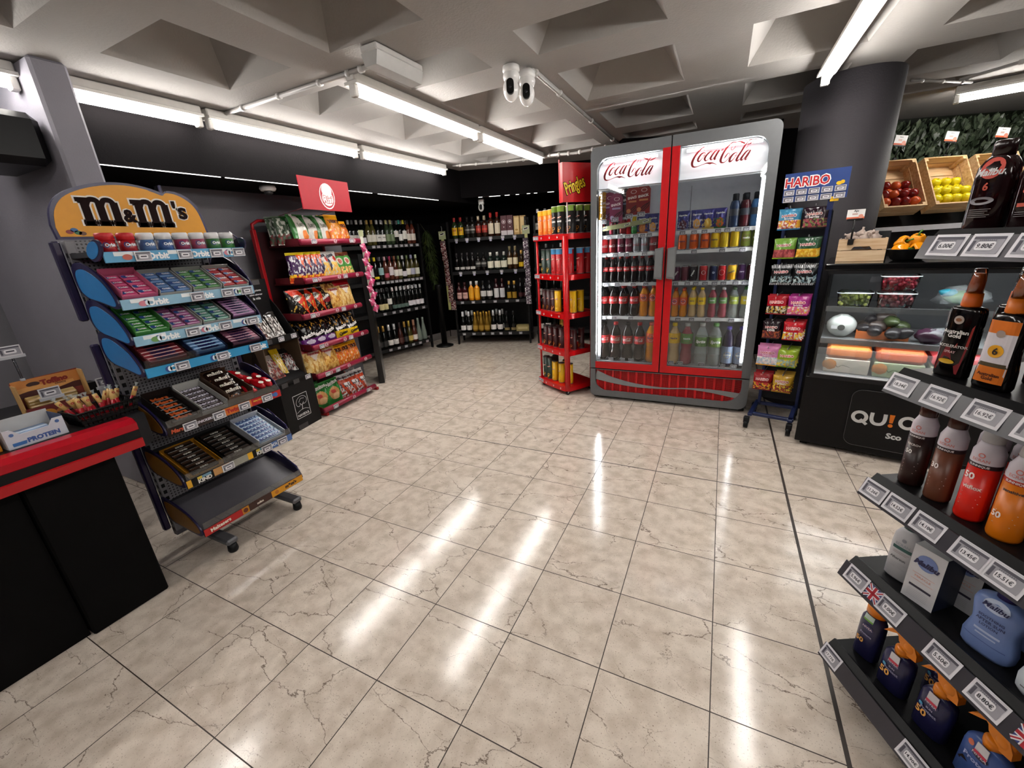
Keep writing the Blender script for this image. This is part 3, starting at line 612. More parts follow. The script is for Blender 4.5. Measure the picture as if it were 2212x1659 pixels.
# thin grey rails on the rear wall
for x in (.33, .36, .70): m = MB(); m.box(x, DP-.024, 1.45, x+.006, DP-.02, 1.74, '9a9a9e'); part(fr, 'shelf_rail', m)
c50 = pet(.205, .0255, '120605,.06', '9c0a10', 'b00812', (.44, .62), logo=1); cz50 = pet(.205, .0255, '120605,.06', '0c0c0c', 'b00812', (.44, .62), logo=1)
c1 = pet(.25, .038, '120605,.06', '0c0c0c', 'c00812', (.42, .66), logo=1); c1r = pet(.25, .038, '120605,.06', 'b01014', 'c00812', (.42, .66), logo=1)
fo_ = pet(.25, .036, 'e08a08,.08', 'd8420e', 'e0601c', (.50, .74), 'FANTA', blob=('f0ece6', .62), tcol='1e2c6a'); fo5 = pet(.222, .029, 'e08a08,.08', 'd8420e', 'e25a18', (.42, .70), 'FANTA', blob=('f0ece6', .62), tcol='1e2c6a')
fl5 = pet(.228, .029, 'lemon_t', 'eec808', 'f0c800', (.44, .68), 'FANTA', blob=('f2d850', .7), tcol='1e2c6a'); ff5 = pet(.228, .030, 'pink_t', 'c8c8ca', '6c9a58', (.48, .68), 'FANTA', tcol='e8e6ea')
sp5 = pet(.228, .031, 'clear', '40603a', 'a9b64e', (.46, .70), 'Sprite', tcol='f0f4ee', shear=.25); sp5b = pet(.228, .031, 'clear', '3c7a34', 'd8c234', (.46, .72), 'Sprite', tcol='f4f6f0', shear=.25)
c2 = pet(.335, .046, '140605,.06', 'b01014', 'c01018', (.46, .66), logo=1); c2b = pet(.335, .046, '140605,.06', '0d0d0d', 'b8121a', (.46, .66), logo=1)
fl2 = pet(.34, .046, 'lemon_t', 'eec808', 'f0ba10', (.52, .76), 'FANTA', blob=('f2d850', .7), tcol='1e2c6a'); fo2 = pet(.34, .046, 'e08a08,.08', 'd8420e', 'e25a18', (.5, .74), 'FANTA', blob=('f0ece6', .6), tcol='1e2c6a')
ff2 = pet(.34, .046, 'pink_t', 'c8c8ca', '5d8a48', (.52, .76), 'FANTA', blob=('a02838', .75), tcol='e8e6ea'); sp2 = pet(.345, .048, 'clear', 'b8beba', '58803e', (.46, .68), 'Sprite', tcol='f4f6f0', shear=.25, waist=False, tw=1.6)
sp2b = pet(.345, .048, 'clear', '46883e', '6d9440', (.46, .68), 'Sprite', tcol='f4f6f0', shear=.25, waist=False, blob=('d8c040', .9, .5), tw=1.6); nst = pet(.32, .042, '241a3a,.08', '5a48b0', '8a9ab8', (.10, .52), 'NESTEA', tcol='f4f6f0', waist=False, blob=('e0b830', .62), tw=1.3)
CRED = can(.115, .030, 'c0101a,.3,.3', logo=1); CMAR = can(.115, .030, '6a1430,.3,.3', logo=1); CSIL = can(.115, .030, 'a9aaae,.3,.6', logo=1, tcol='c01420'); CDR = can(.115, .030, '801018,.3,.3', logo=1)
COR = can(.115, .031, 'd85a10,.3,.3', 'FANTA', tcol='16205a'); CYE = can(.115, .031, 'e0b808,.3,.3', 'FANTA', tcol='16205a'); CYT = can(.118, .031, 'd8b410,.3,.3'); CGR = can(.118, .033, '7c8a30,.3,.3', 'FANTA', tcol='f4f2f0', blob=('8a2a5a', .7))
CPU = can(.115, .028, '4a1238,.3,.3', 'zero', rot=.9); CMA = can(.115, .028, '5a1226,.3,.3'); CPE = can(.115, .029, '180a12,.3,.3', 'pepper', rot=1.1, tw=1.7); CRP = can(.118, .030, 'b01018,.3,.3', 'Dr', blob=('e0d8dc', .5), tcol='801018', tw=.6); CBL = can(.115, .029, '14224e,.3,.3', 'ID', tcol='b8c0d8', tw=.6)
CRF = can(.115, .029, 'c01420,.3,.3', 'FAN', blob=('f0ece6', .7), tcol='b01420', tw=1.0); CYF = can(.118, .030, 'e8a808,.3,.3', 'FANTA', tcol='14206a', rot=.35, stripe=(.5, .9, 'f0c830')); CPZ = can(.118, .029, '3c1048,.3,.3', 'zero', tcol='d0c8d4', blob=('5a2870', .6), tw=1.1)
SLIM = can(.130, .0165, '1c1416,.3,.2', 'Cola', tcol='c02a4a', rot=1.57, tw=2.6); SLIMP = can(.130, .0165, 'c03a5a,.3,.2', 'Cola', tcol='f0e8ea', rot=1.57, tw=2.6)
SMR = bottle(.125, .022, 'c01018,.15', 'c01018', prof=[(.02, 0), (.022, .02), (.018, .055), (.022, .08), (.012, .11), (.011, .123)], caph=.1, neck=.011, n=14); SKID = bottle(.13, .024, '2f7a38,.2', 'e8c81a', prof=[(.02, 0), (.026, .02), (.02, .06), (.024, .085), (.014, .10)], caph=.32, neck=.014, capr=.017, label='3a8a44', lz=(.2, .6), text='Sprite', tcol='f4f4f0')
def pouch(main, pic, sec, seed, txt_='Capri-Sun', w_=.085, h=.14, picz=.3, ptxt=None):
    return bag(w_, h, .035, [main, ('band', 0, .12, sec), ('blob', 0, picz, .62, .24, pic), ('speck', .15, .5, sec, .18, seed)], [(txt_, 0, .76, .72)] if txt_ else (), seed, 10, 14, .06)
POS = pouch('5a5a9a,.25,.3', 'd88a48,.3', 'b8683a', 3); POM = pouch('4a4a8a,.25,.3', 'e0a050,.3', 'c0b8c4', 5); POB = pouch('4a4a8a,.25,.3', '5a2030,.3', 'a8a8b8', 8); POP = pouch('4c4894,.25,.3', 'e0b040,.3', 'd8c070', 9); POG = pouch('4c4894,.25,.3', 'd06a20,.3', '3a7a48', 10)
WB_ = lambda col: bottle(.225, .034, col, '1a1c22', prof=[(.03, 0), (.034, .01), (.034, .09), (.030, .12), (.034, .14), (.026, .175), (.020, .18)], caph=.22, neck=.018, capr=.020, label='3a3c48', lz=(.35, .55), n=16)
IBL, IRD, ISK = WB_('2c3c5a,.1'), WB_('501820,.1'), WB_('3f6fa4,.1')
fx = lambda L: [x+.975 for x in L]
def frow(xs_, ks_, z, where, group, y=.10, back=0):
    its = [(x, k[0], k[1], k[2], k[3]) for x, k in zip(xs_, ks_)]
    srow(FR, its, z+.003, where, group, y)
    for b in range(back):
        for x, k in zip(xs_, ks_):
            if R.random() < .85: place(k[0], k[1], FR @ T(x+R.uniform(-.006, .006), y+.075*(b+1)+.008, z+.003), f"{k[2]} standing behind the front row on {where}", k[3], group+', rear rows')
b_ = lambda k, d: (k, 'soda_bottle', d, 'soda bottle'); c_ = lambda k, d: (k, 'soda_can', d, 'soda can'); p_ = lambda k, d: (k, 'drink_pouch', d, 'drink pouch')
frow([.084, .143, .175, .207, .238, .281, .325], [c_(SLIM, 'slim black can'), c_(SLIMP, 'slim pink can'), c_(SLIM, 'slim black can'), c_(SLIM, 'slim black can'), c_(CDR, 'dark red can'), (SMR, 'soda_bottle', 'small red bottle', 'soda bottle'), (SKID, 'soda_bottle', 'green bottle with yellow cap', 'soda bottle')], SZL[0], 'cooler left top shelf', 'small drinks on the top left cooler shelf')
frow([.388, .468], [p_(POS, 'silver-blue pouch'), p_(POM, 'purple pouch')], SZL[0], 'cooler left top shelf after the bottles', 'pouches on the top left cooler shelf')
frow([.094, .156, .224, .286, .348, .411, .476], [c_(CRED, 'red can'), c_(CDR, 'dark red can'), c_(CMAR, 'maroon can'), c_(CMAR, 'maroon can'), c_(CSIL, 'silver can'), c_(CSIL, 'silver can'), c_(CDR, 'dark red can')], SZL[1], 'cooler left can shelf', 'cans on the left cooler shelf', back=1)
frow([.105, .161, .223, .276, .335, .395, .453, .510], [b_(c50, 'cola bottle')]*8, SZL[2], 'cooler left middle shelf', 'small cola bottles', back=1)
frow([.096, .173, .254, .345, .421, .498], [b_(c1, 'cola bottle'), b_(c1, 'cola bottle'), b_(c1r, 'cola bottle'), b_(c1r, 'cola bottle'), b_(fo_, 'orange soda bottle'), b_(fo_, 'orange soda bottle')], SZL[3], 'cooler left lower shelf', 'bottles on the left lower cooler shelf', back=1)
frow([.100, .198, .300, .400, .497], [b_(c2b, 'big cola bottle'), b_(c2, 'big cola bottle'), b_(c2b, 'big cola bottle'), b_(c2, 'big cola bottle'), b_(fo2, 'big orange soda bottle')], .352, 'cooler left floor', 'big bottles on the left cooler floor')
frow([.687, .780, .857, .936], [p_(POB, 'purple berry pouch'), p_(POM, 'purple pouch with cola picture'), p_(POP, 'purple pineapple pouch'), p_(POG, 'purple orange fruit pouch')], SZL[0]+.0, 'cooler right top shelf', 'pouches on the right cooler shelf', back=1)
frow([1.025, 1.092, 1.159], [(IBL, 'sports_bottle', 'dark blue sports bottle', 'sports drink'), (IRD, 'sports_bottle', 'dark red sports bottle', 'sports drink'), (ISK, 'sports_bottle', 'light blue sports bottle', 'sports drink')], SZL[0], 'cooler right top shelf', 'sports drinks', back=1)
frow([.690, .771, .847, .916, .978, 1.045, 1.118, 1.183], [c_(COR, 'orange can'), c_(COR, 'orange can'), c_(COR, 'orange can'), c_(CYE, 'yellow can'), c_(CYT, 'plain yellow can'), c_(CYT, 'plain yellow can'), c_(CGR, 'green can'), c_(CGR, 'green can')], SZL[1], 'cooler right can shelf', 'cans on the right upper cooler shelf', back=1)
frow([.664, .722, .784, .856, .924, .984, 1.049, 1.112, 1.172], [c_(CPU, 'purple can'), c_(CMA, 'maroon can'), c_(CPE, 'black can'), c_(CRP, 'red can'), c_(CBL, 'navy can'), c_(CRF, 'red and white can'), c_(CYF, 'yellow can'), c_(CPZ, 'violet can'), c_(CMA, 'maroon can')], SZL[2], 'cooler right middle shelf', 'cans on the right middle cooler shelf', back=1)
frow([.667, .728, .795, .861, .936, 1.010, 1.085, 1.159], [b_(fo5, 'orange soda bottle'), b_(fo5, 'orange soda bottle'), b_(fl5, 'lemon soda bottle'), b_(fl5, 'lemon soda bottle'), b_(ff5, 'red soda bottle'), b_(ff5, 'red soda bottle'), b_(sp5, 'clear lemonade bottle'), b_(sp5b, 'clear lemonade bottle')], SZL[3], 'cooler right lower shelf', 'bottles on the right lower cooler shelf', back=1)
frow([.679, .775, .884, .983, 1.077, 1.163], [b_(fl2, 'big lemon soda bottle'), b_(ff2, 'big red soda bottle'), b_(sp2, 'big clear lemonade bottle'), b_(sp2b, 'big clear lemonade bottle'), b_(nst, 'big purple tea bottle'), b_(nst, 'big purple tea bottle')], .352, 'cooler right floor', 'big bottles on the right cooler floor')
# hanging meat snack pouches behind the left door
def snack(col, band_, seed):
    m = MB(); P = [(-.05, .0), (.05, 0), (.052, .17), (.03, .20), (0, .208), (-.03, .20), (-.052, .17)]
    m.prism(P, -.006, .006, col+',.3'); S = flat(-.0075); m.text('SNACK', 1, 'e8dcd8', S, 0, .125, bold=.06, w=.08, rot=.12); m.rect(-.03, .09, .035, .103, band_, S); m.ring(.005, .165, .022, .018, 'e0d0cc', S, e=.6); m.disc(-.03, .03, .016, band_, flat(-.0082))
    for a in (0, .02, .04): m.stroke([(-.045+a, .0+a*.3, .004), (.0+a, .05, .007), (.045, .075+a*.2, .004)], '3a0c10', S, 3)
    return kind(('packet', m))
SN = {'y': snack('c8901a', 'e8c890', 1), 'p': snack('7a2448', 'a090b0', 2), 'd': snack('2c1420', '8890b0', 3), 'r': snack('8a0c10', 'd08050', 4)}
for i, (x, k, d, y, z, ry) in enumerate(((.085, 'y', 'yellow', .075, 1.52, 1.1), (.125, 'p', 'purple', .10, 1.515, .15), (.187, 'p', 'front purple', .07, 1.50, 0), (.253, 'd', 'dark', .10, 1.53, 0), (.312, 'r', 'dark red', .085, 1.54, 0), (.393, 'r', 'large red', .07, 1.545, 0))):
    place(SN[k], 'snack_packet', FR @ T(x, y, z) @ RZ(ry), f'{d} meat snack pouch, {ORD[i]} from left, hanging inside the left cooler door', 'snack pouch', 'meat snack pouches in the cooler')
r = empty('hanging_strip', FR @ T(.26, .055, 1.46), 'pale green printed strip with price tags under the meat snack pouches', 'shelf strip')
m = MB(); m.prism([(-.20, -.03), (.2, .012), (.2, .048), (-.20, .004)], -.002, 0, '9a9a70'); part(r, 'strip', m)
for x, z in ((-.16, -.005), (.02, .012), (.16, .028)): m = MB(); m.prism([(x-.022, z-.014), (x+.022, z+.0), (x+.02, z+.014), (x-.022, z-.002)], -.004, -.003, 'e8e6e0'); m.prism([(x-.017, z-.009), (x+.017, z+.002), (x+.016, z+.008), (x-.017, z-.003)], -.006, -.005, '1c1c1c'); part(r, 'sticker', m)
for x, z in ((-.17, .045), (-.075, .055), (.035, .07), (.125, .078)): m = MB(); price(m, x, z, .055, .034, y=-.012); part(r, 'price_tag', m)
# ================================================================== CRISP TUBE STAND
PF = frame(-1.573, 3.686, -1.198, 3.448); PW, PD = .465, .345
ps_ = empty('tube_stand', PF, 'red five-shelf rolling stand of crisp tubes left of the cooler', 'display stand')
PR_ = 'c4000a,.3'
zs_ = [1.435, 1.100, .765, .425, .085]
PL = [(-.0, .0), (.10, -.012), (.25, -.018), (.40, -.012), (PW-.03, 0), (PW, .03), (PW, PD), (0, PD)]
for i, z in enumerate(zs_):
    m = MB(); m.prism(PL, z-.045, z, PR_, 'z'); o = part(ps_, 'tray', m)
    g = MB(); price(g, .03, z-.02, .05, .03, y=-.004); 
    for a, b in ((.045, .045),): pass
    link('price_tag', g.mesh('price_tag'), o); g = MB(); price(g, .075, z-.02, .035, .03, y=-.010); link('price_tag', g.mesh('price_tag'), o)
    g = MB()
    for x in (.15, .27, .38): g.ring(x, z-.022, .009, .006, 'e8dede', lambda u, v: (u, -.0195, v)); g.disc(x, z-.026, .005, 'e8dede', lambda u, v: (u, -.0196, v))
    link('emblem', g.mesh('emblem'), o)
for x, y, r_ in ((.03, .018, .011), (PW-.028, .022, .026), (.03, PD-.03, .011), (PW-.03, PD-.03, .014)):
    m = MB(); m.tube([(x, y, .05), (x, y, 1.42)], r_, PR_, 12); part(ps_, 'post', m)
for x, y in ((.04, .04), (PW-.04, .03), (.04, PD-.04), (PW-.04, PD-.04)):
    m = MB(); m.tube([(x-.01, y, .02), (x+.01, y, .02)], .020, '1a1a1c', 14); m.tube([(x-.011, y, .02), (x+.011, y, .02)], .009, 'c8c8cc,.2,.8', 10); m.box(x-.014, y-.006, .02, x+.014, y+.006, .042, 'a8a8ac,.3,.7'); part(ps_, 'caster', m)
sg = MB(); sg.box(.40, -.004, 1.675, .408, .001, 1.99, 'd01020'); sg.prism([(.40, 0), (.458, -.012), (.49, .30), (.484, .30), (.454, -.006), (.40, .006)], 1.675, 1.965, 'c4000c,.35', 'z'); part(ps_, 'header_sign', sg)
lg = MB(); Sg = lambda u, v: (.4592+u*.1017+.0, -.0115+u*.995, v)
S1 = lambda u, v: (.4592+u*.107, -.012+u*.994, v)
lg.text('Pringles', 1, '1a1408', lambda u, v: (S1(u, v)[0]+.0012, S1(u, v)[1], v), .118, 1.79, bold=.07, w=.205, h=.135, rot=.35); lg.text('Pringles', 1, 'f2c81c', lambda u, v: (S1(u, v)[0]+.0024, S1(u, v)[1], v), .118, 1.79, bold=.02, w=.195, h=.125, rot=.35); part(ps_, 'header_lettering', lg)
m = MB(); m.tube([(.42, .06, 1.43), (.42, .06, 1.70)], .006, 'c8c8cc'); part(ps_, 'sign_support', m)
def tubecan(H, r, body, lid, capk, txt_='P', band_=None, chip='e09a30'):
    m = MB(); m.lathe([(r, 0, 'b0b0b4,.3,.7'), (r, .006, body), (r, H-.008, body), (r*1.0, H-.008, lid), (r*1.03, H-.007, lid), (r*1.03, H, lid)], body, 18)
    g = MB(); S = cyl(r+.0008); S2 = cyl(r+.0015)
    if band_: g.rect(-1.5*r, H*.80, 1.5*r, H*.985, band_, S, 12)
    g.text('Pringles', 1, 'e6483c' if body[:2] != 'e0' else 'c01818', S2, 0, H*.60, bold=.08, w=r*1.5, h=r*.42, rot=.2); g.text('Pringles', 1, 'f4e8d8', cyl(r+.002), 0, H*.60, bold=.02, w=r*1.4, h=r*.36, rot=.2)
    g.disc(.1*r, H*.22, r*.5, chip, S2, r*.36); g.disc(-.2*r, H*.12, r*.4, chip, S2, r*.3)
    if txt_ != 'P': g.text(txt_, 1, 'f2f0ee', S2, 0, H*.46, bold=.05, w=r*1.5)
    return kind(('tube', m), ('lid', (lambda q: (q.lathe([(r*1.03, H), (r*1.0, H+.003), (.001, H+.003)], capk, 18), q)[1])(MB())), ('print', g))
TO = tubecan(.205, .033, 'e07414,.35', 'e8a020', 'ece8e0', band_='e8b41c'); TG = tubecan(.22, .034, '1c1a1a,.35', '7c9a2a', 'f0f0ea', 'FLAME', band_='6f8e20'); TD = tubecan(.215, .032, '2a3c34,.35', '3a3c3c', '2a2c2c', chip='e8b030'); TR = tubecan(.215, .034, 'b81820,.35', '4a90c4', 'd8e0e4', band_='4a90c4', chip='c83030')
TM = tubecan(.19, .029, '3a0f12,.35', '2c0c0e', '2a2c2e', chip='d88838'); TY = tubecan(.195, .030, 'e0b010,.35', 'b88c10', '2a2c2e', chip='e8d060')
tb_ = lambda k, d, b='': (k, 'crisp_tube', d, 'crisp tube')
for lv, (z, items) in enumerate(zip(zs_, (
    [(.055, .06, TO), (.135, .06, TO), (.205, .06, TO), (.275, .05, TG), (.355, .05, TG), (.425, .10, TG), (.43, .19, TG), (.43, .27, TG), (.09, .15, TO), (.17, .15, TO), (.25, .15, TG), (.34, .15, TG)],
    [(.085, .06, TD), (.17, .055, TD), (.245, .055, TR), (.325, .05, TR), (.375, .12, TR), (.43, .19, TR), (.43, .27, TR), (.12, .15, TD), (.2, .15, TR), (.29, .15, TR)],
    [(.075, .06, TM), (.14, .06, TM), (.205, .06, TM), (.275, .055, TY), (.35, .10, TM), (.425, .11, TY), (.43, .19, TY), (.10, .14, TM), (.18, .14, TM), (.27, .14, TM), (.37, .18, TM)],
    [(.075, .06, TM), (.145, .06, TM), (.225, .06, TM), (.30, .07, TM), (.36, .12, TM), (.425, .11, TM), (.425, .20, TM), (.11, .13, TM), (.18, .13, TM), (.27, .14, TM)],
    [(.06, .06, TD), (.13, .055, TD), (.205, .055, TY), (.30, .06, TY), (.375, .10, TY), (.10, .14, TD), (.25, .15, TY)]))):
    nm = {id(TO): 'orange tube', id(TG): 'black tube with green top', id(TD): 'dark green tube', id(TR): 'red tube with blue top', id(TM): 'dark maroon tube', id(TY): 'yellow tube'}
    fr_ = sorted([q for q in items if q[1] < .12], key=lambda q: q[0]); bk = [q for q in items if q[1] >= .12]
    lvn = ['top', 'second', 'third', 'fourth', 'bottom'][lv]
    for i, (x, y, k) in enumerate(fr_): place(k, 'crisp_tube', PF @ T(x, y, z+.001) @ RZ(R.uniform(-.25, .35)), f"{nm[id(k)]}, {ORD[i]} from left in front on {lvn} shelf of red stand", 'crisp tube', f'crisp tubes on the {lvn} shelf')
    for x, y, k in bk: place(k, 'crisp_tube', PF @ T(x, y, z+.001), f"{nm[id(k)]} in the rear of the {lvn} shelf of red stand", 'crisp tube', f'{nm[id(k)]}s in the rear of the {lvn} shelf')
# ================================================================== GUMMY BAG STAND
HF = frame(.272, 3.235, .472, 3.190); hs = empty('candy_stand', HF, 'narrow dark blue rolling rack of hanging candy bags beside the cooler', 'display rack')
BL = '1c2750,.35'
for x, y in ((.268, .26), (.03, .26)): m = MB(); m.box(x-.010, y-.014, .09, x+.010, y+.014, 1.50, BL, .003); part(hs, 'post', m)
m = MB(); m.box(.0, -.02, .09, .03, .30, .112, BL, .004); m.box(.245, -.02, .09, .275, .30, .112, BL, .004); m.box(.03, .0, .09, .28, .03, .112, BL, .003); m.box(.03, .25, .09, .28, .28, .112, BL, .003); part(hs, 'base', m)
m = MB(); m.box(.03, .268, .15, .285, .276, 1.46, '16171b'); part(hs, 'back_panel', m)
for x, y in ((0, -.03), (.262, -.03), (.0, .28), (.262, .28)):
    m = MB(); m.tube([(x-.013, y, .03), (x+.013, y, .03)], .03, '121214,.4', 16); m.box(x-.018, y-.018, .04, x+.018, y+.018, .088, '18181c', .004); part(hs, 'caster', m)
m = MB(); m.box(.03, .0, 1.52, .345, .006, 1.68, '27417f,.35'); Sh = flat(-.001)
m.text('HARIBO', 1, 'f4f2f0', Sh, .145, 1.628, bold=.075, w=.228, h=.064); m.text('HARIBO', 1, 'b80f16', flat(-.002), .145, 1.628, bold=.02, w=.218, h=.052)
m.disc(.30, 1.60, .014, 'e8b818', Sh, .01); m.disc(.315, 1.605, .01, 'e8b818', Sh)
m.rect(.27, 1.505, .31, 1.53, 'e8b818', Sh)
hd = part(hs, 'header_sign', m)
for j in range(2):
    for i in range(5): g = MB(); price(g, .062+i*.062, 1.572-j*.038, .052, .03, y=-.004); link('price_tag', g.mesh('price_tag'), hd)
m = MB(); m.box(.26, .006, 1.46, .29, .012, 1.60, BL); part(hs, 'sign_bracket', m)
def gummy(bg, pic, strip, seed, w_=.115, h=.125, sub='', zeb=False, tcol='f4f0ec'):
    L = [bg+',.22', ('band', .07, .46, pic[0]), ('speck', .07, .46, pic[1], .05, seed), ('speck', .07, .46, pic[2], .12, seed+7.3), ('band', 0, .07, strip+',.25')]
    if zeb: L += [('side', -1+.17*i, -1+.17*i+.085, 'c8c8cc') for i in range(12)]; L = [L[0]]+L[5:]+[('band', .10, .86, bg+',.22'), ('speck', .12, .45, pic[1], .05, seed), ('speck', .1, .4, pic[2], .1, seed+3)]
    def ex(g, S):
        g.text('HARIBO', 1, tcol if not zeb else 'e8e0e0', S, 0, h*.66, bold=.07, w=w_*.72, h=h*.15, rot=.02); S2 = lambda a, b: (lambda p: (p[0], p[1]-.0012, p[2]))(S(a, b)); g.text('HARIBO', 1, 'b01016' if bg[:2] not in ('b0', '8a', 'a0') else 'd8202a', S2, 0, h*.66, bold=.01, w=w_*.68, h=h*.11, rot=.02)
        if sub: g.text(sub, 1, tcol, S, 0, h*.53, bold=.02, w=w_*.45)
    return bag(w_, h, .035, L, (), seed, 12, 16, .05, extra=ex)
GB = [
 [(gummy('3f8db4', ('b04848', 'e8d8c8', 'd8a030'), '2a70a0', 1, sub='favoritos'), 'light blue candy bag'), (gummy('2a1420', ('3c1a20', '7a8a4a', 'a04050'), '1a0c14', 2, sub='berries'), 'dark berry candy bag')],
 [(gummy('6f9a3c', ('a84848', 'b85858', '8a3038'), '7a9a20', 3), 'green and red candy bag'), (gummy('1f4a2c', ('e0b020', 'f0d060', 'd89818'), '163a20', 4), 'dark green and yellow candy bag')],
 [(gummy('141618', ('1c2226', '607880', 'a8b8bc'), '141618', 5, zeb=True), 'black zebra-edged candy bag at left'), (gummy('141618', ('1c2226', '607880', 'a8b8bc'), '141618', 6, zeb=True), 'black zebra-edged candy bag at right')],
 [(gummy('a01020', ('2c1410', 'c8a028', 'd0c8b0'), '8a1018', 7), 'dark red candy bag'), (gummy('a02a7a', ('e0d0c8', 'e0a830', 'd86080'), '8a2068', 8, sub='favoritos'), 'magenta candy bag')],
 [(gummy('1c0c14', ('4a1418', 'a05028', '7a2028'), '140810', 9, w_=.105, sub='cola'), 'small black candy bag'), (gummy('b01420', ('d8d4d0', 'c03038', 'e0b030'), 'a01018', 10), 'bright red candy bag')],
 [(gummy('c47aa4', ('d8c8cc', 'a0c0d0', 'e8e4e4'), 'e0a030', 11, .13, .14, sub='Chamallows', tcol='e8d8e4'), 'pink marshmallow bag'), (gummy('8aa428', ('8a9a8a', 'e0c020', 'a0b8a8'), '6a9018', 12), 'lime green candy bag')],
 [(gummy('8a1018', ('4a1014', 'e0a820', 'c03028'), '78101a', 13), 'wine red candy bag'), (gummy('b8902c', ('6a2a1c', 'e0c030', 'a03828'), 'a07818', 14, sub='goldbears'), 'golden candy bag')]]
zt = [1.37, 1.195, 1.03, .835, .665, .475, .29]; xo = [(.075, .205), (.07, .195), (.075, .20), (.075, .195), (.065, .19), (.065, .18), (.055, .175)]
for i, row in enumerate(GB):
    for j, (k, d) in enumerate(row):
        h = .125 if not (i == 5 and j == 0) else .14
        m = MB(); m.tube([(xo[i][j], .262, zt[i]+.112), (xo[i][j], .03, zt[i]+.118), (xo[i][j], .022, zt[i]+.13)], .0025, 'a8a8ac,.3,.7', 6); part(hs, 'peg_hook', m)
        for b in range(4 if j else 3):
            lab = f"{d}, front one on {'top second third fourth fifth sixth bottom'.split()[i]} row of blue rack" if b == 0 else f"{d} hanging behind the front one on {'top second third fourth fifth sixth bottom'.split()[i]} row"
            place(k, 'candy_bag', HF @ T(xo[i][j]+(.004 if b % 2 else 0), .045+b*.045, zt[i]-.01) @ RZ(R.uniform(-.05, .05)) @ RX(-.06 if b == 0 else 0), lab, 'candy bag', f'{d}s on one hook' if b else None)
# ================================================================== WALL SHELVES WITH BOTTLES
BK = '1f1f20,.4'
def rack(F, L, zsh, label, x0=0.0, depth=.30, ztop=1.72, posts=(0.0,)):
    r = empty('bottle_rack', F, label, 'shelf unit')
    for z in zsh:
        m = MB(); m.box(x0, 0, z-.045, L, .012, z+.0, BK, .002); m.box(x0, .012, z-.014, L, depth, z, '131314'); part(r, 'shelf', m)
    for x in posts: m = MB(); m.box(x, -.005, 0, x+.022, .03, ztop, '121213'); part(r, 'front_post', m); m = MB(); m.box(x, depth-.03, 0, x+.022, depth, ztop, '121213'); part(r, 'rear_post', m)
    m = MB(); m.box(x0, depth, 0.1, L, depth+.01, ztop, '0e0e0f'); part(r, 'back_panel', m); return r
def tags(r, F, L, z, n, x0=.03, sc_=False):
    for i in range(n):
        x = x0+(L-2*x0)*(i+.5)/n+R.uniform(-.01, .01); g = MB(); price(g, x, z-.02, .045, .03, y=-.002)
        if sc_: g.rect(x-.015, z-.062, x+.015, z-.037, 'd8d8e4', lambda a, b: (a, -.003, b)); [g.stroke([(x-.013*s_, z-.06, .004), (x+.013*s_, z-.039, .004)], '3c3c8a', lambda a, b: (a, -.004, b), 1) for s_ in (1, -1)]
        part(r, 'price_tag', g)
WLF = frame(-3.966, 4.058, -3.75, 4.814); WLn = .80
wl = rack(WLF, WLn, [1.47, 1.025, .625, .135], 'black left wall rack of wine bottles next to the fern garland', -.5, posts=(-.49, .78))
WBF = frame(-3.491, 5.045, -2.386, 5.361)
wb = rack(WBF, 1.145, [1.50, 1.055, .64, .175], 'black back wall rack of spirits and sparkling wine', .05, posts=(.04, 1.125))
for z, n in ((1.47, 9), (1.025, 11), (.625, 6), (.135, 6)): tags(wl, WLF, WLn, z, n)
for z, n, s_ in ((1.50, 6, True), (1.055, 5, True), (.64, 6, False), (.175, 7, False)): tags(wb, WBF, 1.145, z, n, .08, s_)
bw = lambda cap, lab, glass=GL, lz=(.14, .42), text=None, H=.30, **k: bottle(H, .0365, glass, cap, label=lab, lz=lz, text=text, **k)
champ = lambda cap, lab, glass=GL, H=.31, lz=(.10, .33), r=.042: bottle(H, r, glass, cap, prof=[(r*.86, 0), (r, .012), (r, .12), (r*.9, .155), (.022, .21), (.0155, .25), (.0155, H-.002)], caph=.34, label=lab, lz=lz, capr=.0185)
V = dict(a=bw('d0d0d2', 'e0ded8', text='vino'), b=bw('6a6a6c', 'b8b4ac'), c=bw('1a1a1c', 'dcdad4', lz=(.3, .55)), d=bw('c8a860', 'd8d4c8', 'palewine'), e=bw('d0c890', '6a7a58', 'greenglass'), f=bw('4ab0a0', 'e4e2dc'), g=bw('d8cc30', 'e0ded6', lz=(.2, .55)), h=bw('e0c81c', 'e8d020', lz=(.1, .2)), i=bw('58585c', '9ac0c0', lz=(.25, .55)), j=bw('d8a8b0', 'c85870', 'rosewine', lz=(.12, .3)), k=bw('a02050', 'e4dce0', 'rosewine', lz=(.2, .55)), l=bw('7a4a30', 'e8e4dc', 'rosewine'), m=bw('5a6a40', 'e4e0d8', 'palewine'), n=bw('a8a8c8', 'b0b0c4', 'palewine'), o=bw('b8c0a0', 'd8d8c8', 'palewine'), p=bw('1c1a1c', 'd8cc98', lz=(.1, .35)), q=bw('c4c4c6', '5a7068', lz=(.08, .24)), r=bw('c8c8ca', 'dedae0', lz=(.1, .32)), s=bw('e4e0dc', 'c8c4c0'), v=bw('262626', 'd8d0c4', 'rosewine'))
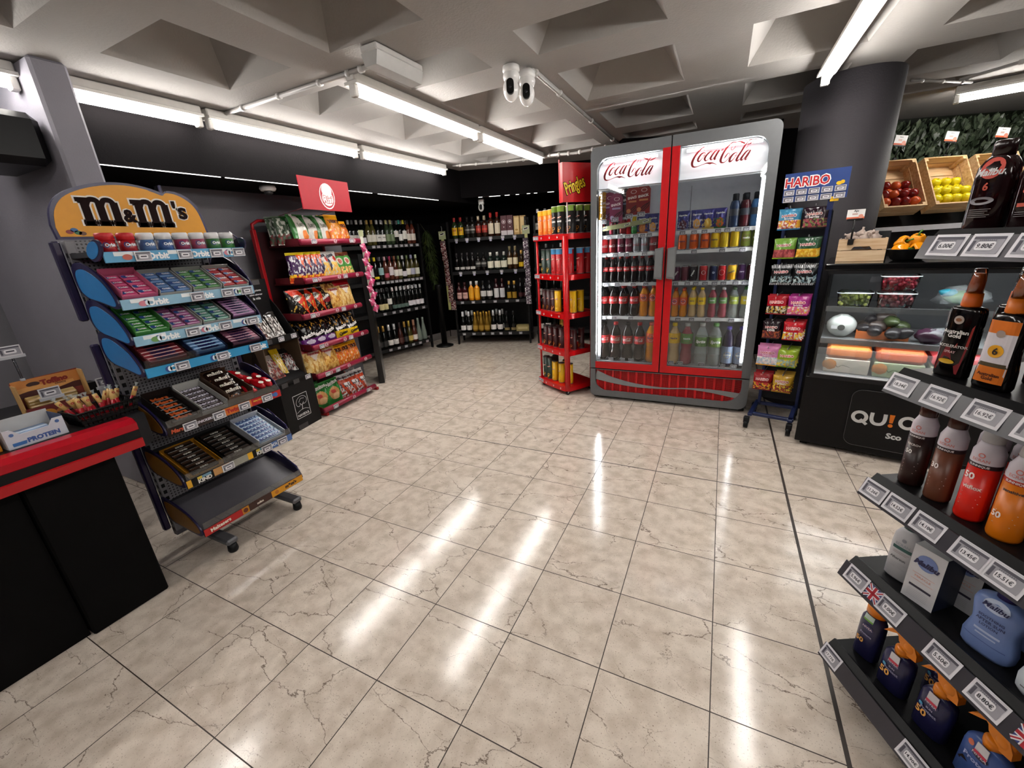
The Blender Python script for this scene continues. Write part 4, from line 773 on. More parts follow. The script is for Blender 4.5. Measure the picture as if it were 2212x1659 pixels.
S_ = dict(a=champ('d8d8da,.3,.5', 'e4e0dc'), b=champ('b08840,.3,.5', '2a2a2a'), c=champ('2a1614', '4a201c', '3a1a16,.2'), d=champ('a89040,.3,.5', 'c8b060', 'palewine'), e=champ('b08068', 'e8e0dc', 'rosewine'), g=bottle(.32, .042, '7c8a80,.35', '98a49a', prof=[(.036, 0), (.042, .012), (.040, .1), (.018, .24), (.014, .315)], caph=.12), o=champ('c89a3a,.3,.7', 'b08a34', 'a07c2c,.3,.7', .29), w=champ('dcdce0,.3,.3', 'e0dcd8', H=.30), k=champ('1c1c1e', '8a7a50', lz=(.05, .18), H=.29))
wn = lambda s, k, d: (s, k, 'wine_bottle', d, 'wine bottle')
srow(WLF, [wn(s, V[k], d) for s, k, d in ((-.178, 's', 'tall silver-capped bottle'), (-.13, 'b', 'grey-capped bottle'), (-.07, 's', 'white-capped bottle'), (-.005, 'r', 'white-capped bottle'), (.07, 'd', 'pale wine bottle'), (.135, 'd', 'pale wine bottle'), (.205, 'a', 'white-labelled bottle'), (.27, 'a', 'white-labelled bottle'), (.34, 'e', 'green-labelled bottle'), (.405, 'e', 'green-labelled bottle'), (.47, 'c', 'dark bottle'), (.535, 'f', 'teal-capped bottle'), (.60, 'g', 'yellow-capped bottle'), (.665, 'v', 'rose wine bottle'), (.735, 'v', 'rose wine bottle'))], 1.471, 'top shelf of left rack', 'wine bottles on the top shelf of the left rack', .07)
srow(WLF, [wn(s, V[k], d) for s, k, d in ((.02, 'g', 'yellow-capped bottle'), (.09, 'h', 'black bottle with yellow cap'), (.165, 'i', 'bottle with pale blue label'), (.24, 'j', 'rose bottle with pink cap'), (.315, 'k', 'pink-capped rose bottle'), (.385, 'l', 'white-labelled rose bottle'), (.45, 'm', 'pale wine bottle'), (.515, 'r', 'white-labelled bottle'), (.585, 'm', 'pale wine bottle'), (.655, 'n', 'lilac-capped pale bottle'), (.73, 'o', 'green-capped pale bottle'))], 1.026, 'second shelf of left rack', 'wine bottles on the second shelf of the left rack', .07)
srow(WLF, [wn(s, V[k], d) for s, k, d in ((.09, 'p', 'cream-labelled bottle'), (.155, 'p', 'cream-labelled bottle'), (.22, 'c', 'dark bottle'), (.288, 'q', 'green-labelled bottle'), (.352, 'q', 'green-labelled bottle'), (.415, 'q', 'green-labelled bottle'), (.478, 'q', 'green-labelled bottle'), (.545, 'r', 'white-labelled bottle'), (.61, 'r', 'white-labelled bottle'), (.675, 'r', 'white-labelled bottle'), (.74, 'r', 'white-labelled bottle'))], .626, 'third shelf of left rack', 'wine bottles on the third shelf of the left rack', .07)
srow(WLF, [wn(s, S_[k], d) for s, k, d in ((-.01, 'b', 'gold-capped sparkling bottle'), (.065, 'b', 'gold-capped sparkling bottle'), (.15, 'a', 'silver-capped sparkling bottle'), (.235, 'a', 'silver-capped sparkling bottle'), (.32, 'c', 'brown bottle'), (.40, 'b', 'gold-capped bottle'), (.475, 'd', 'pale gold bottle'), (.555, 'e', 'rose sparkling bottle'), (.635, 'g', 'frosted green bottle'), (.72, 'g', 'frosted green bottle'))], .136, 'bottom shelf of left rack', 'sparkling bottles on the bottom shelf of the left rack', .08)
for z, k in ((1.471, 'a'), (1.026, 'c'), (.626, 'r')):
    for s in [.04+.075*i for i in range(10)]: place(V[k], 'wine_bottle', WLF @ T(s, .165, z), f"dark wine bottle behind the front row on {'top' if z > 1.2 else 'second' if z > .8 else 'third'} shelf of left rack", 'wine bottle', 'rear wine bottles of the left rack')
wh = lambda glass, lab, cap, text=None, tcol='1a1414', lz=(.2, .55), band=None, H=.27, r=.040, capr=.018, caph=.2, sq=0: bottle(H, r, glass, cap, label=lab, lz=lz, text=text, tcol=tcol, caph=caph, capr=capr, band=band, neck=.015, sq=sq, prof=[(r*.9, 0), (r, .01), (r, .60*H), (r*.92, .66*H), (.017, .75*H), (.015, .80*H), (.015, H-.002)])
K_ = dict(jb=wh('2a3a20,.12', 'e0b010', '8a1818', 'J&B', 'a01414', (.15, .52)), bl=wh('16130f,.12', '2a2622', '201c1c', band=(.4, .6, '8a8680')), rd=wh('2a140c,.12', '8a2018', 'b8a890', band=(.3, .6, 'b8402c')), cr=wh('3a1c10,.12', 'd8ccb4', 'a01c18', lz=(.1, .55), H=.30), jd=wh('120e0c,.12', '2a2a2a', '141414', band=(.4, .7, '8a8a88'), H=.24), gn=wh('16231c,.12', 'dcd8c4', 'd0cfc8', lz=(.12, .5), H=.235, r=.046), jm=wh('3a2410,.12', 'd8cfb0', '7a7050', lz=(.2, .5), H=.30, r=.037), yl=wh('2c1c0c,.12', 'd8b010', 'c8a050', lz=(.1, .35), H=.24), bk=wh('100e0e,.1', 'b8b4b0', '282426', lz=(.1, .24), H=.25, r=.036),
    pk=wh('3a1418,.12', 'c8a098', '3a1416', text='DYC', lz=(.12, .45), H=.26), or_=wh('d88a18,.15', 'e0a020', 'd8d8d4', lz=(.12, .6), H=.27), wt=wh('141416,.12', 'd4d2d0', '1c1c1e', lz=(.2, .48), H=.27, r=.044), rw=wh('2c1216,.12', 'd0ced0', '3a1214', lz=(.1, .55), H=.29, r=.038), gd=wh('16140e,.12', 'a07c20', 'b8903c', lz=(.05, .4), H=.25, r=.034), dk=wh('0c0a0b,.1', '3a1418', '1a1416', lz=(.1, .3), H=.28, r=.034))
sp_ = lambda s, k, d: (s, K_[k], 'spirit_bottle', d, 'spirits bottle')
srow(WBF, [sp_(s, k, d) for s, k, d in ((.135, 'jb', 'yellow-labelled green bottle'), (.225, 'jb', 'yellow-labelled green bottle'), (.32, 'bl', 'black-labelled bottle'), (.395, 'bl', 'black-labelled bottle'), (.48, 'rd', 'red-labelled bottle'), (.565, 'rd', 'red-labelled bottle'), (.655, 'cr', 'tall cream-labelled bottle'), (.745, 'cr', 'tall cream-labelled bottle'))], 1.501, 'top shelf of back rack', 'whisky bottles on the top shelf of the back rack', .07)
srow(WBF, [sp_(s, k, d) for s, k, d in ((.12, 'bk', 'small black bottle'), (.20, 'bk', 'small black bottle'), (.28, 'bk', 'small black bottle'), (.355, 'bk', 'small black bottle'), (.435, 'jd', 'square-shouldered black bottle'), (.515, 'jd', 'square-shouldered black bottle'), (.615, 'gn', 'green bottle with cream label'), (.712, 'gn', 'green bottle with cream label'), (.807, 'gn', 'green bottle with cream label'), (.893, 'jm', 'tall bottle with cream label'), (.970, 'jm', 'tall bottle with cream label'), (1.055, 'yl', 'yellow-labelled bottle'))], 1.056, 'second shelf of back rack', 'bottles on the second shelf of the back rack', .07)
srow(WBF, [sp_(s, k, d) for s, k, d in ((.115, 'pk', 'pink-labelled bottle'), (.20, 'pk', 'pink-labelled bottle'), (.295, 'or_', 'orange bottle'), (.38, 'or_', 'orange bottle'), (.475, 'wt', 'white-labelled dark bottle'), (.57, 'wt', 'white-labelled dark bottle'), (.67, 'rw', 'white-labelled maroon bottle'), (.755, 'rw', 'white-labelled maroon bottle'), (.855, 'gd', 'gold-necked bottle'), (.93, 'gd', 'gold-necked bottle'), (1.02, 'dk', 'dark bottle'), (1.09, 'dk', 'dark bottle'))], .641, 'third shelf of back rack', 'bottles on the third shelf of the back rack', .07)
srow(WBF, [(s, S_[k], 'sparkling_bottle', d, 'sparkling wine bottle') for s, k, d in ((.125, 'w', 'silver-necked bottle'), (.215, 'w', 'silver-necked bottle'), (.31, 'o', 'golden bottle'), (.40, 'o', 'golden bottle'), (.49, 'o', 'golden bottle'), (.59, 'a', 'white-necked bottle'), (.69, 'a', 'white-necked bottle'), (.79, 'k', 'dark bottle'), (.89, 'k', 'dark bottle'))], .176, 'bottom shelf of back rack', 'sparkling bottles on the bottom shelf of the back rack', .08)
for k, s0, s1, z, d in (('o', .33, .54, .176, 'golden bottle'), ('a', .62, .75, .176, 'white-necked bottle'), ('w', .15, .26, .176, 'silver-necked bottle')):
    s = s0
    while s < s1: place(S_[k], 'sparkling_bottle', WBF @ T(s, .18, z), f'{d} behind the front row on the bottom shelf of back rack', 'sparkling wine bottle', f'rear {d}s of the back rack'); s += .09
def giftbox(c, c2, kk, h=.25, w_=.082):
    m = MB(); m.box(-w_/2, -w_/2, 0, w_/2, w_/2, h, c+',.35', .002); f = flat(-w_/2-.0008)
    if kk == 'm': m.rect(-w_/2+.001, 0.002, w_/2-.001, .06, 'c8c0c4', f); m.ring(0, h*.68, .026, .021, c2, f); m.disc(0, h*.68, .013, c2, f); m.disc(0, h*.42, .007, c2, f)
    else: m.rect(-.028, .03, .028, h-.02, c2, f); m.disc(-.003, .06, .02, 'a07830', flat(-w_/2-.0012), .012); m.stroke([(-.003, .07, .003), (-.001, .12, .002)], '7a5820', flat(-w_/2-.0012), 1)
    return kind(('box', m))
for i, (s, k, d) in enumerate(((.84, giftbox('4a1620', 'c8b8bc', 'm'), 'left maroon gift box'), (.925, giftbox('4a1620', 'c8b8bc', 'm'), 'right maroon gift box'), (1.015, giftbox('b8945a', 'd8bc84', 'g', .235, .078), 'left golden gift box'), (1.10, giftbox('b8945a', 'd8bc84', 'g', .235, .078), 'right golden gift box'))):
    place(k, 'gift_box', WBF @ T(s, .075, 1.501), f'{d} on the top shelf of the back rack', 'gift box')
place(kind(('crate', (lambda q: (q.box(-.095, -.05, 0, .095, .05, .085, '9a8a58,.5', .002), q.rect(-.07, .03, .07, .06, 'c0b080', flat(-.051)), q)[2])(MB()))), 'bottle_crate', WBF @ T(1.03, .075, .176), 'pale cardboard bottle carrier on the bottom shelf of the back rack', 'carton')
# extra rack and bottles behind the crisp stand
WXF = frame(-2.30, 5.385, -1.35, 5.66)
wx = rack(WXF, .95, [1.50, 1.055, .64, .175], 'black wall rack of bottles partly hidden behind the crisp stand', 0, posts=(.01, .9))
for z, nm, ks_ in ((1.501, 'top', 'abka'), (1.056, 'second', 'kbka'), (.641, 'third', 'akbk'), (.176, 'bottom', 'wako')):
    srow(WXF, [(.06+.1*i, (S_ if (k == 'k' or z < .5) else V)[k], 'wine_bottle', 'dark bottle', 'wine bottle') for i, k in enumerate(ks_)], z, f'{nm} shelf behind the crisp stand', f'bottles on the {nm} shelf behind the crisp stand', .08)
# fern garland, barrier post, clip strips
m = MB()
for i in range(900):
    t = R.random(); z = .86+.78*(1-t); rr = .02+.085*math.sin(pi*min(1, t*1.1))**.7*(1-t*.45); a = R.uniform(0, 2*pi); x, y = rr*math.cos(a)*R.random()**.4, rr*math.sin(a)*R.random()**.4
    l = R.uniform(.05, .1); d = Vector((math.cos(a)*.6, math.sin(a)*.6, -.8)).normalized(); p = Vector((x+.05*t, y, z)); q = Vector((-math.sin(a), math.cos(a), 0))*.0035
    k = R.choice(['2c3a16,.5', '3c4a1c,.5', '24300f,.5'])
    m.add([p-q*.5, p+d*l*.5-q, p+d*l, p+d*l*.5+q], [(0, 1, 2), (0, 2, 3)], k)
g = empty('fern_garland', WLF @ T(.915, .0, 0), 'hanging green fern garland at the right end of the left wine rack', 'hanging plant'); fo = part(g, 'foliage', m); fo['kind'] = 'stuff'
m = MB(); m.tube([(-.06, .03, 1.72), (0, 0, 1.60), (.02, 0, 1.3), (.05, 0, .95)], .003, '3a3a20', 6); part(g, 'stem', m)
r = empty('barrier_post', T(-3.615, 4.935, 0), 'black barrier post with round base between the two wall racks', 'barrier post')
m = MB(); m.lathe([(.13, 0), (.13, .012), (.06, .035)], '0c0c0c,.4', 28); part(r, 'base', m); m = MB(); m.lathe([(.042, .03), (.042, .84), (.05, .845), (.05, .89), (.04, .90)], '0b0b0b,.4', 20); part(r, 'pole', m)
def clip(M, label, card, col, n, z0, step, seedc, nm):
    r = empty('clip_strip', M, label, 'clip strip')
    m = MB(); m.box(-.05, -.003, 1.50, .05, 0, 1.605, '9aa07a'); m.prism([(-.036, 1.545), (.03, 1.56), (.034, 1.588), (-.032, 1.573)], -.005, -.003, 'e4e2dc'); m.prism([(-.028, 1.553), (.024, 1.564), (.027, 1.582), (-.025, 1.571)], -.007, -.005, '1a1a1a'); m.box(-.02, -.002, z0-n*step, .02, 0, 1.50, 'a8a86a' if card else '8a8a8a'); part(r, 'card', m)
    m = MB(); m.tube([(0, 0, 1.605), (.004, 0, 1.64), (-.004, 0, 1.67)], .002, 'a0a0a0', 6); part(r, 'hook', m)
    kk = bag(.075, step*1.25, .02, [col[0]+',.2', ('speck', 0, 1, col[1], .05, seedc), ('speck', 0, 1, col[2], .2, seedc+4), ('band', .82, 1, col[0])], (), seedc, 8, 12)
    for i in range(n): place(kk, 'snack_bag', M @ T(R.uniform(-.008, .012)+.07*(i/n if nm == 'left' else 0), -.025-.002*i, z0-step*(i+1)) @ RZ(R.uniform(-.3, .3)), f'small dark snack bag, {ORD[i]} from top on the {nm} clip strip', 'snack bag', f'snack bags on the {nm} clip strip')
clip(WBF @ T(-.015, -.05, 0), 'clip strip with small red bags left of the back rack', 1, ('3c1216', 'b0a8a4', '7a2024'), 8, 1.45, .115, 3, 'left')
clip(WBF @ T(1.15, -.05, 0), 'clip strip with small purple bags right of the back rack', 1, ('2a1828', 'c8c4c8', '6a5068'), 7, 1.42, .12, 6, 'right')
# ================================================================== SNACK STAND
RF = frame(-3.10, 2.345, -3.165, 3.07); RW = .70
rs = empty('snack_stand', RF, 'burgundy six-shelf snack stand with hanging red logo sign', 'display stand')
BU = '8a1836,.3'; RD = '9c0a14,.35'
lv = [(1.50, .095), (1.192, .06), (.905, -.04), (.632, -.015), (.378, -.03), (.06, -.04)]
for i, (z, dx) in enumerate(lv):
    m = MB(); m.box(dx, .02, z-.030, dx+RW, .36, z-.018, '4a0c14,.5'); m.box(dx, .02, z-.03, dx+.008, .34, z+.03, '5a0c18,.5'); o = part(rs, 'shelf', m)
    m = MB(); m.tube([(dx, 0, z), (dx+RW, 0, z)], .024, BU, 14); link('shelf_lip', m.mesh('shelf_lip'), o)
    for f in (.19, .52, .86):
        g = MB(); g.disc(dx+RW*f, z+.002, .02, 'c8a8b0', lambda u, v: (u, -.0262, v), .018); g.disc(dx+RW*f, z+.008, .010, '8a4454', lambda u, v: (u, -.0268, v), .006); g.rect(dx+RW*f-.011, z-.01, dx+RW*f+.011, z-.003, '8a2c40', lambda u, v: (u, -.0268, v)); link('emblem', g.mesh('emblem'), o)
    for f in ((.15, .80) if i in (0, 5) else (.1, .62) if i < 4 else (.12, .3)):
        g = MB(); price(g, dx+RW*f+.01, z+.002, .05, .034, y=-.0245); link('price_tag', g.mesh('price_tag'), o)
for x in (-.02, RW-.01):
    m = MB(); m.box(x, .36, 0, x+.03, .40, 1.62, RD, .004); m.box(x, .0, 0, x+.03, .36, .03, RD, .004); part(rs, 'upright', m)
m = MB(); m.box(.0, .375, .03, RW, .385, 1.6, '2a0a0e'); part(rs, 'back_panel', m)
m = MB(); m.tube([(-.005, .38, 1.60), (.0, .38, 1.66), (.06, .38, 1.69), (RW-.06, .38, 1.69), (RW, .38, 1.66), (RW+.005, .38, 1.60)], .013, RD, 8); part(rs, 'top_rail', m)
SGM = T(-.085, -.235, -.022)
m = MB(SGM); m.box(.115, .06, 1.755, .115+.535, .068, 1.993, 'a80a22,.5')
Sr = flat(.0592); Sr2 = flat(.0584); Sr3 = flat(.0576); cx, cz = .385, 1.875
m.disc(cx, cz-.012, .082, 'ece8e8', Sr, .098); m.disc(cx, cz-.01, .074, 'b80c26', Sr2, .09); m.disc(cx, cz-.028, .062, 'ece8e8', Sr3, .058)
m.disc(cx, cz+.030, .055, 'ece8e8', flat(.0574), .05); m.text('Risi', 1, 'b80c26', flat(.0566), cx, cz-.036, bold=.09, w=.105, h=.062); m.text('Risi', 1, 'f4f0f0', flat(.056), cx, cz-.036, bold=.03, w=.098, h=.054)
part(rs, 'sign', m)
for x in (.2, .56): m = MB(); m.tube([(x-.08, .38, 1.69), (x-.03, -.165, 1.78)], .0025, '5a0c14', 6); part(rs, 'sign_wire', m)
def chips(w_, h, t, L, texts, seed): return bag(w_*1.08, h*1.08, t*1.1, L, texts, seed, 14, 20)
CH = dict(
 ga=chips(.16, .23, .07, ['d8d8d0,.25', ('diag', .86, 2, '2c7030,.25'), ('side', -1, -.62, '2c7030,.25'), ('blob', .35, .28, .42, .16, 'e08038,.4'), ('band', 0, .16, '7a2420,.3')], [('Lays', .1, .62, .45, '8a9080', .2)], 21),
 gb=chips(.15, .22, .06, ['4a5a48,.25', ('diag', .8, 2, '265a2a,.25'), ('speck', 0, .35, '6a1e1e', .0, 3), ('speck', .3, .9, 'b8bcb0', .1, 5)], [], 22),
 or_=chips(.15, .24, .06, ['e8941c,.25', ('band', .84, 1, 'f0a81c,.25'), ('speck', .05, .5, 'e8702a', .0, 6), ('speck', .05, .6, 'f0c8a0', .3, 9)], [('TRISKYS', 0, .74, .85, '3a1410', 0)], 23),
 ob=chips(.14, .19, .06, ['e88a2c,.25', ('band', .86, 1, 'f0a81c,.25'), ('speck', .05, .8, 'f0d0a8', .22, 2), ('speck', .05, .7, 'e0601c', .1, 12)], [('TRIS', 0, .76, .6, '4a1a14', 0)], 24),
 cb=chips(.13, .235, .06, ['3c1c48,.25', ('diag', .95, 2, 'd8501c,.25'), ('band', .9, 1, 'd8c020,.25'), ('speck', .2, .85, 'c8c4c8', .18, 4), ('band', 0, .22, 'd84c1c,.25'), ('speck', 0, .25, 'e8b020', .05, 8)], [], 25),
 ry=chips(.14, .23, .06, ['d8d4d0,.25', ('speck', .0, .6, 'ecc860', -.15, 7), ('speck', .0, .55, 'e0a848', .12, 3), ('blob', -.7, .5, .5, .3, '2a2c4a,.25'), ('blob', .5, .72, .3, .1, 'd03020,.3')], [('Rizos', -.1, .84, .6, '2a2c3c', .3)], 26),
 gr=chips(.15, .22, .06, ['4a9040,.25', ('band', .84, 1, '8a4a28,.25'), ('blob', -.1, .62, .4, .15, 'd8d0c0,.3'), ('blob', -.1, .62, .28, .1, 'b85038,.3'), ('speck', 0, .4, 'ecd080', -.1, 5), ('speck', 0, .4, 'e08040', .2, 9)], [('Gublins', 0, .9, .7, '5a1c14', 0)], 27),
 bk=chips(.15, .22, .06, ['18130f,.2', ('diag', .55, 1.15, 'c83018,.25'), ('speck', .0, .8, 'c8a040', .28, 3), ('blob', .0, .7, .35, .12, 'e0dcd4,.3')], [('TOFIO', 0, .7, .55, '2a1410', .4)], 28),
 bl=chips(.14, .21, .06, ['120e0e,.2', ('speck', .05, .95, '8a7434', .25, 8), ('blob', .2, .5, .5, .12, '7a1c22,.25')], [('Matchs', .05, .6, .6, 'e0dcd8', .5)], 29),
 pe=chips(.19, .235, .07, ['d8a850,.3', ('speck', .0, 1, 'e8c070', .0, 6), ('speck', 0, 1, 'b87828', .2, 2), ('tri', .48, .82, .6, 'e8dcd0,.3'), ('speck', .85, 1, '8a4a20', 0, 4)], [('Palomitas', 0, .75, .6, '9a1c20', 0)], 30),
 pr=chips(.19, .25, .07, ['e0b868,.3', ('speck', .0, .8, 'ecd090', .0, 9), ('speck', 0, .8, 'c08838', .22, 7), ('band', .8, 1, 'a8101c,.25'), ('diag', 1.12, 2, 'a8101c,.25'), ('tri', .48, .82, .6, 'e8dcd0,.3')], [('Palomitas', 0, .75, .6, '9a1c20', 0)], 31),
 mp=chips(.14, .225, .06, ['120e10,.18', ('speck', .55, .95, 'd09830', .30, 3), ('band', .0, .34, '5a1c6a,.25'), ('blob', .1, .22, .6, .08, 'd8cce0,.3')], [('Matchs', 0, .46, .85, 'f0ecea', .25)], 32),
 my=chips(.14, .225, .06, ['120e10,.18', ('speck', .55, .95, 'd09830', .28, 6), ('band', .0, .34, 'e0b818,.25')], [('Matchs', 0, .46, .85, 'f0ecea', .25), ('Queso', 0, .2, .7, '2a2010', .15)], 33),
 wr=chips(.13, .21, .055, ['d8d4d2,.25', ('diag', .2, .5, 'c84420,.25'), ('speck', .1, .9, '3a3438', .22, 2), ('band', .62, .75, 'c84828,.25'), ('speck', 0, .4, 'a83c20', .1, 8)], [('Bocabits', 0, .86, .7, '3a2c30', 0)], 34),
 gn=chips(.17, .22, .07, ['2c7a34,.25', ('blob', 0, .42, .7, .26, 'b88850,.4'), ('blob', .1, .3, .45, .14, 'd8b080,.4'), ('blob', -.2, .5, .25, .08, 'b03028,.3')], [('Palmitos', 0, .84, .85, 'e4e8e0', .15)], 35))
rws = [[(.03, .16, 'gb', 'dark green crisp bag', .5), (.12, .09, 'ga', 'big white and green crisp bag', .0), (.27, .12, 'ga', 'white and green crisp bag', .1), (.385, .10, 'ga', 'white and green crisp bag', -.1), (.52, .08, 'or_', 'orange crisp bag', 0), (.63, .09, 'ob', 'light orange crisp bag', -.1)],
 [(.03, .10, 'cb', 'purple and orange bag', .9), (.10, .10, 'cb', 'purple and orange bag', .9), (.17, .10, 'cb', 'purple and orange bag', .85), (.235, .10, 'cb', 'purple and orange bag', .7), (.33, .08, 'ry', 'white bag with yellow curls', .1), (.425, .08, 'ry', 'white bag with yellow curls', .2), (.53, .08, 'gr', 'green snack bag', .05), (.635, .09, 'gr', 'green snack bag', -.1)],
 [(.08, .11, 'bk', 'black and red nut bag', .5), (.17, .10, 'bk', 'black and red nut bag', .4), (.28, .11, 'bk', 'black and red nut bag', .4), (.37, .10, 'bl', 'black nut bag', .3), (.49, .09, 'pe', 'yellow noodle snack bag', .0), (.63, .08, 'pr', 'yellow bag with red top', 0)],
 [(.07, .09, 'mp', 'black and purple bag', .3), (.19, .09, 'mp', 'black and purple bag', .1), (.31, .09, 'mp', 'black and purple bag', .05), (.47, .09, 'my', 'black and yellow bag', .1), (.61, .08, 'my', 'black and yellow bag', 0)],
 [(.09, .08, 'pr', 'pale yellow bag', .2), (.25, .08, 'pe', 'yellow noodle snack bag', .1), (.38, .10, 'ob', 'orange crisp bag', .3), (.48, .09, 'ob', 'orange crisp bag', 0), (.59, .09, 'ob', 'orange crisp bag', 0)],
 [(.08, .09, 'gn', 'green bread snack bag', .3), (.23, .08, 'gn', 'big green bread snack bag', .1), (.40, .10, 'wr', 'white and red bag', .3), (.50, .09, 'wr', 'white and red bag', .1), (.61, .08, 'wr', 'white and red bag', .05)]]
CHK = CH
for (z, dx), row, nm in zip(lv, rws, ('top', 'second', 'third', 'fourth', 'fifth', 'bottom')):
    for i, (s, y, k, d, rz) in enumerate(row):
        place(CHK[k], 'snack_bag', RF @ T(dx+s, y, z-.016) @ RZ(-rz*.9) @ RX(-.22), f'{d}, {ORD[i]} from left on {nm} shelf of burgundy stand', 'snack bag', f'snack bags on the {nm} shelf of the burgundy stand')
        if k not in ('cb',) and R.random() < .8: place(CHK[k], 'snack_bag', RF @ T(dx+s+R.uniform(-.01, .01), y+.09, z-.016) @ RZ(-rz*.9) @ RX(-.2), f'{d} behind the front row on {nm} shelf of burgundy stand', 'snack bag', f'rear snack bags, {nm} shelf {k}')
# black end panel and chain of pink packs at its right
m = MB(); m.box(0, 0, 0, .28, .06, 1.38, '080808,.3', .004); tag(link('cabinet', m.mesh('cabinet'), None, frame(-3.255, 3.25, -3.52, 3.56)), 'black side cabinet between burgundy snack stand and wine rack', 'cabinet')
r = empty('clip_strip', T(-3.20, 3.21, 0) @ RZ(pi/2-.2), 'clip strip of pink packs at the right end of the snack stand', 'clip strip')
m = MB(); m.box(-.02, -.003, .9, .012, 0, 1.58, 'c8c8b8'); m.box(-.03, -.005, 1.54, .02, -.003, 1.6, '9aa07a'); part(r, 'strip', m)
pk_ = bag(.06, .075, .014, ['a03058,.25', ('diag', .3, .6, 'd0a8b8'), ('blob', 0, .5, .5, .25, 'c85880')], (), 41, 6, 8)
for i in range(10): place(pk_, 'gum_pack', T(-3.20, 3.21, 0) @ RZ(pi/2-.2) @ T(0, -.02, 1.40-.066*i) @ RY(.5 if i % 2 else -.3), f'small pink pack, {ORD[i]} from top on the strip beside the snack stand', 'sweet pack', 'pink packs on the clip strip')
# ================================================================== CARDBOARD HAM DISPLAY
NF = frame(-3.05, 1.915, -3.105, 2.275); nv = empty('cardboard_display', NF, 'black cardboard display with tree logo and two tiers of cured meat', 'cardboard display')
BKC = '0f0e0f,.55'
m = MB(); m.box(0, 0, 0, .36, .30, .42, BKC, .002); S = flat(-.0008); q = [(.105, .10), (.255, .10), (.255, .30), (.105, .30)]
for a, b in zip(q, q[1:]+q[:1]): m.stroke([(a[0], a[1], .004), (b[0], b[1], .004)], 'd8d8d8', S, 1)
m.text('NAVIDUL', 1, 'e0e0e0', S, .18, .123, bold=.02, w=.125)
for P in ([(.115, .15, .003), (.16, .165, .003), (.21, .165, .003), (.245, .15, .003)], [(.178, .165, .006), (.182, .20, .005), (.16, .225, .003)], [(.182, .20, .005), (.205, .225, .003)], [(.135, .205, .003), (.125, .23, .003), (.14, .26, .003), (.175, .28, .003), (.215, .275, .003), (.24, .25, .003), (.235, .22, .003), (.21, .208, .003), (.19, .215, .003)], [(.135, .205, .003), (.155, .20, .003), (.165, .215, .003)], [(.155, .235, .003), (.18, .26, .003), (.215, .255, .003)]): m.stroke(P, 'd8d8d8', S, 4)
m.rect(.10, .0, .20, .045, '2c2a2c', S); part(nv, 'base_box', m)
m = MB(); m.box(0, .28, .42, .36, .30, 1.22, BKC); m.box(.0, .06, .42, .008, .28, .74, '4a3826,.7'); m.box(.352, .06, .42, .36, .28, .74, '4a3826,.7'); m.box(.01, .27, .42, .35, .28, .74, '6b5438,.7')
m.prism([(.08, .42), (.28, .42), (.28, .74), (.16, .74)], 0, .006, BKC, 'x'); m.prism([(.08, .42), (.28, .42), (.28, .74), (.16, .74)], .354, .36, BKC, 'x')
m.prism([(.0, .40), (.06, .40), (.28, .56), (.28, .58), (.05, .425), (.0, .43)], .004, .356, BKC, 'x'); part(nv, 'lower_tier', m)
m = MB(); m.box(.0, .05, .74, .36, .30, .755, BKC); m.box(0, .05, .74, .36, .056, .795, BKC); m.prism([(.05, .74), (.28, .74), (.28, 1.1), (.2, 1.0)], 0, .006, BKC, 'x'); m.prism([(.05, .74), (.28, .74), (.28, 1.1), (.2, 1.0)], .354, .36, BKC, 'x'); part(nv, 'upper_tier', m)
m = MB(); m.box(.0, .262, .755, .36, .278, 1.235, BKC); S = flat(.2612); m.rect(.03, 1.05, .11, 1.16, '5a2c20', S); m.ring(.07, 1.11, .028, .023, 'b87850', flat(.2605)); m.text('DUL', 1, 'e0dcd8', flat(.2605), .075, 1.03, bold=.02, w=.06)
for i, (t_, w__) in enumerate((('Para quienes', .11), ('saben saborear', .12), ('la vida', .07))): m.text(t_, 1, 'e4e4e4', flat(.2605), .24, 1.15-.03*i, w=w__, bold=.01)
m.rect(.20, 1.195, .30, 1.232, '4a4a4c', S); part(nv, 'header', m)
for z in (.77, .415):
    for x, k in ((.06, 0), (.18, 1 if z > .5 else 0), (.31, 1)):
        g = MB(); y_ = .05 if z > .5 else 0
        (price(g, x, z+.0, .055, .036, y=y_-.001) if k else g.box(x-.03, y_-.004, z-.018, x+.03, y_-.001, z+.018, '3a383a')); part(nv, 'price_tag' if k else 'blank_tag', g)
def meat(base, c1, c2, seed, w_, h, lab): return bag(w_, h, .025, [base+',.15', ('speck', 0, .8, c1, .0, seed), ('speck', 0, .8, c2, .15, seed+3), ('band', .85, 1, base+',.15')], [(lab, 0, .9, .6, 'd8d4d0')] if lab else (), seed, 12, 16)
M1 = meat('4a4240', '7a3028', 'b8b0ac', 51, .13, .2, ''); M2 = meat('2a2624', '6a605c', 'c8c4c0', 52, .09, .26, ''); M3 = meat('a89c94', '8a2c20', '4a1410', 53, .16, .22, ''); M4 = meat('c8a418', 'd8c8a8', 'e0b830', 54, .07, .24, ''); M5 = meat('1c1816', 'a8a4a0', '6a1c18', 55, .09, .22, '')
for k, x, y, z, rz, d in ((M1, .08, .09, .757, .1, 'flat ham pack with red label on the upper tier'), (M2, .17, .13, .757, -.2, 'long silvery meat pack in the middle of the upper tier'), (M2, .26, .12, .757, -.3, 'long black and silver meat pack at right of upper tier'), (M3, .10, .09, .455, 0, 'clear sliced sausage pack at left of the lower tier'), (M4, .20, .12, .468, -.35, 'yellow-edged meat pack in the middle of lower tier'), (M5, .29, .12, .468, -.4, 'black meat pack at the right of lower tier')):
    place(k, 'meat_pack', NF @ T(x, y, z) @ RZ(rz) @ RX(-.62), d, 'meat pack', 'cured meat packs in the cardboard display')
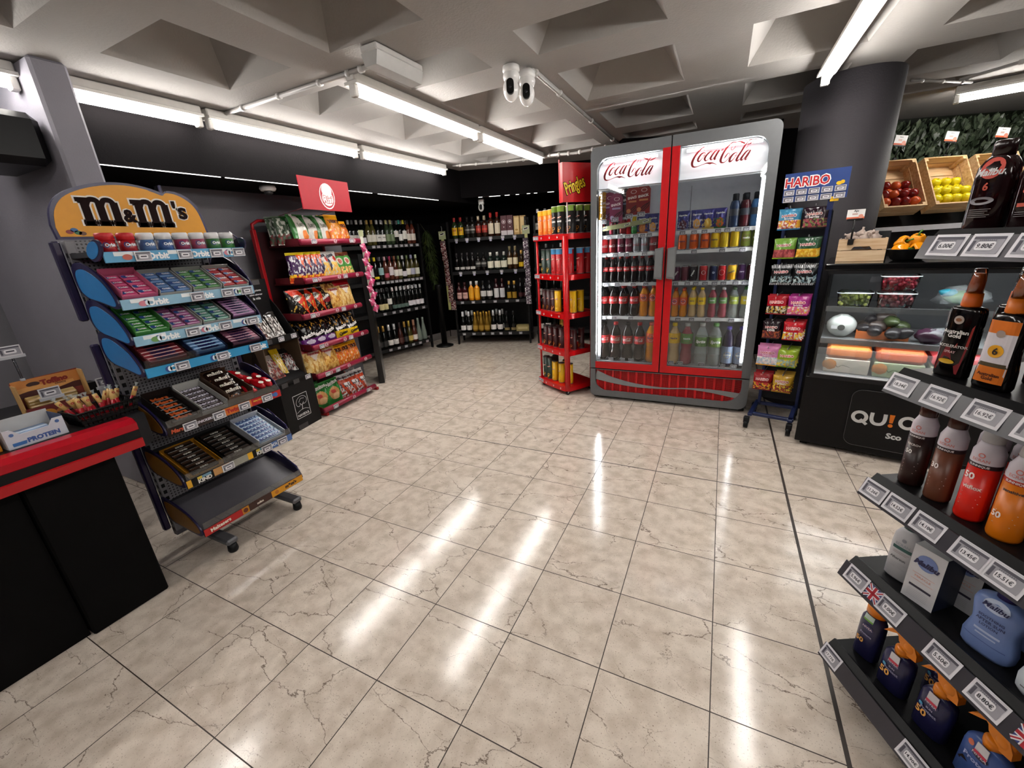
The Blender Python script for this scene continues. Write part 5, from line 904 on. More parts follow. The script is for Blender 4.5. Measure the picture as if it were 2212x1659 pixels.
# ================================================================== SWEETS STAND
MF = frame(-2.075, .775, -2.075, 1.305); MW = .53
ms = empty('sweets_stand', MF, 'tall purple-edged sweets stand with yellow header and seven shelves', 'display stand')
PU = '1c1238,.35'; CHR = '8a8a90,.35,.3'
BY = .30
m = MB(); m.box(.03, BY, .25, MW-.03, BY+.012, 1.50, 'perf'); part(ms, 'back_panel', m)
for x in (.005, MW-.035):
    m = MB(); m.box(x, BY-.005, .10, x+.03, BY+.03, 1.50, '77757a,.4', .002)
    for i in range(38): m.box(x+.008, BY-.007, .14+i*.035, x+.022, BY-.004, .158+i*.035, '0a0a0c'); m.box(x-.0008 if x < .1 else x+.0301, BY+.004, .14+i*.035, x+.0 if x < .1 else x+.0308, BY+.018, .158+i*.035, '0a0a0c')
    part(ms, 'upright', m)
for x in (-.03, MW+.002):
    for z0, z1 in ((.12, 1.08), (1.18, 1.50)): m = MB(); m.box(x, BY+.01, z0, x+.028, BY+.04, z1, PU, .006); part(ms, 'side_trim', m)
for x in (.07, MW-.09):
    m = MB(); m.box(x, -.01, .045, x+.055, BY+.12, .075, '68686c,.4,.4', .008); o = part(ms, 'foot', m); g = MB(); g.lathe([(.02, 0), (.024, .01), (.02, .045)], '101012', 14, (x+.027, .01, 0)); link('rubber_cap', g.mesh('rubber_cap'), o)
m = MB(); m.box(.005, BY, .075, MW-.005, BY+.03, .12, '58565c'); part(ms, 'base_bar', m)
# header sign outline
hp = [(-.012, 1.505)]
for a, b in ((-.016, 1.56), (-.002, 1.62), (.035, 1.67), (.10, 1.705), (.19, 1.728), (.28, 1.731), (.36, 1.716), (.405, 1.700), (.425, 1.712), (.47, 1.705), (.515, 1.675), (.540, 1.63), (.552, 1.56), (.556, 1.505)): hp.append((a, b))
def chaikin(P, n=2):
    for _ in range(n): P = [q_ for a, b in zip(P, P[1:]+P[:1]) for q_ in ((a[0]*.75+b[0]*.25, a[1]*.75+b[1]*.25), (a[0]*.25+b[0]*.75, a[1]*.25+b[1]*.75))]
    return P
hp = [(-.012, 1.505)]+crom(hp[1:-1], 4)+[(.556, 1.505)]
def shrink(P, d): cx_ = sum(p[0] for p in P)/len(P); cz_ = sum(p[1] for p in P)/len(P); return [(p[0]+(d if p[0] < cx_ else -d)*(abs(p[0]-cx_) > .06), p[1]+(d if p[1] < 1.52 else -d)) for p in P]
m = MB(); m.prism(hp, BY-.015, BY+.005, '1c1444,.3', 'y'); m.prism(shrink(hp, .010), BY-.0165, BY-.0148, 'dc960c,.45', 'y')
S = lambda u, v: (u, BY-.0172, v); S2 = lambda u, v: (u, BY-.0180, v)
def emm(x, z, h, k, S, o=0):
    w_ = h*.27
    for i in range(3):
        xx = x+i*h*.47; m.rect(xx-o, z-o, xx+w_+o, z+h*.86+o, k, S); m.rect(xx-h*.07-o, z-o, xx+w_+h*.07+o, z+h*.12+o, k, S)
    m.rect(x-h*.12-o, z+h*.84-o, x+w_+o, z+h+o, k, S)
    for i in range(2): xx = x+i*h*.47; m.stroke([(xx+w_*.7, z+h*.72, h*.16+o*2), (xx+h*.30, z+h*.92, h*.18+o*2), (xx+h*.5, z+h*.92, h*.20+o*2), (xx+h*.60, z+h*.78, h*.2+o*2)], k, (lambda u, v, i=i: (lambda p: (p[0], p[1]-.00012*(i+1), p[2]))(S(u, v))), 4)
for k, SS, o in (('e8e0d4,.7', S, .006), ('1c0c0a,.9', S2, 0)): emm(.092, 1.562, .103, k, SS, o); emm(.275, 1.558, .108, k, SS, o)
m.text('&', 1, 'e8e0d4', lambda u, v: (u, BY-.0187, v), .247, 1.598, bold=.12, w=.062, h=.062); m.text('&', 1, '1c0c0a,.9', lambda u, v: (u, BY-.0192, v), .247, 1.598, bold=.05, w=.052, h=.054)
m.text("'s", 1, 'e8e0d4', S, .450, 1.628, bold=.10, w=.066, h=.088); m.text("'s", 1, '1c0c0a,.9', lambda u, v: (u, BY-.0190, v), .450, 1.628, bold=.03, w=.058, h=.080)
for x, z, k in ((.03, 1.533, '8a2c20'), (.045, 1.540, '3a6a9a'), (.055, 1.530, '2c6a4a'), (.068, 1.527, '6a4028')): m.disc(x, z, .012, k, S, .008)
m.box(.397, BY-.01, 1.70, .405, BY, 1.735, '1c1444'); part(ms, 'header_sign', m)
z7 = [.185, .448, .708, .975, 1.108, 1.254, 1.432]
dps = [.28, .27, .27, .22, .21, .21, .12]; tl_ = [.30, .36, .36, .50, .52, .52, .15]
def fin(x, z, d, t, k1, k2, o):
    """curved side cheek"""
    P = [(.0, z-.03), (.0, z+.018), (d*.25, z+.012+math.tan(t)*d*.25+.045), (d*.6, z+math.tan(t)*d*.6+.06), (d, z+math.tan(t)*d+.045), (BY, z+math.tan(t)*d+.03), (BY, z+math.tan(t)*d-.09), (d*.5, z+math.tan(t)*d*.5-.065)]
    if d < .15: P = [(.035+.062*math.cos(a), z+.018+.036*math.sin(a)-.25*.062*math.cos(a)) for a in [2*pi*i/16 for i in range(16)]]+[]
    g = MB(); P = chaikin(P); g.prism(P, x, x+.006, '1a1440,.3', 'x'); Q = [(p[0]*.86+.02, z+.03+(p[1]-z-.03)*.80) for p in P]; g.prism(Q, x-.0012 if x < .1 else x+.006, x if x < .1 else x+.0072, k1, 'x'); link('side_cheek', g.mesh('side_cheek'), o)
for i, (z, d, t) in enumerate(zip(z7, dps, tl_)):
    top = i == 6; m = MB()
    if i == 0: m.prism([(.005, z), (d, z+math.tan(t)*d), (d, z+math.tan(t)*d-.006), (.005, z-.006)], .008, MW-.008, '5c5a60,.45', 'x')
    else: m.prism([(.005, z), (d, z+math.tan(t)*d), (d, z+math.tan(t)*d-.006), (.005, z-.006)], .008, MW-.008, '2a2a2e,.5', 'x')
    m.box(.008, d-.004, z+math.tan(t)*d-.02, MW-.008, BY, z+math.tan(t)*d, '2a2a2e,.5')
    o = part(ms, 'shelf', m)
    g = MB(); g.box(0, -.004, z-.028, MW, .004, z+.012, {0: '4a1a14', 1: '1a1614', 2: '3a2018', 3: '2f8ec0', 4: '8ab4cc', 5: '8ab4cc', 6: '5aa0c8'}[i]+',.35', .001); S = flat(-.0050); S2 = flat(-.0058)
    if i == 0:
        g.rect(.0, z-.026, .18, z+.01, 'b01818', S); g.text('Maltesers', 1, 'f0e8d8', S2, .075, z-.007, bold=.04, w=.095, rot=.04); g.rect(.18, z-.026, .215, z+.01, 'c8861c', S); g.disc(.197, z-.008, .012, '6a2c14', S2); g.rect(.215, z-.026, .34, z+.01, '3a1c14', S); g.text('m&m', 1, 'd8ccc0', S2, .275, z-.008, bold=.05, w=.035); g.rect(.34, z-.026, MW, z+.01, 'd8940c', S); g.disc(.37, z-.008, .011, 'b86a18', S2); g.text("m&m's", 1, '2a1410', S2, .455, z-.007, bold=.06, w=.07)
    elif i == 1:
        for a, b, c in ((0, .02, 'd8a020'), (.02, .115, '141210'), (.115, .19, 'b88850'), (.19, .28, '8a8a80'), (.28, .305, 'e0a818'), (.305, .40, '141210'), (.40, MW, '4a68a0')): g.rect(a, z-.026, b, z+.01, c, S)
        for x in (.075, .355): g.text('KIND', 1, 'e8e4de', S2, x, z-.014, bold=.05, w=.06); g.rect(x-.01, z-.004, x+.03, z+.008, '6a90a8', S2); g.rect(x-.03, z-.004, x-.01, z+.008, 'c8b040', S2)
        g.text('BOUNTY', 1, 'e8e8ec', S2, .45, z-.007, bold=.04, w=.09)
    elif i == 2:
        for a, b, c in ((0, .09, '1a1412'), (.09, .23, '2a1c18'), (.23, .37, 'c86a1c'), (.37, MW, 'b01a1c')): g.rect(a, z-.026, b, z+.01, c, S)
        g.text('Mars', 1, 'c8502c', S2, .035, z-.008, bold=.04, w=.05, shear=.2); g.text('SNICKERS', 1, 'd0ccd8', S2, .15, z-.008, bold=.04, w=.07, shear=.2); g.text('Twix', 1, 'a01818', S2, .275, z-.007, bold=.06, w=.06); g.text('MALTESERS', 1, 'e8c040', S2, .41, z-.004, bold=.03, w=.06); g.disc(.5, z-.008, .012, '3a68a8', S2); g.disc(.48, z-.006, .01, '3a68a8', S2)
    else:
        for q in range(3): x = MW*(.2+.34*q) if i < 6 else MW*(.30+.30*q); g.text('Orbit', 1, 'f0f2f4', S2, x+.015, z-.009, bold=.05, w=.075); g.disc(x-.026, z-.009, .013, '2c4a8a', flat(-.0054)); g.disc(x-.022, z-.009, .008, 'd8e4ec', S2, .011)
        if i > 3:
            for q in range(3): g.rect(.03+.18*q, z-.005, .11+.18*q, z+.010, 'e0e4e6', S); g.disc(.07+.19*q, z-.01, .016, ('b85a4a', '6a9a58', 'c87888')[(q+i) % 3], flat(-.0056), .011)
    link('shelf_strip', g.mesh('shelf_strip'), o)
    for a in ((.12, .27, .40, .50) if i == 6 else (.27, .40, .49) if i == 5 else (.21, .35, .48) if i == 4 else (.13, .30, .46) if i == 3 else (.085, .21, .33, .45) if i == 2 else (.18, .38, .47) if i == 1 else ()):
        g = MB(); price(g, a, z-.009, .055, .036, y=-.007); link('price_tag', g.mesh('price_tag'), o)
    if i < 4: g = MB(); g.box(.004, -.006, z+.012, MW-.004, -.004, z+.045, 'acryl'); link('front_guard', g.mesh('front_guard'), o)
    for x in (-.006, MW): fin(x, z, d, t, ('2878b8,.35' if i >= 3 else '8a5a10,.4'), 0, o)
    g = MB(); g.tube([(MW+.003, 0, z-.01), (MW+.003, .03, z+.055), (MW+.003, d*.6, z+math.tan(t)*d*.6+.075)], .004, '2a2450,.2', 6); link('cheek_rim', g.mesh('cheek_rim'), o)
def slope(i, x, y, dz=0.0): return MF @ T(x, y, z7[i]+math.tan(tl_[i])*y+dz) @ RX(tl_[i])
# gum tubs
def tub(col, lid): 
    b = MB(); b.lathe([(.024, 0), (.027, .006), (.027, .045)], col+',.3', 18); g = MB(); g.text('Orbit', 1, 'e8ecf0', cyl(.0278), .002, .028, bold=.05, w=.036); g.disc(-.012, .028, .010, '26407a', cyl(.0276))
    return kind(('tub', b), ('lid', (lambda q: (q.lathe([(.028, .045), (.028, .068), (.025, .072)], lid, 18), q)[1])(MB())), ('print', g))
tbk = [tub('a01822', 'c01820'), tub('a01822', 'c01820'), tub('4a6a98', 'dcdcde'), tub('3a5a90', 'dcdcde'), tub('8a2c50', 'dcdcde'), tub('a04a64', 'dcdcde'), tub('3a7040', 'dcdcde'), tub('4a8a48', 'dcdcde')]
for i, k in enumerate(tbk): place(k, 'gum_tub', MF @ T(.04+.0645*i, .045, 1.441) , f"{'red' if i < 2 else 'white-lidded blue' if i < 4 else 'white-lidded pink' if i < 6 else 'white-lidded green'} gum tub, {ORD[i]} from left on top shelf of sweets stand", 'gum tub', 'gum tubs on the top shelf')
def packk(w_, d, h, col, text, tcol='f0f0f4', disc='2c4a8a', bold=.05, c2=None, tw=.55):
    m = MB(); m.box(-w_/2, 0, 0, w_/2, d, h, col+',.25', .003); S = lambda u, v: (u, v, h+.0006); S2 = lambda u, v: (u, v, h+.0012)
    if c2: m.rect(-w_/2+.002, d*.55, w_/2-.002, d*.95, c2, S)
    if disc: m.disc(-w_*.32, d*.5, d*.3, disc, S)
    if text: m.text(text, 1, tcol, S2, w_*.06 if disc else 0, d*.5, bold=bold, w=w_*tw)
    return kind(('pack', m))
def trayk(w_, d, h, col, lip=.35): 
    m = MB(); t = .003; m.box(-w_/2, 0, 0, w_/2, d, .003, col); m.box(-w_/2, 0, .003, w_/2, t, h*lip, col); m.box(-w_/2, d-t, .003, w_/2, d, h, col); m.box(-w_/2, t, .003, -w_/2+t, d-t, h*.8, col); m.box(w_/2-t, t, .003, w_/2, d-t, h*.8, col); return kind(('tray', m))
def tray_of(i, x, y, w_, d, trcol, pk, nx, ny, label, plabel, h=.03, dz=.001, fill=None, zt_=0.0, rr=.0):
    M = slope(i, x, y, dz+zt_); place(trayk(w_, d, h, trcol), 'display_tray', M, label, 'display box')
    for a in range(nx):
        for b in range(ny):
            place(pk, 'sweet_pack', M @ T(-w_/2+w_*(a+.5)/nx, .006+(d-.012)*b/ny, .004+b*.0006) @ RZ(R.uniform(-rr, rr)), plabel, 'sweet pack', plabel)
nmS = {5: 'sixth', 4: 'fifth', 3: 'fourth'}
for i, L in ((5, [('c84a78', 'pink'), ('5a7aa8', 'blue'), ('5a8a58', 'green'), ('a83038', 'red')]), (4, [('3f8a3c', 'bright green'), ('a05a8a', 'mauve'), ('5c9080', 'sea green')])):
    sh = {5: 'upper gum shelf', 4: 'middle gum shelf'}[i]
    for q, (c, n) in enumerate(L):
        tray_of(i, .075+.128*q, .012, .12, .165, {'pink': 'b85878', 'bright green': '3a7a38'}.get(n, 'a8a8a4'), packk(.054, .034, .012, c, 'Orbit', c2=None), 2, 4, f'{n} gum display box on the {sh} of the sweets stand', f'{n} gum pack lying in its box on the {sh}', .03 if q else .045, .0, zt_=.004)
ME = packk(.11, .0185, .016, '9a6a98', 'mentos', '2a1c4a', None, .06, tw=.6); 
tray_of(4, .46, .012, .115, .165, '3a2a3a', ME, 1, 8, 'box of purple candy rolls at right on the middle gum shelf', 'purple candy roll in the box on the middle gum shelf', zt_=.004)
tray_of(3, .10, .012, .15, .17, '5a1c20', packk(.14, .0225, .018, '8a3038', 'mentos', '2a1c4a', None, .06, tw=.6), 1, 7, 'box of dark red candy rolls at left on the fourth shelf', 'dark red candy roll on the fourth shelf', zt_=.004)
tray_of(3, .27, .012, .14, .17, '2c3c68', packk(.13, .022, .018, '6a94c4', 'mentos', '1c1c5a', None, .06, tw=.6), 1, 7, 'box of light blue candy rolls in the middle of fourth shelf', 'light blue candy roll on the fourth shelf', zt_=.004)
tray_of(3, .44, .012, .15, .17, '3a2030', packk(.14, .0185, .016, 'a06078', 'mentos', '3a1c4a', None, .06, tw=.6), 1, 8, 'box of pink candy rolls at right on the fourth shelf', 'pink candy roll on the fourth shelf', zt_=.004)
# chocolate shelf
tray_of(2, .085, .012, .115, .22, '1a1412', packk(.105, .031, .018, '120c0a', 'Mars', 'c85a28', None, .05, tw=.62), 1, 6, 'black box of chocolate bars at left on the fifth shelf', 'black chocolate bar with orange lettering on the fifth shelf', .06)
tray_of(2, .21, .012, .115, .22, 'a8a8a4', packk(.105, .03, .018, '2a1a20', 'SNICKERS', 'd8d4e4', None, .05, c2=None, tw=.85), 1, 6, 'white-edged box of chocolate bars on the fifth shelf', 'dark chocolate bar with white lettering on the fifth shelf', .06)
M = slope(2, .335, .012, .001); place(trayk(.12, .22, .085, '4a3222', .6), 'display_tray', M, 'brown open box of small chocolate bags on the fifth shelf', 'display box')
kb = bag(.095, .09, .03, ['241410,.2', ('speck', 0, .3, '7a4a20', .1, 3)], [("m&m's", 0, .62, .8, 'e4dcd0')], 61, 8, 8)
for a in range(4): place(kb, 'chocolate_bag', M @ T(R.uniform(-.005, .005), .018+.046*a, .012+.008*a) @ RX(-1.05), f'small brown chocolate bag, {ORD[a]} from front in the brown box', 'chocolate bag', 'brown chocolate bags')
kr = kind(('bag', (lambda q: (q.ell((0, .05, .02), .021, .05, .018, 'b8101c,.15', 12, 8, .2), q.disc(0, .03, .012, 'e0d8c8', lambda u, v: (u, v, .0395)), q)[2])(MB())))
for a, (x, y, r_) in enumerate(((.425, .10, .4), (.462, .10, .1), (.497, .09, -.2), (.43, .03, .6), (.468, .02, .1), (.50, .015, -.1), (.445, .15, .3))): place(kr, 'chocolate_bag', slope(2, x, y, .002+(.012 if a > 3 else 0)) @ RZ(r_), 'glossy red chocolate bag in the loose heap at the right end of the fifth shelf', 'chocolate bag', 'red chocolate bags')
# bar shelf
kk1 = packk(.115, .034, .016, '1c1410', 'KIND', 'c8c4bc', None, .05, c2='3a2418', tw=.3); kk2 = packk(.125, .034, .016, '14110f', 'KIND', 'b8b4ac', None, .05, c2='2a1c14', tw=.3)
tray_of(1, .10, .012, .15, .23, 'a87418', kk1, 1, 7, 'ochre box of dark nut bars at left on the sixth shelf', 'dark nut bar in the ochre box on the sixth shelf', .03)
tray_of(1, .26, .012, .15, .23, '151210', kk2, 1, 7, 'black box of dark nut bars in the middle of sixth shelf', 'dark nut bar in the black box on the sixth shelf', .03)
tray_of(1, .43, .012, .15, .23, 'c8ccd4', packk(.135, .031, .018, '8aa8c8', 'BOUNTY', '24407c', None, .06, c2='c8d4e0', tw=.85), 1, 7, 'white box of silver-blue coconut bars at right on the sixth shelf', 'silver-blue coconut bar on the sixth shelf', .05)
# ================================================================== CHECKOUT COUNTER
CF = frame(-2.05, -1.2, -2.05, .76)      # x along +Y, y into the counter
ct = empty('checkout_counter', CF, 'black checkout counter with two red edge strips at the left', 'counter')
CK = 'counterblack'; q = 1.2
m = MB(); m.box(0, .09, 0, q+.335, .80, .70, CK); m.box(q+.34, .065, 0, q+.60, .80, .70, CK, .006); m.box(q+.60, .35, .3, q+.66, .80, .70, CK); part(ct, 'base_cabinet', m)
m = MB(); m.box(-.0, .035, .77, q+.72, .86, .808, '0e0d0e,.45', .003); part(ct, 'worktop', m)
m = MB(); m.prism([(.035, .80), (.0, .79), (.0, .715), (.03, .70), (.035, .70)], 0, q+.68, '0c0b0b,.6', 'x'); part(ct, 'edge_band', m)
m = MB(); m.prism([(.07, .812), (.02, .812), (-.004, .795), (-.004, .768), (.0, .765), (.03, .80), (.07, .805)], 0, q+.68, 'a8061a,.22', 'x'); part(ct, 'edge_strip', m, label='glossy red strip along the top edge')
m = MB(); m.prism([(.0, .73), (-.008, .727), (-.006, .693), (.02, .69), (.02, .73)], 0, q+.68, 'a8000c,.5', 'x'); part(ct, 'edge_strip', m, label='matt red strip along the lower edge')
m = MB(); m.prism([(q+.68, .0), (q+.72, .01), (q+.732, .05), (q+.737, .12), (q+.737, .84), (q+.68, .84)], .695, .812, '17171a,.4', 'z'); part(ct, 'end_cap', m)
CTZ = .8085
# open protein box
m = MB(); w_, d, h = .155, .115, .075; t = .0025
m.box(0, 0, 0, w_, d, t, 'c8cad0'); m.prism([(0, 0), (w_, 0), (w_, h*.92), (w_*.82, h*.92), (w_*.72, h*.62), (w_*.25, h*.62), (w_*.12, h*.92), (0, h*.92)], 0, t, 'c4c8d2,.5', 'y')
m.box(0, t, t, t, d, h, 'b8bac0'); m.box(w_-t, t, t, w_, d, h, '2c3a5c'); m.box(0, d-t, t, w_, d, h*1.15, 'b4b4b4')
S = flat(-.0006); m.text('PROTEIN', 1, '3c5a9a', S, .092, .018, bold=.06, w=.085); m.prism([(.012, .008), (.045, .008), (.048, .02), (.012, .02)], -.001, -.0004, '3a70b0'); m.disc(.018, .05, .006, '4a6aa4', S); m.disc(.137, .055, .006, '4a6aa4', S)
PBM = CF @ T(q+.365, .10, CTZ) @ RZ(.05)
tag(link('snack_box', m.mesh('snack_box'), None, PBM), 'open white box of protein bars at the red counter edge', 'display box')
pb = packk(.11, .03, .014, 'b8c8dc', '', disc=None, c2='7a9ac8')
for a in range(4): place(pb, 'protein_bar', PBM @ T(.08, .018+.02*a, .004+.006*a) @ RZ(R.uniform(-.15, .15)), 'white and blue protein bar inside the open white box', 'protein bar', 'protein bars in the white box')
# toffee box
m = MB(); w_, h = .205, .178; m.prism([(0, 0), (w_, 0), (w_, h), (.006, h-.006), (0, h*.93)], -.004, 0, '7a2c20,.5', 'y'); S = flat(-.0046); S2 = flat(-.0052)
m.rect(.003, h*.70, w_-.003, h*.97, 'c8803c', S); m.rect(.003, h*.56, w_-.003, h*.70, '4a1c14', S); m.stroke([(.0, h*.72, .02), (.07, h*.76, .016), (.12, h*.70, .02), (.182, h*.74, .012)], 'd89a54', S2, 5); m.text('Toffino', 1, '8a2418', flat(-.0058), .125, h*.84, bold=.07, w=.085, rot=.05); m.text('choco', 1, '5a2818', flat(-.0058), .14, h*.755, bold=.03, w=.035)
m.disc(.062, h*.84, .02, '3a1c18', S2, .009); m.box(.0, -.05, 0, w_, -.046, h*.35, '6a1c1c,.5'); S = flat(-.0507); m.disc(.06, .028, .022, 'c88a30', S, .018); m.disc(.10, .026, .02, 'b06a30', S, .014); m.box(0, -.05, 0, .003, 0, h*.9, 'b89058,.6'); m.box(w_-.003, -.05, 0, w_, 0, h*.98, 'b89058,.6')
TBM = CF @ T(q+.495, .43, CTZ) @ RZ(.03)
tag(link('toffee_box', m.mesh('toffee_box'), None, TBM), 'brown toffee display box with raised back standing on the counter', 'display box')
tf = packk(.15, .03, .02, 'a88a54', '', disc=None, c2='d0b878')
for a in range(3): place(tf, 'toffee_bag', TBM @ T(.0925, -.036, .05+.012*a) @ RX(.5), 'gold wrapped toffee inside the brown toffee box', 'toffee', 'toffees in the brown box')
# basket with wrapped rolls
m = MB(); bw_, bd, bh = .175, .115, .055
m.box(0, 0, 0, bw_, bd, .004, '0a0a0a')
for (x0, y0, x1, y1) in ((0, 0, bw_, 0), (bw_, 0, bw_, bd), (bw_, bd, 0, bd), (0, bd, 0, 0)):
    n = 12
    for i in range(n): a = Vector((x0, y0, 0)).lerp(Vector((x1, y1, 0)), i/n); c = Vector((bw_/2, bd/2, 0)); b = a+(a-c)*.14; m.tube([(a.x, a.y, 0), (b.x, b.y, bh)], .0022, '0a0a0a,.4', 4)
    a = Vector((x0, y0, 0)); b = Vector((x1, y1, 0)); c = Vector((bw_/2, bd/2, 0)); 
    for f, z in ((.07, bh*.5), (.14, bh)): m.tube([tuple(a+(a-c)*f+Vector((0, 0, z))), tuple(b+(b-c)*f+Vector((0, 0, z)))], .004 if f > .1 else .002, '0a0a0a,.4', 6)
for z in (.012, .04): m.box(-.004, -.004, z, bw_+.004, -.002, z+.012, '0a0a0a')
BKM = CF @ T(q+.565, .11, CTZ) @ RZ(.06)
tag(link('basket', m.mesh('basket'), None, BKM), 'black plastic basket of wrapped sausages at the counter end', 'basket')
def roll(c):
    a = MB(); a.tube([(0, 0, 0), (0, 0, .055)], .0085, c+',.3', 8); a.tube([(0, 0, .055), (0, 0, .095)], .0085, 'c8a060,.35', 8); a.lathe([(.0085, .095), (.002, .10), (.008, .112)], 'clear', 8); a.disc(0, .08, .005, 'b03028', cyl(.0092)); return kind(('roll', a))
rr_ = roll('a01420')
for a in range(13):
    x = .02+.145*(a % 7)/6; y = .03 if a < 7 else .08; place(rr_, 'wrapped_sausage', BKM @ T(x, y, .012) @ RY(R.uniform(-.55, .55)) @ RX(R.uniform(-.5, .1)), 'wrapped red and cream sausage standing in the black basket', 'wrapped snack', 'wrapped sausages in the black basket')
# orange sweets boxes at the frame edge
m = MB(); m.box(0, 0, 0, .10, .12, .11, 'd8861c,.4', .002); S = flat(-.0006); m.rect(.06, .075, .095, .079, 'a83018', S); m.ell((.05, -.004, .05), .035, .01, .02, 'e8a818', 12, 6); m.disc(.085, .02, .012, 'a01c18', S)
tag(link('sweet_box', m.mesh('sweet_box'), None, CF @ T(q+.255, .12, CTZ)), 'orange sweets box on the counter at the left picture edge', 'box')
def holder(M, label, hgt, pw=.062):
    r = empty('price_holder', M, label, 'price holder')
    a = MB(); a.tube([(0, 0, 0), (0, .0, hgt)], .004, 'acryl', 8); a.box(-.006, -.008, -.004, .006, .008, .004, 'a8aab0'); part(r, 'stem', a)
    a = MB(); a.box(-pw/2-.005, -.004, hgt-.012, pw/2+.005, .003, hgt+.0, 'b8bac0,.3'); part(r, 'clamp', a)
    a = MB(); price(a, 0, hgt+.018, pw, .04, y=-.001); part(r, 'price_tag', a)
holder(CF @ T(q+.535, .42, .985), 'clear price holder rising above the toffee box', .10)
holder(CF @ T(q+.575, .355, .895), 'clear price holder in front of the toffee box', .012)
holder(CF @ T(q+.76, .39, .86), 'clear price holder behind the black basket', .03)
m = MB(); m.box(-.02, -.01, 0, .10, .05, .09, '101012'); tag(link('card_terminal', m.mesh('card_terminal'), None, CF @ T(q+.66, .50, CTZ)), 'small black device behind the basket on the counter', 'device')
# ================================================================== GLASS FRUIT COOLER
QF = frame(.540, 3.015, 1.03, 2.912); QW = 1.20; QD = .62
qc = empty('display_cooler', QF, 'black counter-top glass fruit cooler with white and orange lettering', 'display cooler')
QK = '0d0c0d,.45'
m = MB(); m.box(0, .012, .03, QW, QD, .478, QK, .003); part(qc, 'base', m)
for x in (.03, QW-.07): m = MB(); m.box(x, .05, 0, x+.04, .1, .03, '0a0a0a'); part(qc, 'foot', m)
m = MB(); m.box(.0, .0, 1.125, QW, QD, 1.162, '09090a,.12', .006); part(qc, 'top', m)
m = MB()
for x, y in ((.028, .01), (.028, QD-.03), (QW-.04, QD-.03), (QW-.04, .01)): m.box(x, y, .478, x+.010, y+.010, 1.125, '2a2a2c,.3,.5')
m.box(.02, .005, .476, QW-.02, .018, .50, '2a2a2c,.3,.5'); m.box(.02, .008, 1.105, QW-.02, .02, 1.125, '161618'); part(qc, 'frame', m)
m = MB(); m.box(.03, .006, .50, QW-.04, .010, 1.105, 'glass'); m.box(.024, .02, .50, .028, QD-.03, 1.12, 'glass'); part(qc, 'glass_pane', m)
m = MB(); m.box(.03, QD-.02, .48, QW-.03, QD-.01, 1.12, '55565a,.4'); m.box(.03, .02, .48, QW-.03, QD-.02, .49, '9a9a9c'); part(qc, 'back_panel', m)
for z in (.895, .70):
    m = MB(); m.box(.04, .07, z, QW-.05, QD-.05, z+.008, '8a8e90,.3' if z < .8 else 'clearbox'); m.box(.04, .055, z-.012, QW-.05, .07, z+.018, 'b0b2b6,.25,.6'); o = part(qc, 'shelf', m); g = MB(); g.box(.05, .075, z-.012, QW-.06, .095, z-.006, 'ledq'); link('led_bar', g.mesh('led_bar'), o)
m = MB(); m.box(.05, .04, 1.108, QW-.06, .06, 1.116, 'ledq'); part(qc, 'led_bar', m)
m = MB(); m.prism(rrect(.245, .075, 1.12, .435, .05), .004, .0115, '141314,.35'); frame_ring(m, rrect(.245, .075, 1.12, .435, .05), rrect(.2465, .0765, 1.1185, .4335, .049), .0025, .0045, '5a5a5a'); S = flat(.0032); S2 = flat(.0026)
m.ring(.300, .265, .040, .022, 'c8c8c6', S); m.stroke([(.305, .25, .016), (.338, .222, .016)], 'c8c8c6', S2, 1); m.stroke([(.355, .303, .018), (.355, .262, .018), (.366, .240, .018), (.385, .234, .018), (.404, .240, .018), (.414, .262, .018), (.414, .303, .018)], 'c8c8c6', S, 4)
m.poly([(.432, .305), (.455, .305), (.451, .254), (.436, .254)], 'd8700c', S); m.disc(.4435, .237, .011, 'd8700c', S)
pts = [(.515+.032*math.cos(a), .268+.032*math.sin(a), .018) for a in [math.radians(50+26*i) for i in range(11)]]; m.stroke(pts, 'c8c8c6', S, 3); m.text('Sco', 1, 'c8c8c6', S, .47, .172, bold=.04, w=.07); part(qc, 'sign_panel', m)
# fruit boxes
def punnet(ck, seed, w_=.17, d=.12, h=.075):
    M_ = MB(); M_.lathe([(1, 0), (1.12, h)], 'clearbox', 16, sx=w_/2*.88, sy=d/2*.88, sq=5, caps=False); M_.prism([(-w_/2*.85, -d/2*.85), (w_/2*.85, -d/2*.85), (w_/2*.85, d/2*.85), (-w_/2*.85, d/2*.85)], 0, .002, 'clearbox', 'z')
    G = MB(); rr = random.Random(seed)
    for i in range(70): G.ell((rr.uniform(-.40, .40)*w_, rr.uniform(-.38, .38)*d, .012+rr.uniform(0, h*.75)), .011, .011, .012, ck, 8, 6)
    L_ = MB(); L_.lathe([(1.14, h), (1.14, h+.006), (1.0, h+.012), (.9, h+.020), (.0, h+.021)], 'clearbox', 20, sx=w_/2*.90, sy=d/2*.90, sq=5, caps=False); L_.lathe([(1.15, h+.001), (1.15, h+.006)], 'd8dcde,.2', 20, sx=w_/2*.90, sy=d/2*.90, sq=5, caps=False)
    return M_, G, L_
def put_punnet(x, y, z, ck, seed, label, gl):
    a, b, c = punnet(ck, seed); r = empty('grape_box', QF @ T(x, y, z), label, 'fruit box'); part(r, 'tray', a); part(r, 'lid', c); o = part(r, 'grapes', b, label=gl); o['kind'] = 'stuff'
put_punnet(.165, .19, .904, '8a9040,.25', 1, 'clear box of green grapes on the cooler top shelf', 'green grapes'); put_punnet(.35, .19, .904, '9a4a50,.25', 2, 'lower clear box of red grapes, bottom of the stack', 'red grapes'); put_punnet(.352, .19, 1.0, 'b03040,.25', 3, 'upper clear box of red grapes on top of another', 'red grapes')
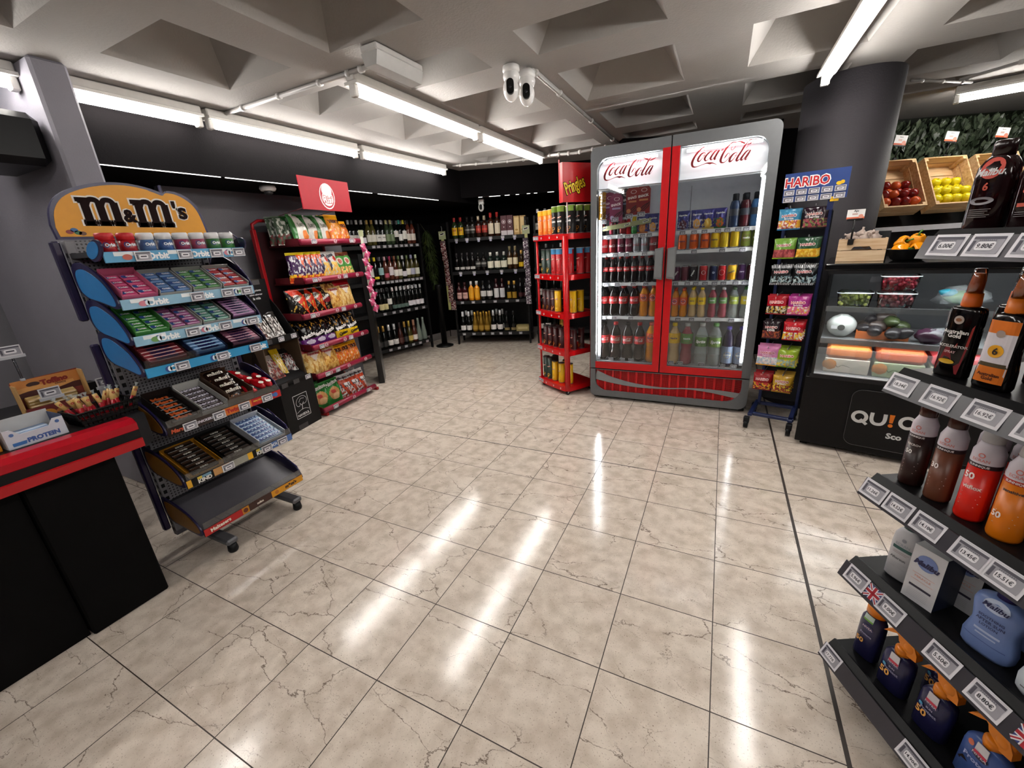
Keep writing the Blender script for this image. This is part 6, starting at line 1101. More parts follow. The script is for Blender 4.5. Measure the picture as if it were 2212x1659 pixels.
m = MB(); m.ell((0, 0, 0), .11, .09, .055, 'frost', 14, 8, .5); m.ell((0, 0, -.005), .08, .06, .035, '5a8a4a', 12, 6, .3); m.ell((-.06, -.02, .02), .04, .03, .02, '3a9ab0,.3', 10, 6, .3); tag(link('salad_bag', m.mesh('salad_bag'), None, QF @ T(.62, .22, .965)), 'clear bag of green salad on the cooler top shelf', 'salad bag')
m = MB(); m.ell((0, 0, .07), .075, .075, .07, 'b8bcb8,.12', 18, 12, .12); m.disc(0, .07, .018, '4a4c4a', lambda u, v: (u, -.077, v)); m.rect(-.05, .06, -.02, .08, 'd8dadc', lambda u, v: (u, -.073, v)); tag(link('wrapped_melon', m.mesh('wrapped_melon'), None, QF @ T(.13, .20, .706)), 'plastic-wrapped pale melon at left on the cooler middle shelf', 'melon')
m = MB(); m.box(0, 0, 0, .24, .2, .004, 'c0682c'); m.box(0, 0, .004, .24, .006, .045, 'b8602c,.5'); m.box(0, .194, .004, .24, .2, .06, 'b8602c,.5'); m.box(0, .006, .004, .006, .194, .05, 'b8602c'); m.box(.234, .006, .004, .24, .194, .05, 'b8602c'); tag(link('fruit_carton', m.mesh('fruit_carton'), None, QF @ T(.205, .16, .709)), 'open orange carton under the avocados on the middle shelf', 'carton')
av = [kind(('avocado', (lambda q: (q.lathe([(.004, -.052), (.026, -.04), (.035, -.015), (.033, .01), (.022, .035), (.010, .05), (.003, .054)], c, 14), q)[1])(MB()))) for c in ('2a2628,.35', '3a302c,.35', '3a4428,.35')]
for i, (x, y, z, a, b, k) in enumerate(((.235, .20, .05, 1.2, .3, 0), (.30, .19, .075, 1.3, -.4, 1), (.36, .20, .105, 1.5, .2, 2), (.33, .25, .12, 1.4, .6, 1), (.27, .26, .10, 1.2, 0, 0), (.40, .22, .075, 1.3, -.5, 2), (.29, .15, .055, 1.45, .1, 0), (.37, .145, .045, 1.5, -.3, 0), (.42, .17, .045, 1.2, .4, 0), (.24, .27, .06, 1.3, .2, 1))):
    place(av[k], 'avocado', QF @ T(x, y, .709+z) @ RZ(b*2) @ RX(a), 'dark avocado in the orange carton of the glass cooler', 'avocado', 'avocados in the carton')
def netbag(c): q = MB(); q.ell((0, 0, .04), .07, .05, .04, c, 12, 8, .4); q.ell((.02, 0, .05), .06, .045, .03, 'frost', 12, 8, .6); return q
tag(link('fruit_tray', netbag('3a2030,.3').mesh('fruit_tray'), None, QF @ T(.53, .16, .709)), 'film-wrapped dark plums right of the avocados', 'fruit tray')
for i, (x, c1, c2, d) in enumerate(((.08, 'c8702c', 'd8d0c0', 'left orange-topped foam box behind misted glass'), (.32, 'c05a30', 'a8b890', 'middle green-sided foam box with orange top'), (.56, 'c84a50', 'b8c0a0', 'right red-topped foam box behind misted glass'))):
    m = MB(); m.box(0, 0, 0, .22, .3, .09, c2+',.4', .004); m.box(.0, 0, .09, .22, .3, .165, c1+',.5', .02); m.stroke([(.03, .03, .003), (.05, .06, .004), (.07, .035, .003), (.09, .05, .003), (.13, .04, .003)], '3a4a20', flat(-.001), 3); m.ell((.03, .005, .05), .04, .01, .04, 'c88030,.5', 10, 6)
    tag(link('fruit_box', m.mesh('fruit_box'), None, QF @ T(x, .12, .492)), d, 'fruit box')
m = MB(); m.box(.03, .055, .50, QW-.05, .058, .66, 'frost'); part(qc, 'inner_pane', m)
# things on top of the cooler
def crate(w_, d, h, slats=2, k='wood2', hole=True):
    m = MB(); t = .007; g = .004; sh = (h-g*(slats-1))/slats
    for i in range(slats):
        z = i*(sh+g)
        for y in (0, d-t):
            if i == slats-1 and hole: m.prism([(0, z), (w_*.28, z), (w_*.34, z+sh*.30), (w_*.66, z+sh*.30), (w_*.72, z), (w_, z), (w_, z+sh), (0, z+sh)], y, y+t, k)
            else: m.box(0, y, z, w_, y+t, z+sh, k)
        m.box(0, t, z, t, d-t, z+sh, k); m.box(w_-t, t, z, w_, d-t, z+sh, k)
    for i in range(3): m.box(t, t+i*(d-2*t)/3+.003, 0, w_-t, t+(i+1)*(d-2*t)/3-.003, t, k)
    for x, y in ((t, t), (w_-2.4*t, t), (t, d-2.4*t), (w_-2.4*t, d-2.4*t)): m.box(x, y, t, x+t*1.4, y+t*1.4, h-.004, k)
    return m
GCM = QF @ T(.04, .16, 1.163)
tag(link('garlic_crate', crate(.22, .16, .125).mesh('garlic_crate'), None, GCM), 'small pale wooden crate of garlic on top of glass cooler', 'wooden crate')
gk = kind(('garlic_bulb', (lambda q: (q.lathe([(.006, 0), (.020, .004), (.027, .014), (.025, .026), (.012, .036), (.005, .045), (.006, .056)], 'a8968c,.5', 12), q)[1])(MB())))
for i in range(30):
    l_ = i // 12; x, y = R.uniform(.03+.02*l_, .19-.02*l_), R.uniform(.03+.01*l_, .13-.01*l_)
    place(gk, 'garlic_bulb', GCM @ T(x, y, .085+.024*l_) @ RZ(R.uniform(0, 6)) @ RX(R.uniform(-1.3, 1.3)), 'garlic bulb heaped in the small pale wooden crate', 'garlic', 'garlic bulbs in the crate')
def clipcard(M, label, ang=0.0, hgt=.10, txt_='Ajo', cw=.08, ch=.05):
    r = empty('price_holder', M, label, 'price holder')
    a = MB(); a.box(-.014, -.006, -.02, .014, .010, .012, '0c0c0c,.3', .003); part(r, 'clip', a)
    a = MB(); a.tube([(0, 0, .005), (.0, .0, hgt)], .005, '0c0c0c,.3', 8); a.box(-cw*.45, -.004, hgt-.004, cw*.45, .006, hgt+.008, '0c0c0c,.3', .002); part(r, 'stem', a)
    a = MB(); a.box(-cw/2, -.0008, hgt+.006, cw/2, 0, hgt+.006+ch, 'e8e6e4,.5'); S = flat(-.0014); a.rect(-cw/2, hgt+.006, cw/2, hgt+.006+ch*.2, 'd8643c', S); a.disc(cw*.3, hgt+.006+ch*.25, ch*.22, 'd8907c', flat(-.0018)); a.text(txt_, 1, '2a2a2a', flat(-.0022), 0, hgt+.006+ch*.82, bold=.03, w=cw*.28); a.rect(-cw*.2, hgt+.006+ch*.42, cw*.1, hgt+.006+ch*.6, 'c8a8a0', S); part(r, 'card', a)
clipcard(GCM @ T(.055, -.010, .115), 'black clip with small white garlic price card on the crate', hgt=.115)
PBF = QF @ T(.36, .19, 1.163)
m = MB(); m.lathe([(.06, 0), (.075, .01), (.098, .058), (.102, .062), (.094, .06), (.07, .012)], '0b0b0b,.5', 20); tag(link('bowl', m.mesh('bowl'), None, PBF), 'round black bowl of yellow peppers on the glass cooler', 'bowl')
def pepper(s):
    q = MB(); n, mm = 20, 12; vs = []; fs = []
    for j in range(mm+1):
        t = j/mm
        for i in range(n):
            a = 2*pi*i/n; r = (math.sin(pi*min(.96, t*.9+.06))**.5)*(1+.12*math.cos(4*a))*.036*s; vs.append((r*math.cos(a), r*math.sin(a), (t-.02)*.085*s-(.012*s if t > .93 else 0)))
    for j in range(mm):
        for i in range(n): fs.append((j*n+i, j*n+(i+1) % n, (j+1)*n+(i+1) % n, (j+1)*n+i))
    q.add(vs, fs, 'e08c06,.2', True); st = MB(); st.tube([(0, 0, .066*s), (.002, 0, .088*s), (.010, 0, .10*s)], [.007, .004, .005], '4a7a20,.5', 8); return kind(('pepper_body', q), ('stem', st))
pp = pepper(1.0)
for i, (x, y, z, a, b, d) in enumerate(((-.04, -.02, .055, 1.5, 1.2, 'left yellow pepper lying in the black bowl'), (.035, -.03, .055, 1.4, -.9, 'right front yellow pepper in the black bowl'), (-.01, .03, .06, 1.3, 2.4, 'rear yellow pepper low in the black bowl'), (.02, .0, .095, .3, .2, 'topmost yellow pepper standing on the others'), (-.035, .005, .09, 1.2, .5, 'yellow pepper lying second from the top'))):
    place(pp, 'yellow_pepper', PBF @ T(x, y, z) @ RZ(b) @ RX(a) @ T(0, 0, -.035), d, 'pepper')
m = MB(); m.box(0, 0, 0, .10, .006, .16, '2a2d30,.15'); m.box(.0, .0, 0, .004, .05, .01, '2a2d30'); tag(link('price_board', m.mesh('price_board'), None, QF @ T(.205, .34, 1.163) @ RZ(-.9)), 'small dark glossy board behind the garlic crate', 'board')
# ================================================================== FRUIT CRATES BEHIND
GF = RZ(math.atan2(.47, 1.092))     # x along the display, y away from the viewer
pst = empty('produce_stand', GF @ T(2.62, 3.80, 0), 'black produce stand with white front edge holding the tilted fruit crates', 'produce stand')
m = MB(); m.box(0, .0, 0, 2.1, .62, 1.29, '0a0a0a,.5'); part(pst, 'base', m); m = MB(); m.box(0, -.02, 1.285, 2.1, .02, 1.325, 'c8c8cc,.3'); part(pst, 'front_edge', m)
m = MB(); m.prism([(.14, 1.29), (.62, 1.29), (.62, 1.83), (.50, 1.83)], 0, 2.1, '0c0c0c', 'x'); part(pst, 'sloping_back', m)
def fcrate(x, label):
    M = GF @ T(x, 3.925, 1.412) @ RX(math.radians(60)); m = MB(); w_, l, h, t = .335, .435, .135, .010; k = 'wood'
    for z0, z1 in ((0, .062), (.070, h)): m.box(0, 0, z0, w_, t, z1, k); m.box(0, l-t, z0, w_, l, z1, k); m.box(0, t, z0, t, l-t, z1, k); m.box(w_-t, t, z0, w_, l-t, z1, k)
    for i in range(5): m.box(t, t+(l-2*t)*i/5+.003, 0, w_-t, t+(l-2*t)*(i+1)/5-.003, t*.7, k)
    for a in (t, w_-t-.022):
        for b in (t, l-t-.022): m.box(a, b, .007, a+.022, b+.022, h-.002, k)
    tag(link('fruit_crate', m.mesh('fruit_crate'), None, M), label, 'wooden crate'); return M
ap = kind(('apple_body', (lambda q: (q.lathe([(.004, -.030), (.018, -.034), (.032, -.018), (.036, .005), (.030, .026), (.014, .034), (.004, .028)], 'd8c410,.25', 16), q)[1])(MB())), ('stem', (lambda q: (q.tube([(0, 0, .026), (.002, 0, .042)], .0015, '3a2410', 5), q)[1])(MB())))
ar = kind(('apple_body', (lambda q: (q.lathe([(.004, -.030), (.018, -.034), (.032, -.018), (.036, .005), (.030, .026), (.014, .034), (.004, .028)], '7a1410,.2', 16), q)[1])(MB())), ('stem', (lambda q: (q.tube([(0, 0, .026), (.002, 0, .042)], .0015, '3a2410', 5), q)[1])(MB())))
ao = kind(('peach', (lambda q: (q.ell((0, 0, 0), .036, .036, .034, 'c8501c,.35', 14, 10, .1), q)[1])(MB())))
for x, lab, ks_, on, ln_, gr in ((2.905, 'left tilted wooden crate of red fruit beside the round column', [ar, ao, ar], 'red_apple', 'red apple in the tilted crate beside the round column', 'red apples in the left crate'), (3.305, 'middle tilted wooden crate of yellow apples', [ap], 'yellow_apple', 'yellow apple piled low in the middle tilted crate', 'yellow apples in the crate'), (3.705, 'right tilted wooden crate half hidden by a dark lotion bottle', [ap], 'yellow_apple', 'yellow apple in the right crate behind the lotion bottles', 'yellow apples in the right crate')):
    M = fcrate(x, lab); rn = random.Random(int(x*100))
    for j in range(4):
        for i in range(4):
            for l_ in range(2):
                if l_ and j > 1: continue
                px_, py_, pz_ = .052+.077*i+(j % 2)*.0, .05+.068*j+.02*l_, .045+.052*l_
                place(ks_[(i*2+j+l_) % len(ks_)], on, M @ T(min(px_, .29)+rn.uniform(-.004, .004), py_, pz_) @ RX(-1.0+rn.uniform(-.6, .6)) @ RZ(rn.uniform(0, 6)), ln_, 'apple', gr)
for x, l in ((2.965, 'left white price card above the red fruit crate'), (3.37, 'middle white price card above the yellow apple crate'), (3.77, 'right white price card high above the third crate')):
    clipcard(GF @ T(x+.16, 4.10, 1.87) @ RY(.12), l, hgt=.10, txt_='Manzana', cw=.10, ch=.075)
# ================================================================== SUNSCREEN SHELF
SF = frame(.40, 1.26, .40+.454, 1.26-.891); gl = empty('sunscreen_shelf', SF, 'black five-level end shelf of sunscreen with slanted price strips', 'shelf unit'); GW = .72
gz = [.125, .443, .715, 1.008, 1.322]
m = MB(); m.box(.0, .06, 0, GW, .36, .10, '0c0c0d,.5'); part(gl, 'plinth', m)
m = MB(); m.box(0, .36, 0, GW, .375, 1.62, '0e0e10,.6'); part(gl, 'back_panel', m)
PRC = [[(.035, '17.77€'), (.30, '14.90€'), (.47, '11.90€')], [(.05, '5.96€'), (.155, '9.00€'), (.285, '5.50€'), (.375, '8.80€'), (.53, '9.20€')], [(.035, '11.26€'), (.105, '14.52€'), (.178, '14.10€'), (.268, '13.45€'), (.332, '15.51€')], [(.035, '18.34€'), (.125, '16.92€'), (.215, '16.92€'), (.30, '15.20€')], [(.055, '6.00€'), (.128, '9.80€'), (.205, '9.90€')]]
def uk(g, u, z, w_, h, S0):
    f = lambda d: (lambda a, b: (a, S0-d-(b-z)*0, b))
    g.rect(u-w_/2, z-h/2, u+w_/2, z+h/2, '2c3c7c', f(.0003))
    for s_ in (1, -1): g.stroke([(u-w_/2, z-s_*h/2, h*.22), (u+w_/2, z+s_*h/2, h*.22)], 'd8d8dc', f(.0006), 1); g.stroke([(u-w_/2, z-s_*h/2, h*.08), (u+w_/2, z+s_*h/2, h*.08)], 'a81c2c', f(.0009), 1)
    g.rect(u-w_/2, z-h*.17, u+w_/2, z+h*.17, 'd8d8dc', f(.0012)); g.rect(u-h*.17, z-h/2, u+h*.17, z+h/2, 'd8d8dc', f(.0012)); g.rect(u-w_/2, z-h*.1, u+w_/2, z+h*.1, 'a81c2c', f(.0015)); g.rect(u-h*.1, z-h/2, u+h*.1, z+h/2, 'a81c2c', f(.0015))
for i, z in enumerate(gz):
    m = MB(); m.box(0, .022, z+.012, GW, .36, z+.026, '131315,.35'); m.prism([(.0, z+.004), (.024, z+.032), (.03, z+.03), (.03, z+.008), (.012, z-.006)], 0, GW, '131315,.4', 'x'); o = part(gl, 'shelf', m)
    g = MB(RX(0)); L0 = SF
    Sl = lambda a, b: (a, -.004-(z+.014-b)*.42, b)
    hh = .034
    def slope_rect(g, a, b, c, d, k, off): g.add([(a, -.002-(.014-(b-z))*.45-off, b), (c, -.002-(.014-(b-z))*.45-off, b), (c, -.002-(.014-(d-z))*.45-off, d), (a, -.002-(.014-(d-z))*.45-off, d)], [(0, 1, 2, 3)], k)
    g.prism([(-.002-(.014+.022)*.45, z-.026), (-.002+(.004)*.45, z+.020), (.002, z+.020), (-.012, z-.026)], 0, GW, '3c3a40,.3' if i < 4 else '5a585e,.3', 'x'); link('label_strip', g.mesh('label_strip'), o)
    for u, t in PRC[i]:
        g = MB(T(0, 0, z-.002) @ RX(math.atan(.45)*-1)); price(g, 0, 0, .062, .042, t, S=-.0095); g.rect(-.033, -.0225, .033, .0225, 'dcdae0', lambda a, b: (a, -.0092, b)); oo = link('price_tag', g.mesh('price_tag'), o, T(u, 0, 0))
    if i == 1:
        for u in (.105, .447): g = MB(T(0, 0, z-.002) @ RX(-math.atan(.45))); uk(g, 0, 0, .038, .036, -.0095); link('flag_tag', g.mesh('flag_tag'), o, T(u, 0, 0))
GZ = [z+.0262 for z in gz]
def flatbottle(H, w_, d, col, capc, caph=.14, capw=.5, label=None, tex=(), shape='oval', waist=0.0, trans=None):
    """flat oval bottle: half profile with width and depth factors"""
    b = MB(); n = 20; P = []
    prof = {'oval': [(.80, .75, 0), (1, 1, .03), (1, 1, .60), (.94, .95, .72), (.70, .8, .80), (.42, .7, .84)], 'waist': [(.95, .9, 0), (1.05, 1, .04), (1.0, 1, .22), (.82, .95, .45), (.92, .95, .62), (.98, .95, .76), (.85, .9, .84), (.45, .75, .875)], 'square': [(.95, .9, 0), (1, 1, .02), (1, 1, .72), (.96, .96, .76), (.88, .9, .785), (.40, .7, .80)], 'round': [(.8, .8, 0), (1, 1, .1), (1.02, 1, .35), (.95, 1, .6), (.75, .9, .75), (.42, .7, .83)], 'lotion': [(.86, .85, 0), (1.0, 1, .05), (1.04, 1, .18), (.84, 1, .42), (.88, 1, .5), (1.02, 1, .68), (.92, .95, .78), (.42, .7, .84)]}[shape]
    vs = []; fs = []; top = H*(1-caph)
    prof = [(a, c, z/prof[-1][2]*top) for a, c, z in prof]
    for a, c, z in prof:
        for i in range(n):
            t = 2*pi*i/n; ca, sa = math.cos(t), math.sin(t); q = (abs(ca)**3+abs(sa)**3)**(-1/3); vs.append((w_/2*a*ca*q, d/2*c*sa*q, z))
    for j in range(len(prof)-1):
        for i in range(n): fs.append((j*n+i, j*n+(i+1) % n, (j+1)*n+(i+1) % n, (j+1)*n+i))
    fs += [tuple(reversed(range(n))), tuple((len(prof)-1)*n+i for i in range(n))]
    b.add(vs, fs, col, True); ps = [('bottle', b)]
    def fw(z):
        for (a, c, z0), (a2, c2, z1) in zip(prof, prof[1:]):
            if z0 <= z <= z1: t = (z-z0)/(z1-z0); return a+(a2-a)*t, c+(c2-c)*t
        return prof[-1][:2]
    def S(off):
        def f(u, v):
            a, c = fw(v); x = max(-.97, min(.97, u/(w_/2*a*1.26) if False else u/(w_/2*a))); y = -d/2*c*(max(0, 1-abs(x)**3))**(1/3); return (u, y-off, v)
        return f
    if label or tex:
        g = MB()
        for L in (label or []):
            if L[0] == 'r': [g.rect(L[1]*w_/2+(L[3]-L[1])*w_/2*i/8, L[2]*H, L[1]*w_/2+(L[3]-L[1])*w_/2*(i+1)/8, L[4]*H, L[5], S(.0008+.0004*(L[6] if len(L) > 6 else 0))) for i in range(8)]
            elif L[0] == 'd': g.disc(L[1]*w_/2, L[2]*H, L[3]*w_/2, L[4], S(.0012+.0004*(L[6] if len(L) > 6 else 0)), L[3]*w_/2*(L[5] if len(L) > 5 else 1))
            elif L[0] == 'p': g.poly([(a*w_/2, b_*H) for a, b_ in L[1]], L[2], S(.0012))
        for t, x, z, ww, c, *o in tex: g.text(t, 1, c, S(.0024), x*w_/2, z*H, bold=.03, w=ww*w_, shear=o[0] if o else 0)
        ps.append(('label', g))
    if capc:
        c = MB(); cw = w_*capw/2; c.lathe([(cw, top-.002), (cw, H-.003), (cw*.9, H)], capc, 18, sy=min(1, d/w_*1.3)); ps.append(('cap', c))
    return ps
fbk = lambda *a, **k: kind(*flatbottle(*a, **k))
lines = lambda z0, n, c='8a8488', x=.55, dz=.022: [('r', -x, z0-dz*i, x-.12*(i % 3), z0-dz*i+.006, c, 2) for i in range(n)]
# top level: dark oil bottles
OIL6 = fbk(.168, .068, .038, '1a0608,.1', '1c0a0a,.2', .16, .55, [('d', .05, .70, .58, 'c8341c', 1.0), ('d', -.05, .34, .62, '8a868c', .36)]+lines(.24, 5), [('Malibu', .0, .66, .72, 'd8d0d0', .3), ('6', .0, .50, .14, 'c8401c')])
OIL8 = fbk(.168, .068, .038, '1a0608,.1', '1c0a0a,.2', .16, .55, [('d', .05, .70, .58, 'c8341c', 1.0), ('r', -.5, .50, .4, .52, 'c8482c'), ('r', -.55, .24, .3, .28, 'c8482c'), ('p', [(.45, .6), (.62, .6), (.5, .42)], 'c8482c')]+lines(.18, 3), [('Malibu', .0, .66, .72, 'd8d0d0', .3), ('8', -.3, .42, .12, 'c8401c'), ('DRY OIL GEL', .0, .56, .6, 'a8a0a0')])
su = 'sunscreen bottle'
def put(k, nm, x, y, i, rz, label, cat=su, g=None): place(k, nm, SF @ T(x, y, GZ[i]+.0006) @ RZ(rz), label, cat, g)
put(OIL6, 'oil_bottle', .034, .08, 4, .1, 'dark red oil bottle marked 6, leftmost on the top sunscreen shelf'); put(OIL8, 'oil_bottle', .118, .08, 4, .08, 'dark red oil bottle marked 8 on the top sunscreen shelf')
for x in (.06, .15, .25): put(OIL6, 'oil_bottle', x, .20, 4, .1, 'dark oil bottle in the rear row of the top sunscreen shelf', g='rear oil bottles')
put(OIL8, 'oil_bottle', .21, .08, 4, 0, 'third dark red oil bottle from left on the top sunscreen shelf')
def spray(H, w_, d, col, lab, tex, nozz, shape='square'):
    p = flatbottle(H*.72, w_, d, col, None, 0.02, .5, lab, tex, shape); c = MB(); z = H*.70
    c.lathe([(.0155, z), (.0165, z+.004), (.015, z+.028), (.0125, z+.029), (.0125, z+.045), (.009, z+.068), (.008, z+.070)], nozz+',.4', 16); q = MB(); q.lathe([(.0135, z+.028), (.0125, z+.055), (.0105, z+.078), (.009, z+.08)], 'acryl', 14)
    return kind(*p, ('pump_cap', c), ('clear_cover', q))
AC = spray(.225, .062, .036, '0c0808,.12', [('p', [(-.8, .08), (.7, .06), (.85, .42), (-.35, .42)], '7a1018'), ('p', [(.1, .42), (.85, .42), (.9, .75)], '9a2018'), ('d', 0, .80, .30, 'b0a098', 1), ('d', -.1, .22, .5, 'd8a818', .35), ('d', 0, .80, .18, '8a5838', .7, 2)], [('Australian', .0, .64, .75, 'e0dcd8'), ('Gold', .0, .585, .4, 'e0dcd8'), ('ACCELERATOR', .0, .44, .9, 'c0b8b4'), ('SPRAY', .0, .36, .35, 'c8a0a0')], 'd0600c')
OR6 = spray(.225, .062, .036, '0c0808,.12', [('r', -.78, .09, .78, .88, 'd8d2d8'), ('r', -.78, .72, .78, .88, 'd8700c', 1), ('r', -.8, .09, .8, .30, 'd8700c', 1), ('r', -.8, .30, .8, .35, '4a3c20', 2), ('d', 0, .50, .42, 'e0a010', 1, 2), ('d', 0, .72, .24, 'a09088', 1, 2)], [('6', .0, .5, .15, '2a1c14'), ('Australian', .0, .20, .6, '4a1c0c'), ('Gold', .0, .15, .3, '4a1c0c')], 'd8700c', 'waist')
put(AC, 'spray_bottle', .060, .075, 3, .12, 'black spray bottle with dark red label, left front on second sunscreen shelf'); put(OR6, 'spray_bottle', .148, .07, 3, .1, 'black spray bottle with orange and white label marked 6'); put(AC, 'spray_bottle', .075, .16, 3, .1, 'black spray bottle standing behind the dark red label one'); put(AC, 'spray_bottle', .155, .17, 3, .1, 'black spray bottle standing behind the orange label one')
put(OR6, 'spray_bottle', .24, .075, 3, 0, 'orange label spray bottle at the right picture edge'); put(AC, 'spray_bottle', .24, .17, 3, 0, 'rear black spray bottle at the right picture edge')
def aerosol(H, r, col, capc, tex, band='2a1418', shape=0):
    b = MB(); b.lathe([(r*.92, 0, col), (r, .006, col), (r, .60*H, col), (r, .60*H, band), (r, .645*H, band), (r, .645*H, 'c4bcc4,.4'), (r, .66*H, 'c4bcc4,.4'), (r*.98, .76*H, 'c4bcc4,.4'), (r*.70, .84*H, 'c4bcc4,.4'), (r*.66, .86*H, 'c4bcc4,.4')], col, 22)
    c = MB(); c.lathe([(r*.66, .86*H), (r*.70, .87*H), (r*.68, .96*H), (r*.55, .99*H), (r*.3, H)], capc, 20); g = MB(); S = cyl(r+.0008); S2 = cyl(r+.0012)
    g.ring(0, .735*H, r*.22, r*.14, 'c87068', S); g.text('ECRAN', 1, 'c87068', S, 0, .685*H, bold=.01, w=r*1.1); g.text('SUNNIQUE', 1, 'd8d0d0', S2, 0, .622*H, bold=.03, w=r*1.3)
    for t, x, z, w_, c_ in tex: g.text(t, 1, c_, S2, x*r, z*H, bold=.03, w=w_*r)
    for q in range(4): g.rect(-r*.6, (.30-.045*q)*H, r*(.7-.2*(q % 2)), (.30-.045*q)*H+.0012, 'c8b0a8', S)
    return kind(('can', b), ('cap', c), ('print', g))
A1 = aerosol(.215, .0245, '2a120e,.35', '3a1a10,.2', [('MICRO+', 0, .52, 1.1, 'd8ccc8'), ('50', -.3, .43, .6, 'e8e4e0')]); A2 = aerosol(.215, .0245, '6a3c28,.35', '3a1a10,.2', [('30', -.4, .42, .7, 'e8dcd8')]); A3 = aerosol(.215, .0255, 'd81c0a,.35', 'a8a4a4,.4', [('50', -.4, .50, .8, 'f0e0dc'), ('vitflox', 0, .38, 1.3, 'f0d8d0')]); A4 = aerosol(.215, .0265, 'd87408,.35', 'a8a4a4,.4', [('50', -.5, .26, .7, 'f0e4e0'), ('sensitive', 0, .53, 1.2, '3a3430')], 'b82c14')
for x, k, d, r_ in ((.042, A1, 'dark brown aerosol can, leftmost on middle sunscreen shelf', .3), (.110, A2, 'light brown aerosol can on the middle sunscreen shelf', .3), (.182, A3, 'bright red aerosol can on the middle sunscreen shelf', .3), (.250, A4, 'orange aerosol can on the middle sunscreen shelf', .3)): put(k, 'aerosol_can', x, .072, 2, r_, d, 'aerosol can')
for x, k in ((.125, A3), (.19, A3), (.26, A4), (.33, A4)): put(k, 'aerosol_can', x, .15, 2, .2, 'grey-capped aerosol can in the rear row of the middle shelf', 'aerosol can', 'rear aerosol cans')
b = fbk(.20, .085, .05, 'c8c4c6,.35', 'd0ccd0,.3', .12, .5, [('d', 0, .6, .3, 'c87068')], (), 'round'); put(b, 'lotion_bottle', .335, .085, 2, 0, 'round white lotion bottle at the right picture edge')
WH = fbk(.185, .064, .036, 'b8b8bc,.35', '12403c,.35', .17, .54, [('d', 0, .66, .16, '8a8c94'), ('r', -.65, .50, .65, .55, '2a5450', 1)]+lines(.46, 2, '8a7078')+lines(.28, 4, 'a8a8ac'), [('ECRAN', 0, .59, .5, '9a9ca4'), ('Aftersun', -.1, .36, .55, '5a5c60')])
put(WH, 'lotion_bottle', .080, .075, 1, .25, 'white lotion bottle with dark green cap, front of fourth shelf'); put(WH, 'lotion_bottle', .098, .16, 1, .2, 'white lotion bottle with green cap behind the white carton')
def carton(w_, d, h):
    m = MB(); m.box(-w_/2, 0, 0, w_/2, d, h, '20263c,.4', .0008); m.box(-w_/2-.0003, -.0006, 0, w_/2+.0003, .0, h, 'c4c4c8,.5'); m.box(-w_/2, -.0006, h, w_/2, d, h+.0006, 'a8a8a8,.5'); m.poly([(-.016, d*.4), (.0, d*.33), (.018, d*.45), (.004, d*.55)], '26223c', lambda u, v: (u, v, h+.0012)); S = flat(-.0012); S2 = flat(-.0018)
    m.disc(0, h*.76, w_*.32, '6a7cb0', S); m.text('Malibu', 1, '1c1c4a', S2, 0, h*.73, bold=.05, w=w_*.8, shear=.3); m.rect(-w_*.35, h*.52, w_*.35, h*.525, 'd88870', S); m.rect(-w_*.35, h*.40, w_*.35, h*.405, 'd88870', S); m.text('MIRACLE', 1, 'd88870', S, 0, h*.47, w=w_*.5); m.rect(-w_*.35, h*.26, w_*.35, h*.30, '2a2438', S)
    for q in range(5): m.rect(-w_*.35, h*(.20-.03*q), w_*.3, h*(.205-.03*q), 'a0a0a8', S)
    return kind(('carton', m))
cbx = carton(.066, .075, .155); put(cbx, 'lotion_carton', .160, .045, 1, .22, 'white-faced square lotion carton on the fourth sunscreen shelf', 'carton'); put(cbx, 'lotion_carton', .176, .125, 1, .22, 'second square carton directly behind the white-faced one', 'carton')
BLU = fbk(.175, .086, .046, '6a80b4,.35', '2a1c50,.3', .17, .36, [('d', .0, .74, .5, 'b8c4dc', .7), ('r', -.5, .33, .5, .36, 'a8b4d0', 1), ('r', -.4, .28, .4, .30, 'a8b4d0', 1), ('r', -.8, .20, .8, .207, '3a4c84', 1)], [('Malibu', 0, .73, .5, '1c2050', .3), ('SOOTHING', 0, .56, .5, '2a3460'), ('AFTER SUN', 0, .50, .55, '2a3460'), ('LOTION', 0, .44, .35, '2a3460')], 'lotion')
put(BLU, 'lotion_bottle', .292, .075, 1, .2, 'light blue curved lotion bottle with dark blue cap'); put(BLU, 'lotion_bottle', .315, .17, 1, .2, 'second blue lotion bottle in the shade behind the first')
W30 = fbk(.185, .092, .048, 'c4ccd4,.35', 'd8581c,.3', .15, .38, [('d', .05, .70, .5, 'd84c14', .6)]+lines(.42, 6, '9a9088', .5)+[('r', -.7, .10, .7, .115, '6a6468', 1)], [('Malibu', 0, .70, .5, '3a1814', .3), ('30', 0, .56, .3, '1c2440'), ('LOTION', 0, .48, .4, '4a4c5c')], 'lotion'); put(W30, 'lotion_bottle', .405, .07, 1, .15, 'white curved lotion bottle marked 30 at the right picture edge')
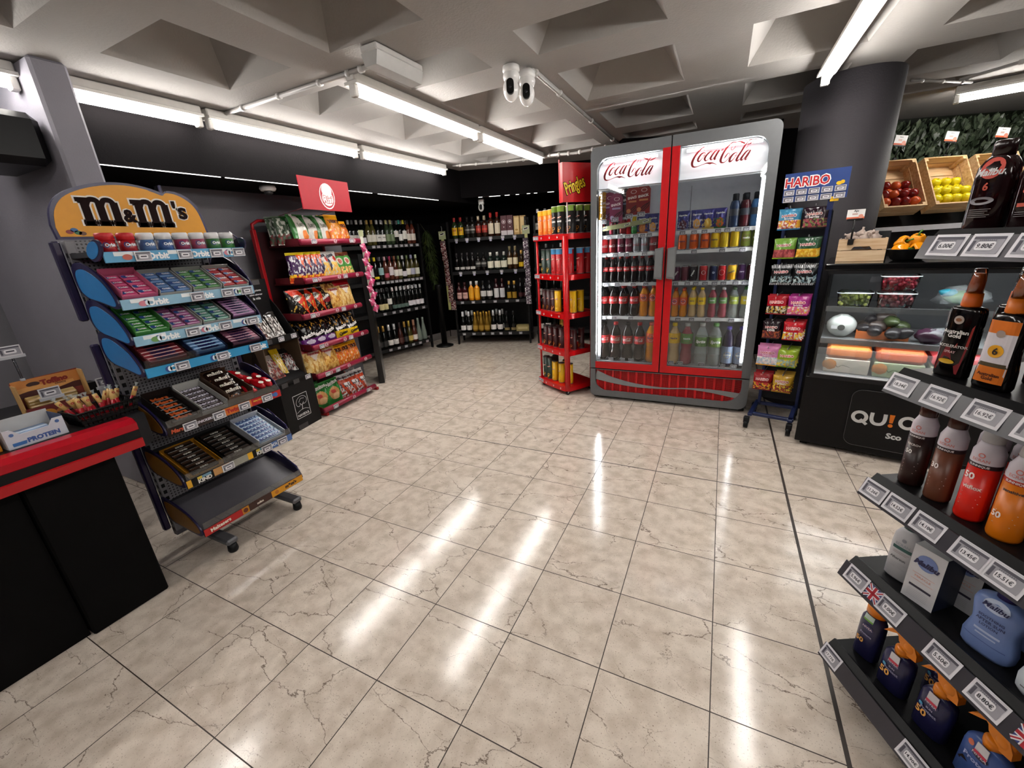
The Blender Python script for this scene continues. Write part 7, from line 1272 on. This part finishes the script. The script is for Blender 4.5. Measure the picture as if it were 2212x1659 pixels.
def trigger(col, lab, tex, w_=.072, shape='oval'):
    H = .135; p = flatbottle(H, w_, .042, col, None, .02, .5, lab, tex, shape); c = MB(); z = H*.97; k = 'd87a08,.35'
    c.lathe([(.018, z-.004), (.018, z+.014), (.013, z+.02)], k, 16)
    c.prism([(-.040, z+.062), (-.036, z+.072), (-.012, z+.074), (.018, z+.062), (.034, z+.030), (.036, z+.012), (.012, z+.010), (.004, z+.022), (-.010, z+.034), (-.014, z+.048), (-.024, z+.056)], -.011, .011, k, 'y'); c.prism([(-.014, z+.052), (-.030, z+.040), (-.052, z+.026), (-.046, z+.036), (-.030, z+.054)], -.006, .006, k, 'y'); c.ell((.014, 0, z+.034), .020, .014, .022, k, 12, 8)
    t = MB(); t.prism([(-.012, z-.03), (.012, z-.03), (.011, z-.002), (-.011, z-.002)], -.0225, -.021, 'd0ccd0'); t.rect(-.012, z-.032, .012, z-.024, 'c03048', flat(-.0232)); return kind(*p, ('trigger_head', c), ('neck_tag', t))
NV = '1c1c44,.3'
N1 = fbk(.185, .062, .040, NV, 'd8780c,.3', .12, .8, [('d', 0, .62, .5, '34305c', .6), ('r', -.55, .73, .3, .84, 'b8c8c0', 1), ('r', -.55, .73, .3, .76, '6a9a3c', 2)], [('NIVEA', 0, .62, .42, 'b8a8b0'), ('50', -.4, .34, .35, 'e0a050'), ('Protege', 0, .48, .5, '8a88a8')])
N2 = trigger(NV, [('d', 0, .72, .42, '38345c', .75), ('d', -.55, .56, .14, '4a9ac0', 1)], [('NIVEA', 0, .72, .36, 'c0b0b8'), ('SUN', 0, .60, .2, 'a8a0b8'), ('50', -.4, .42, .36, 'e0a050'), ('Protect', .0, .52, .5, '8a88a8')])
N3 = trigger('3a5490,.3', [('d', 0, .72, .36, '241c3c', .65), ('p', [(-.8, .34), (.2, .08), (.5, .08), (.5, .2), (-.6, .46)], '241810'), ('d', .55, .34, .24, 'c8684c', .6), ('d', -.5, .82, .14, 'c8684c', 1.2)], [('NIVEA', 0, .72, .32, 'c0b0b8'), ('Protect', 0, .56, .6, '9aa0c8')], .086)
put(N1, 'lotion_bottle', .055, .075, 0, .2, 'dark blue lotion bottle with flat orange cap on the bottom shelf'); put(N2, 'trigger_bottle', .150, .07, 0, .15, 'dark blue trigger spray bottle, first orange trigger from left'); put(N2, 'trigger_bottle', .255, .07, 0, .1, 'dark blue trigger spray bottle, second orange trigger from left'); put(N3, 'trigger_bottle', .365, .07, 0, .05, 'lighter blue trigger spray bottle with dark picture on its label'); put(N3, 'trigger_bottle', .475, .07, 0, .05, 'rightmost blue trigger spray bottle in the bottom corner')
put(N2, 'trigger_bottle', .185, .16, 0, .1, 'trigger spray bottle in the shade of the bottom shelf rear')
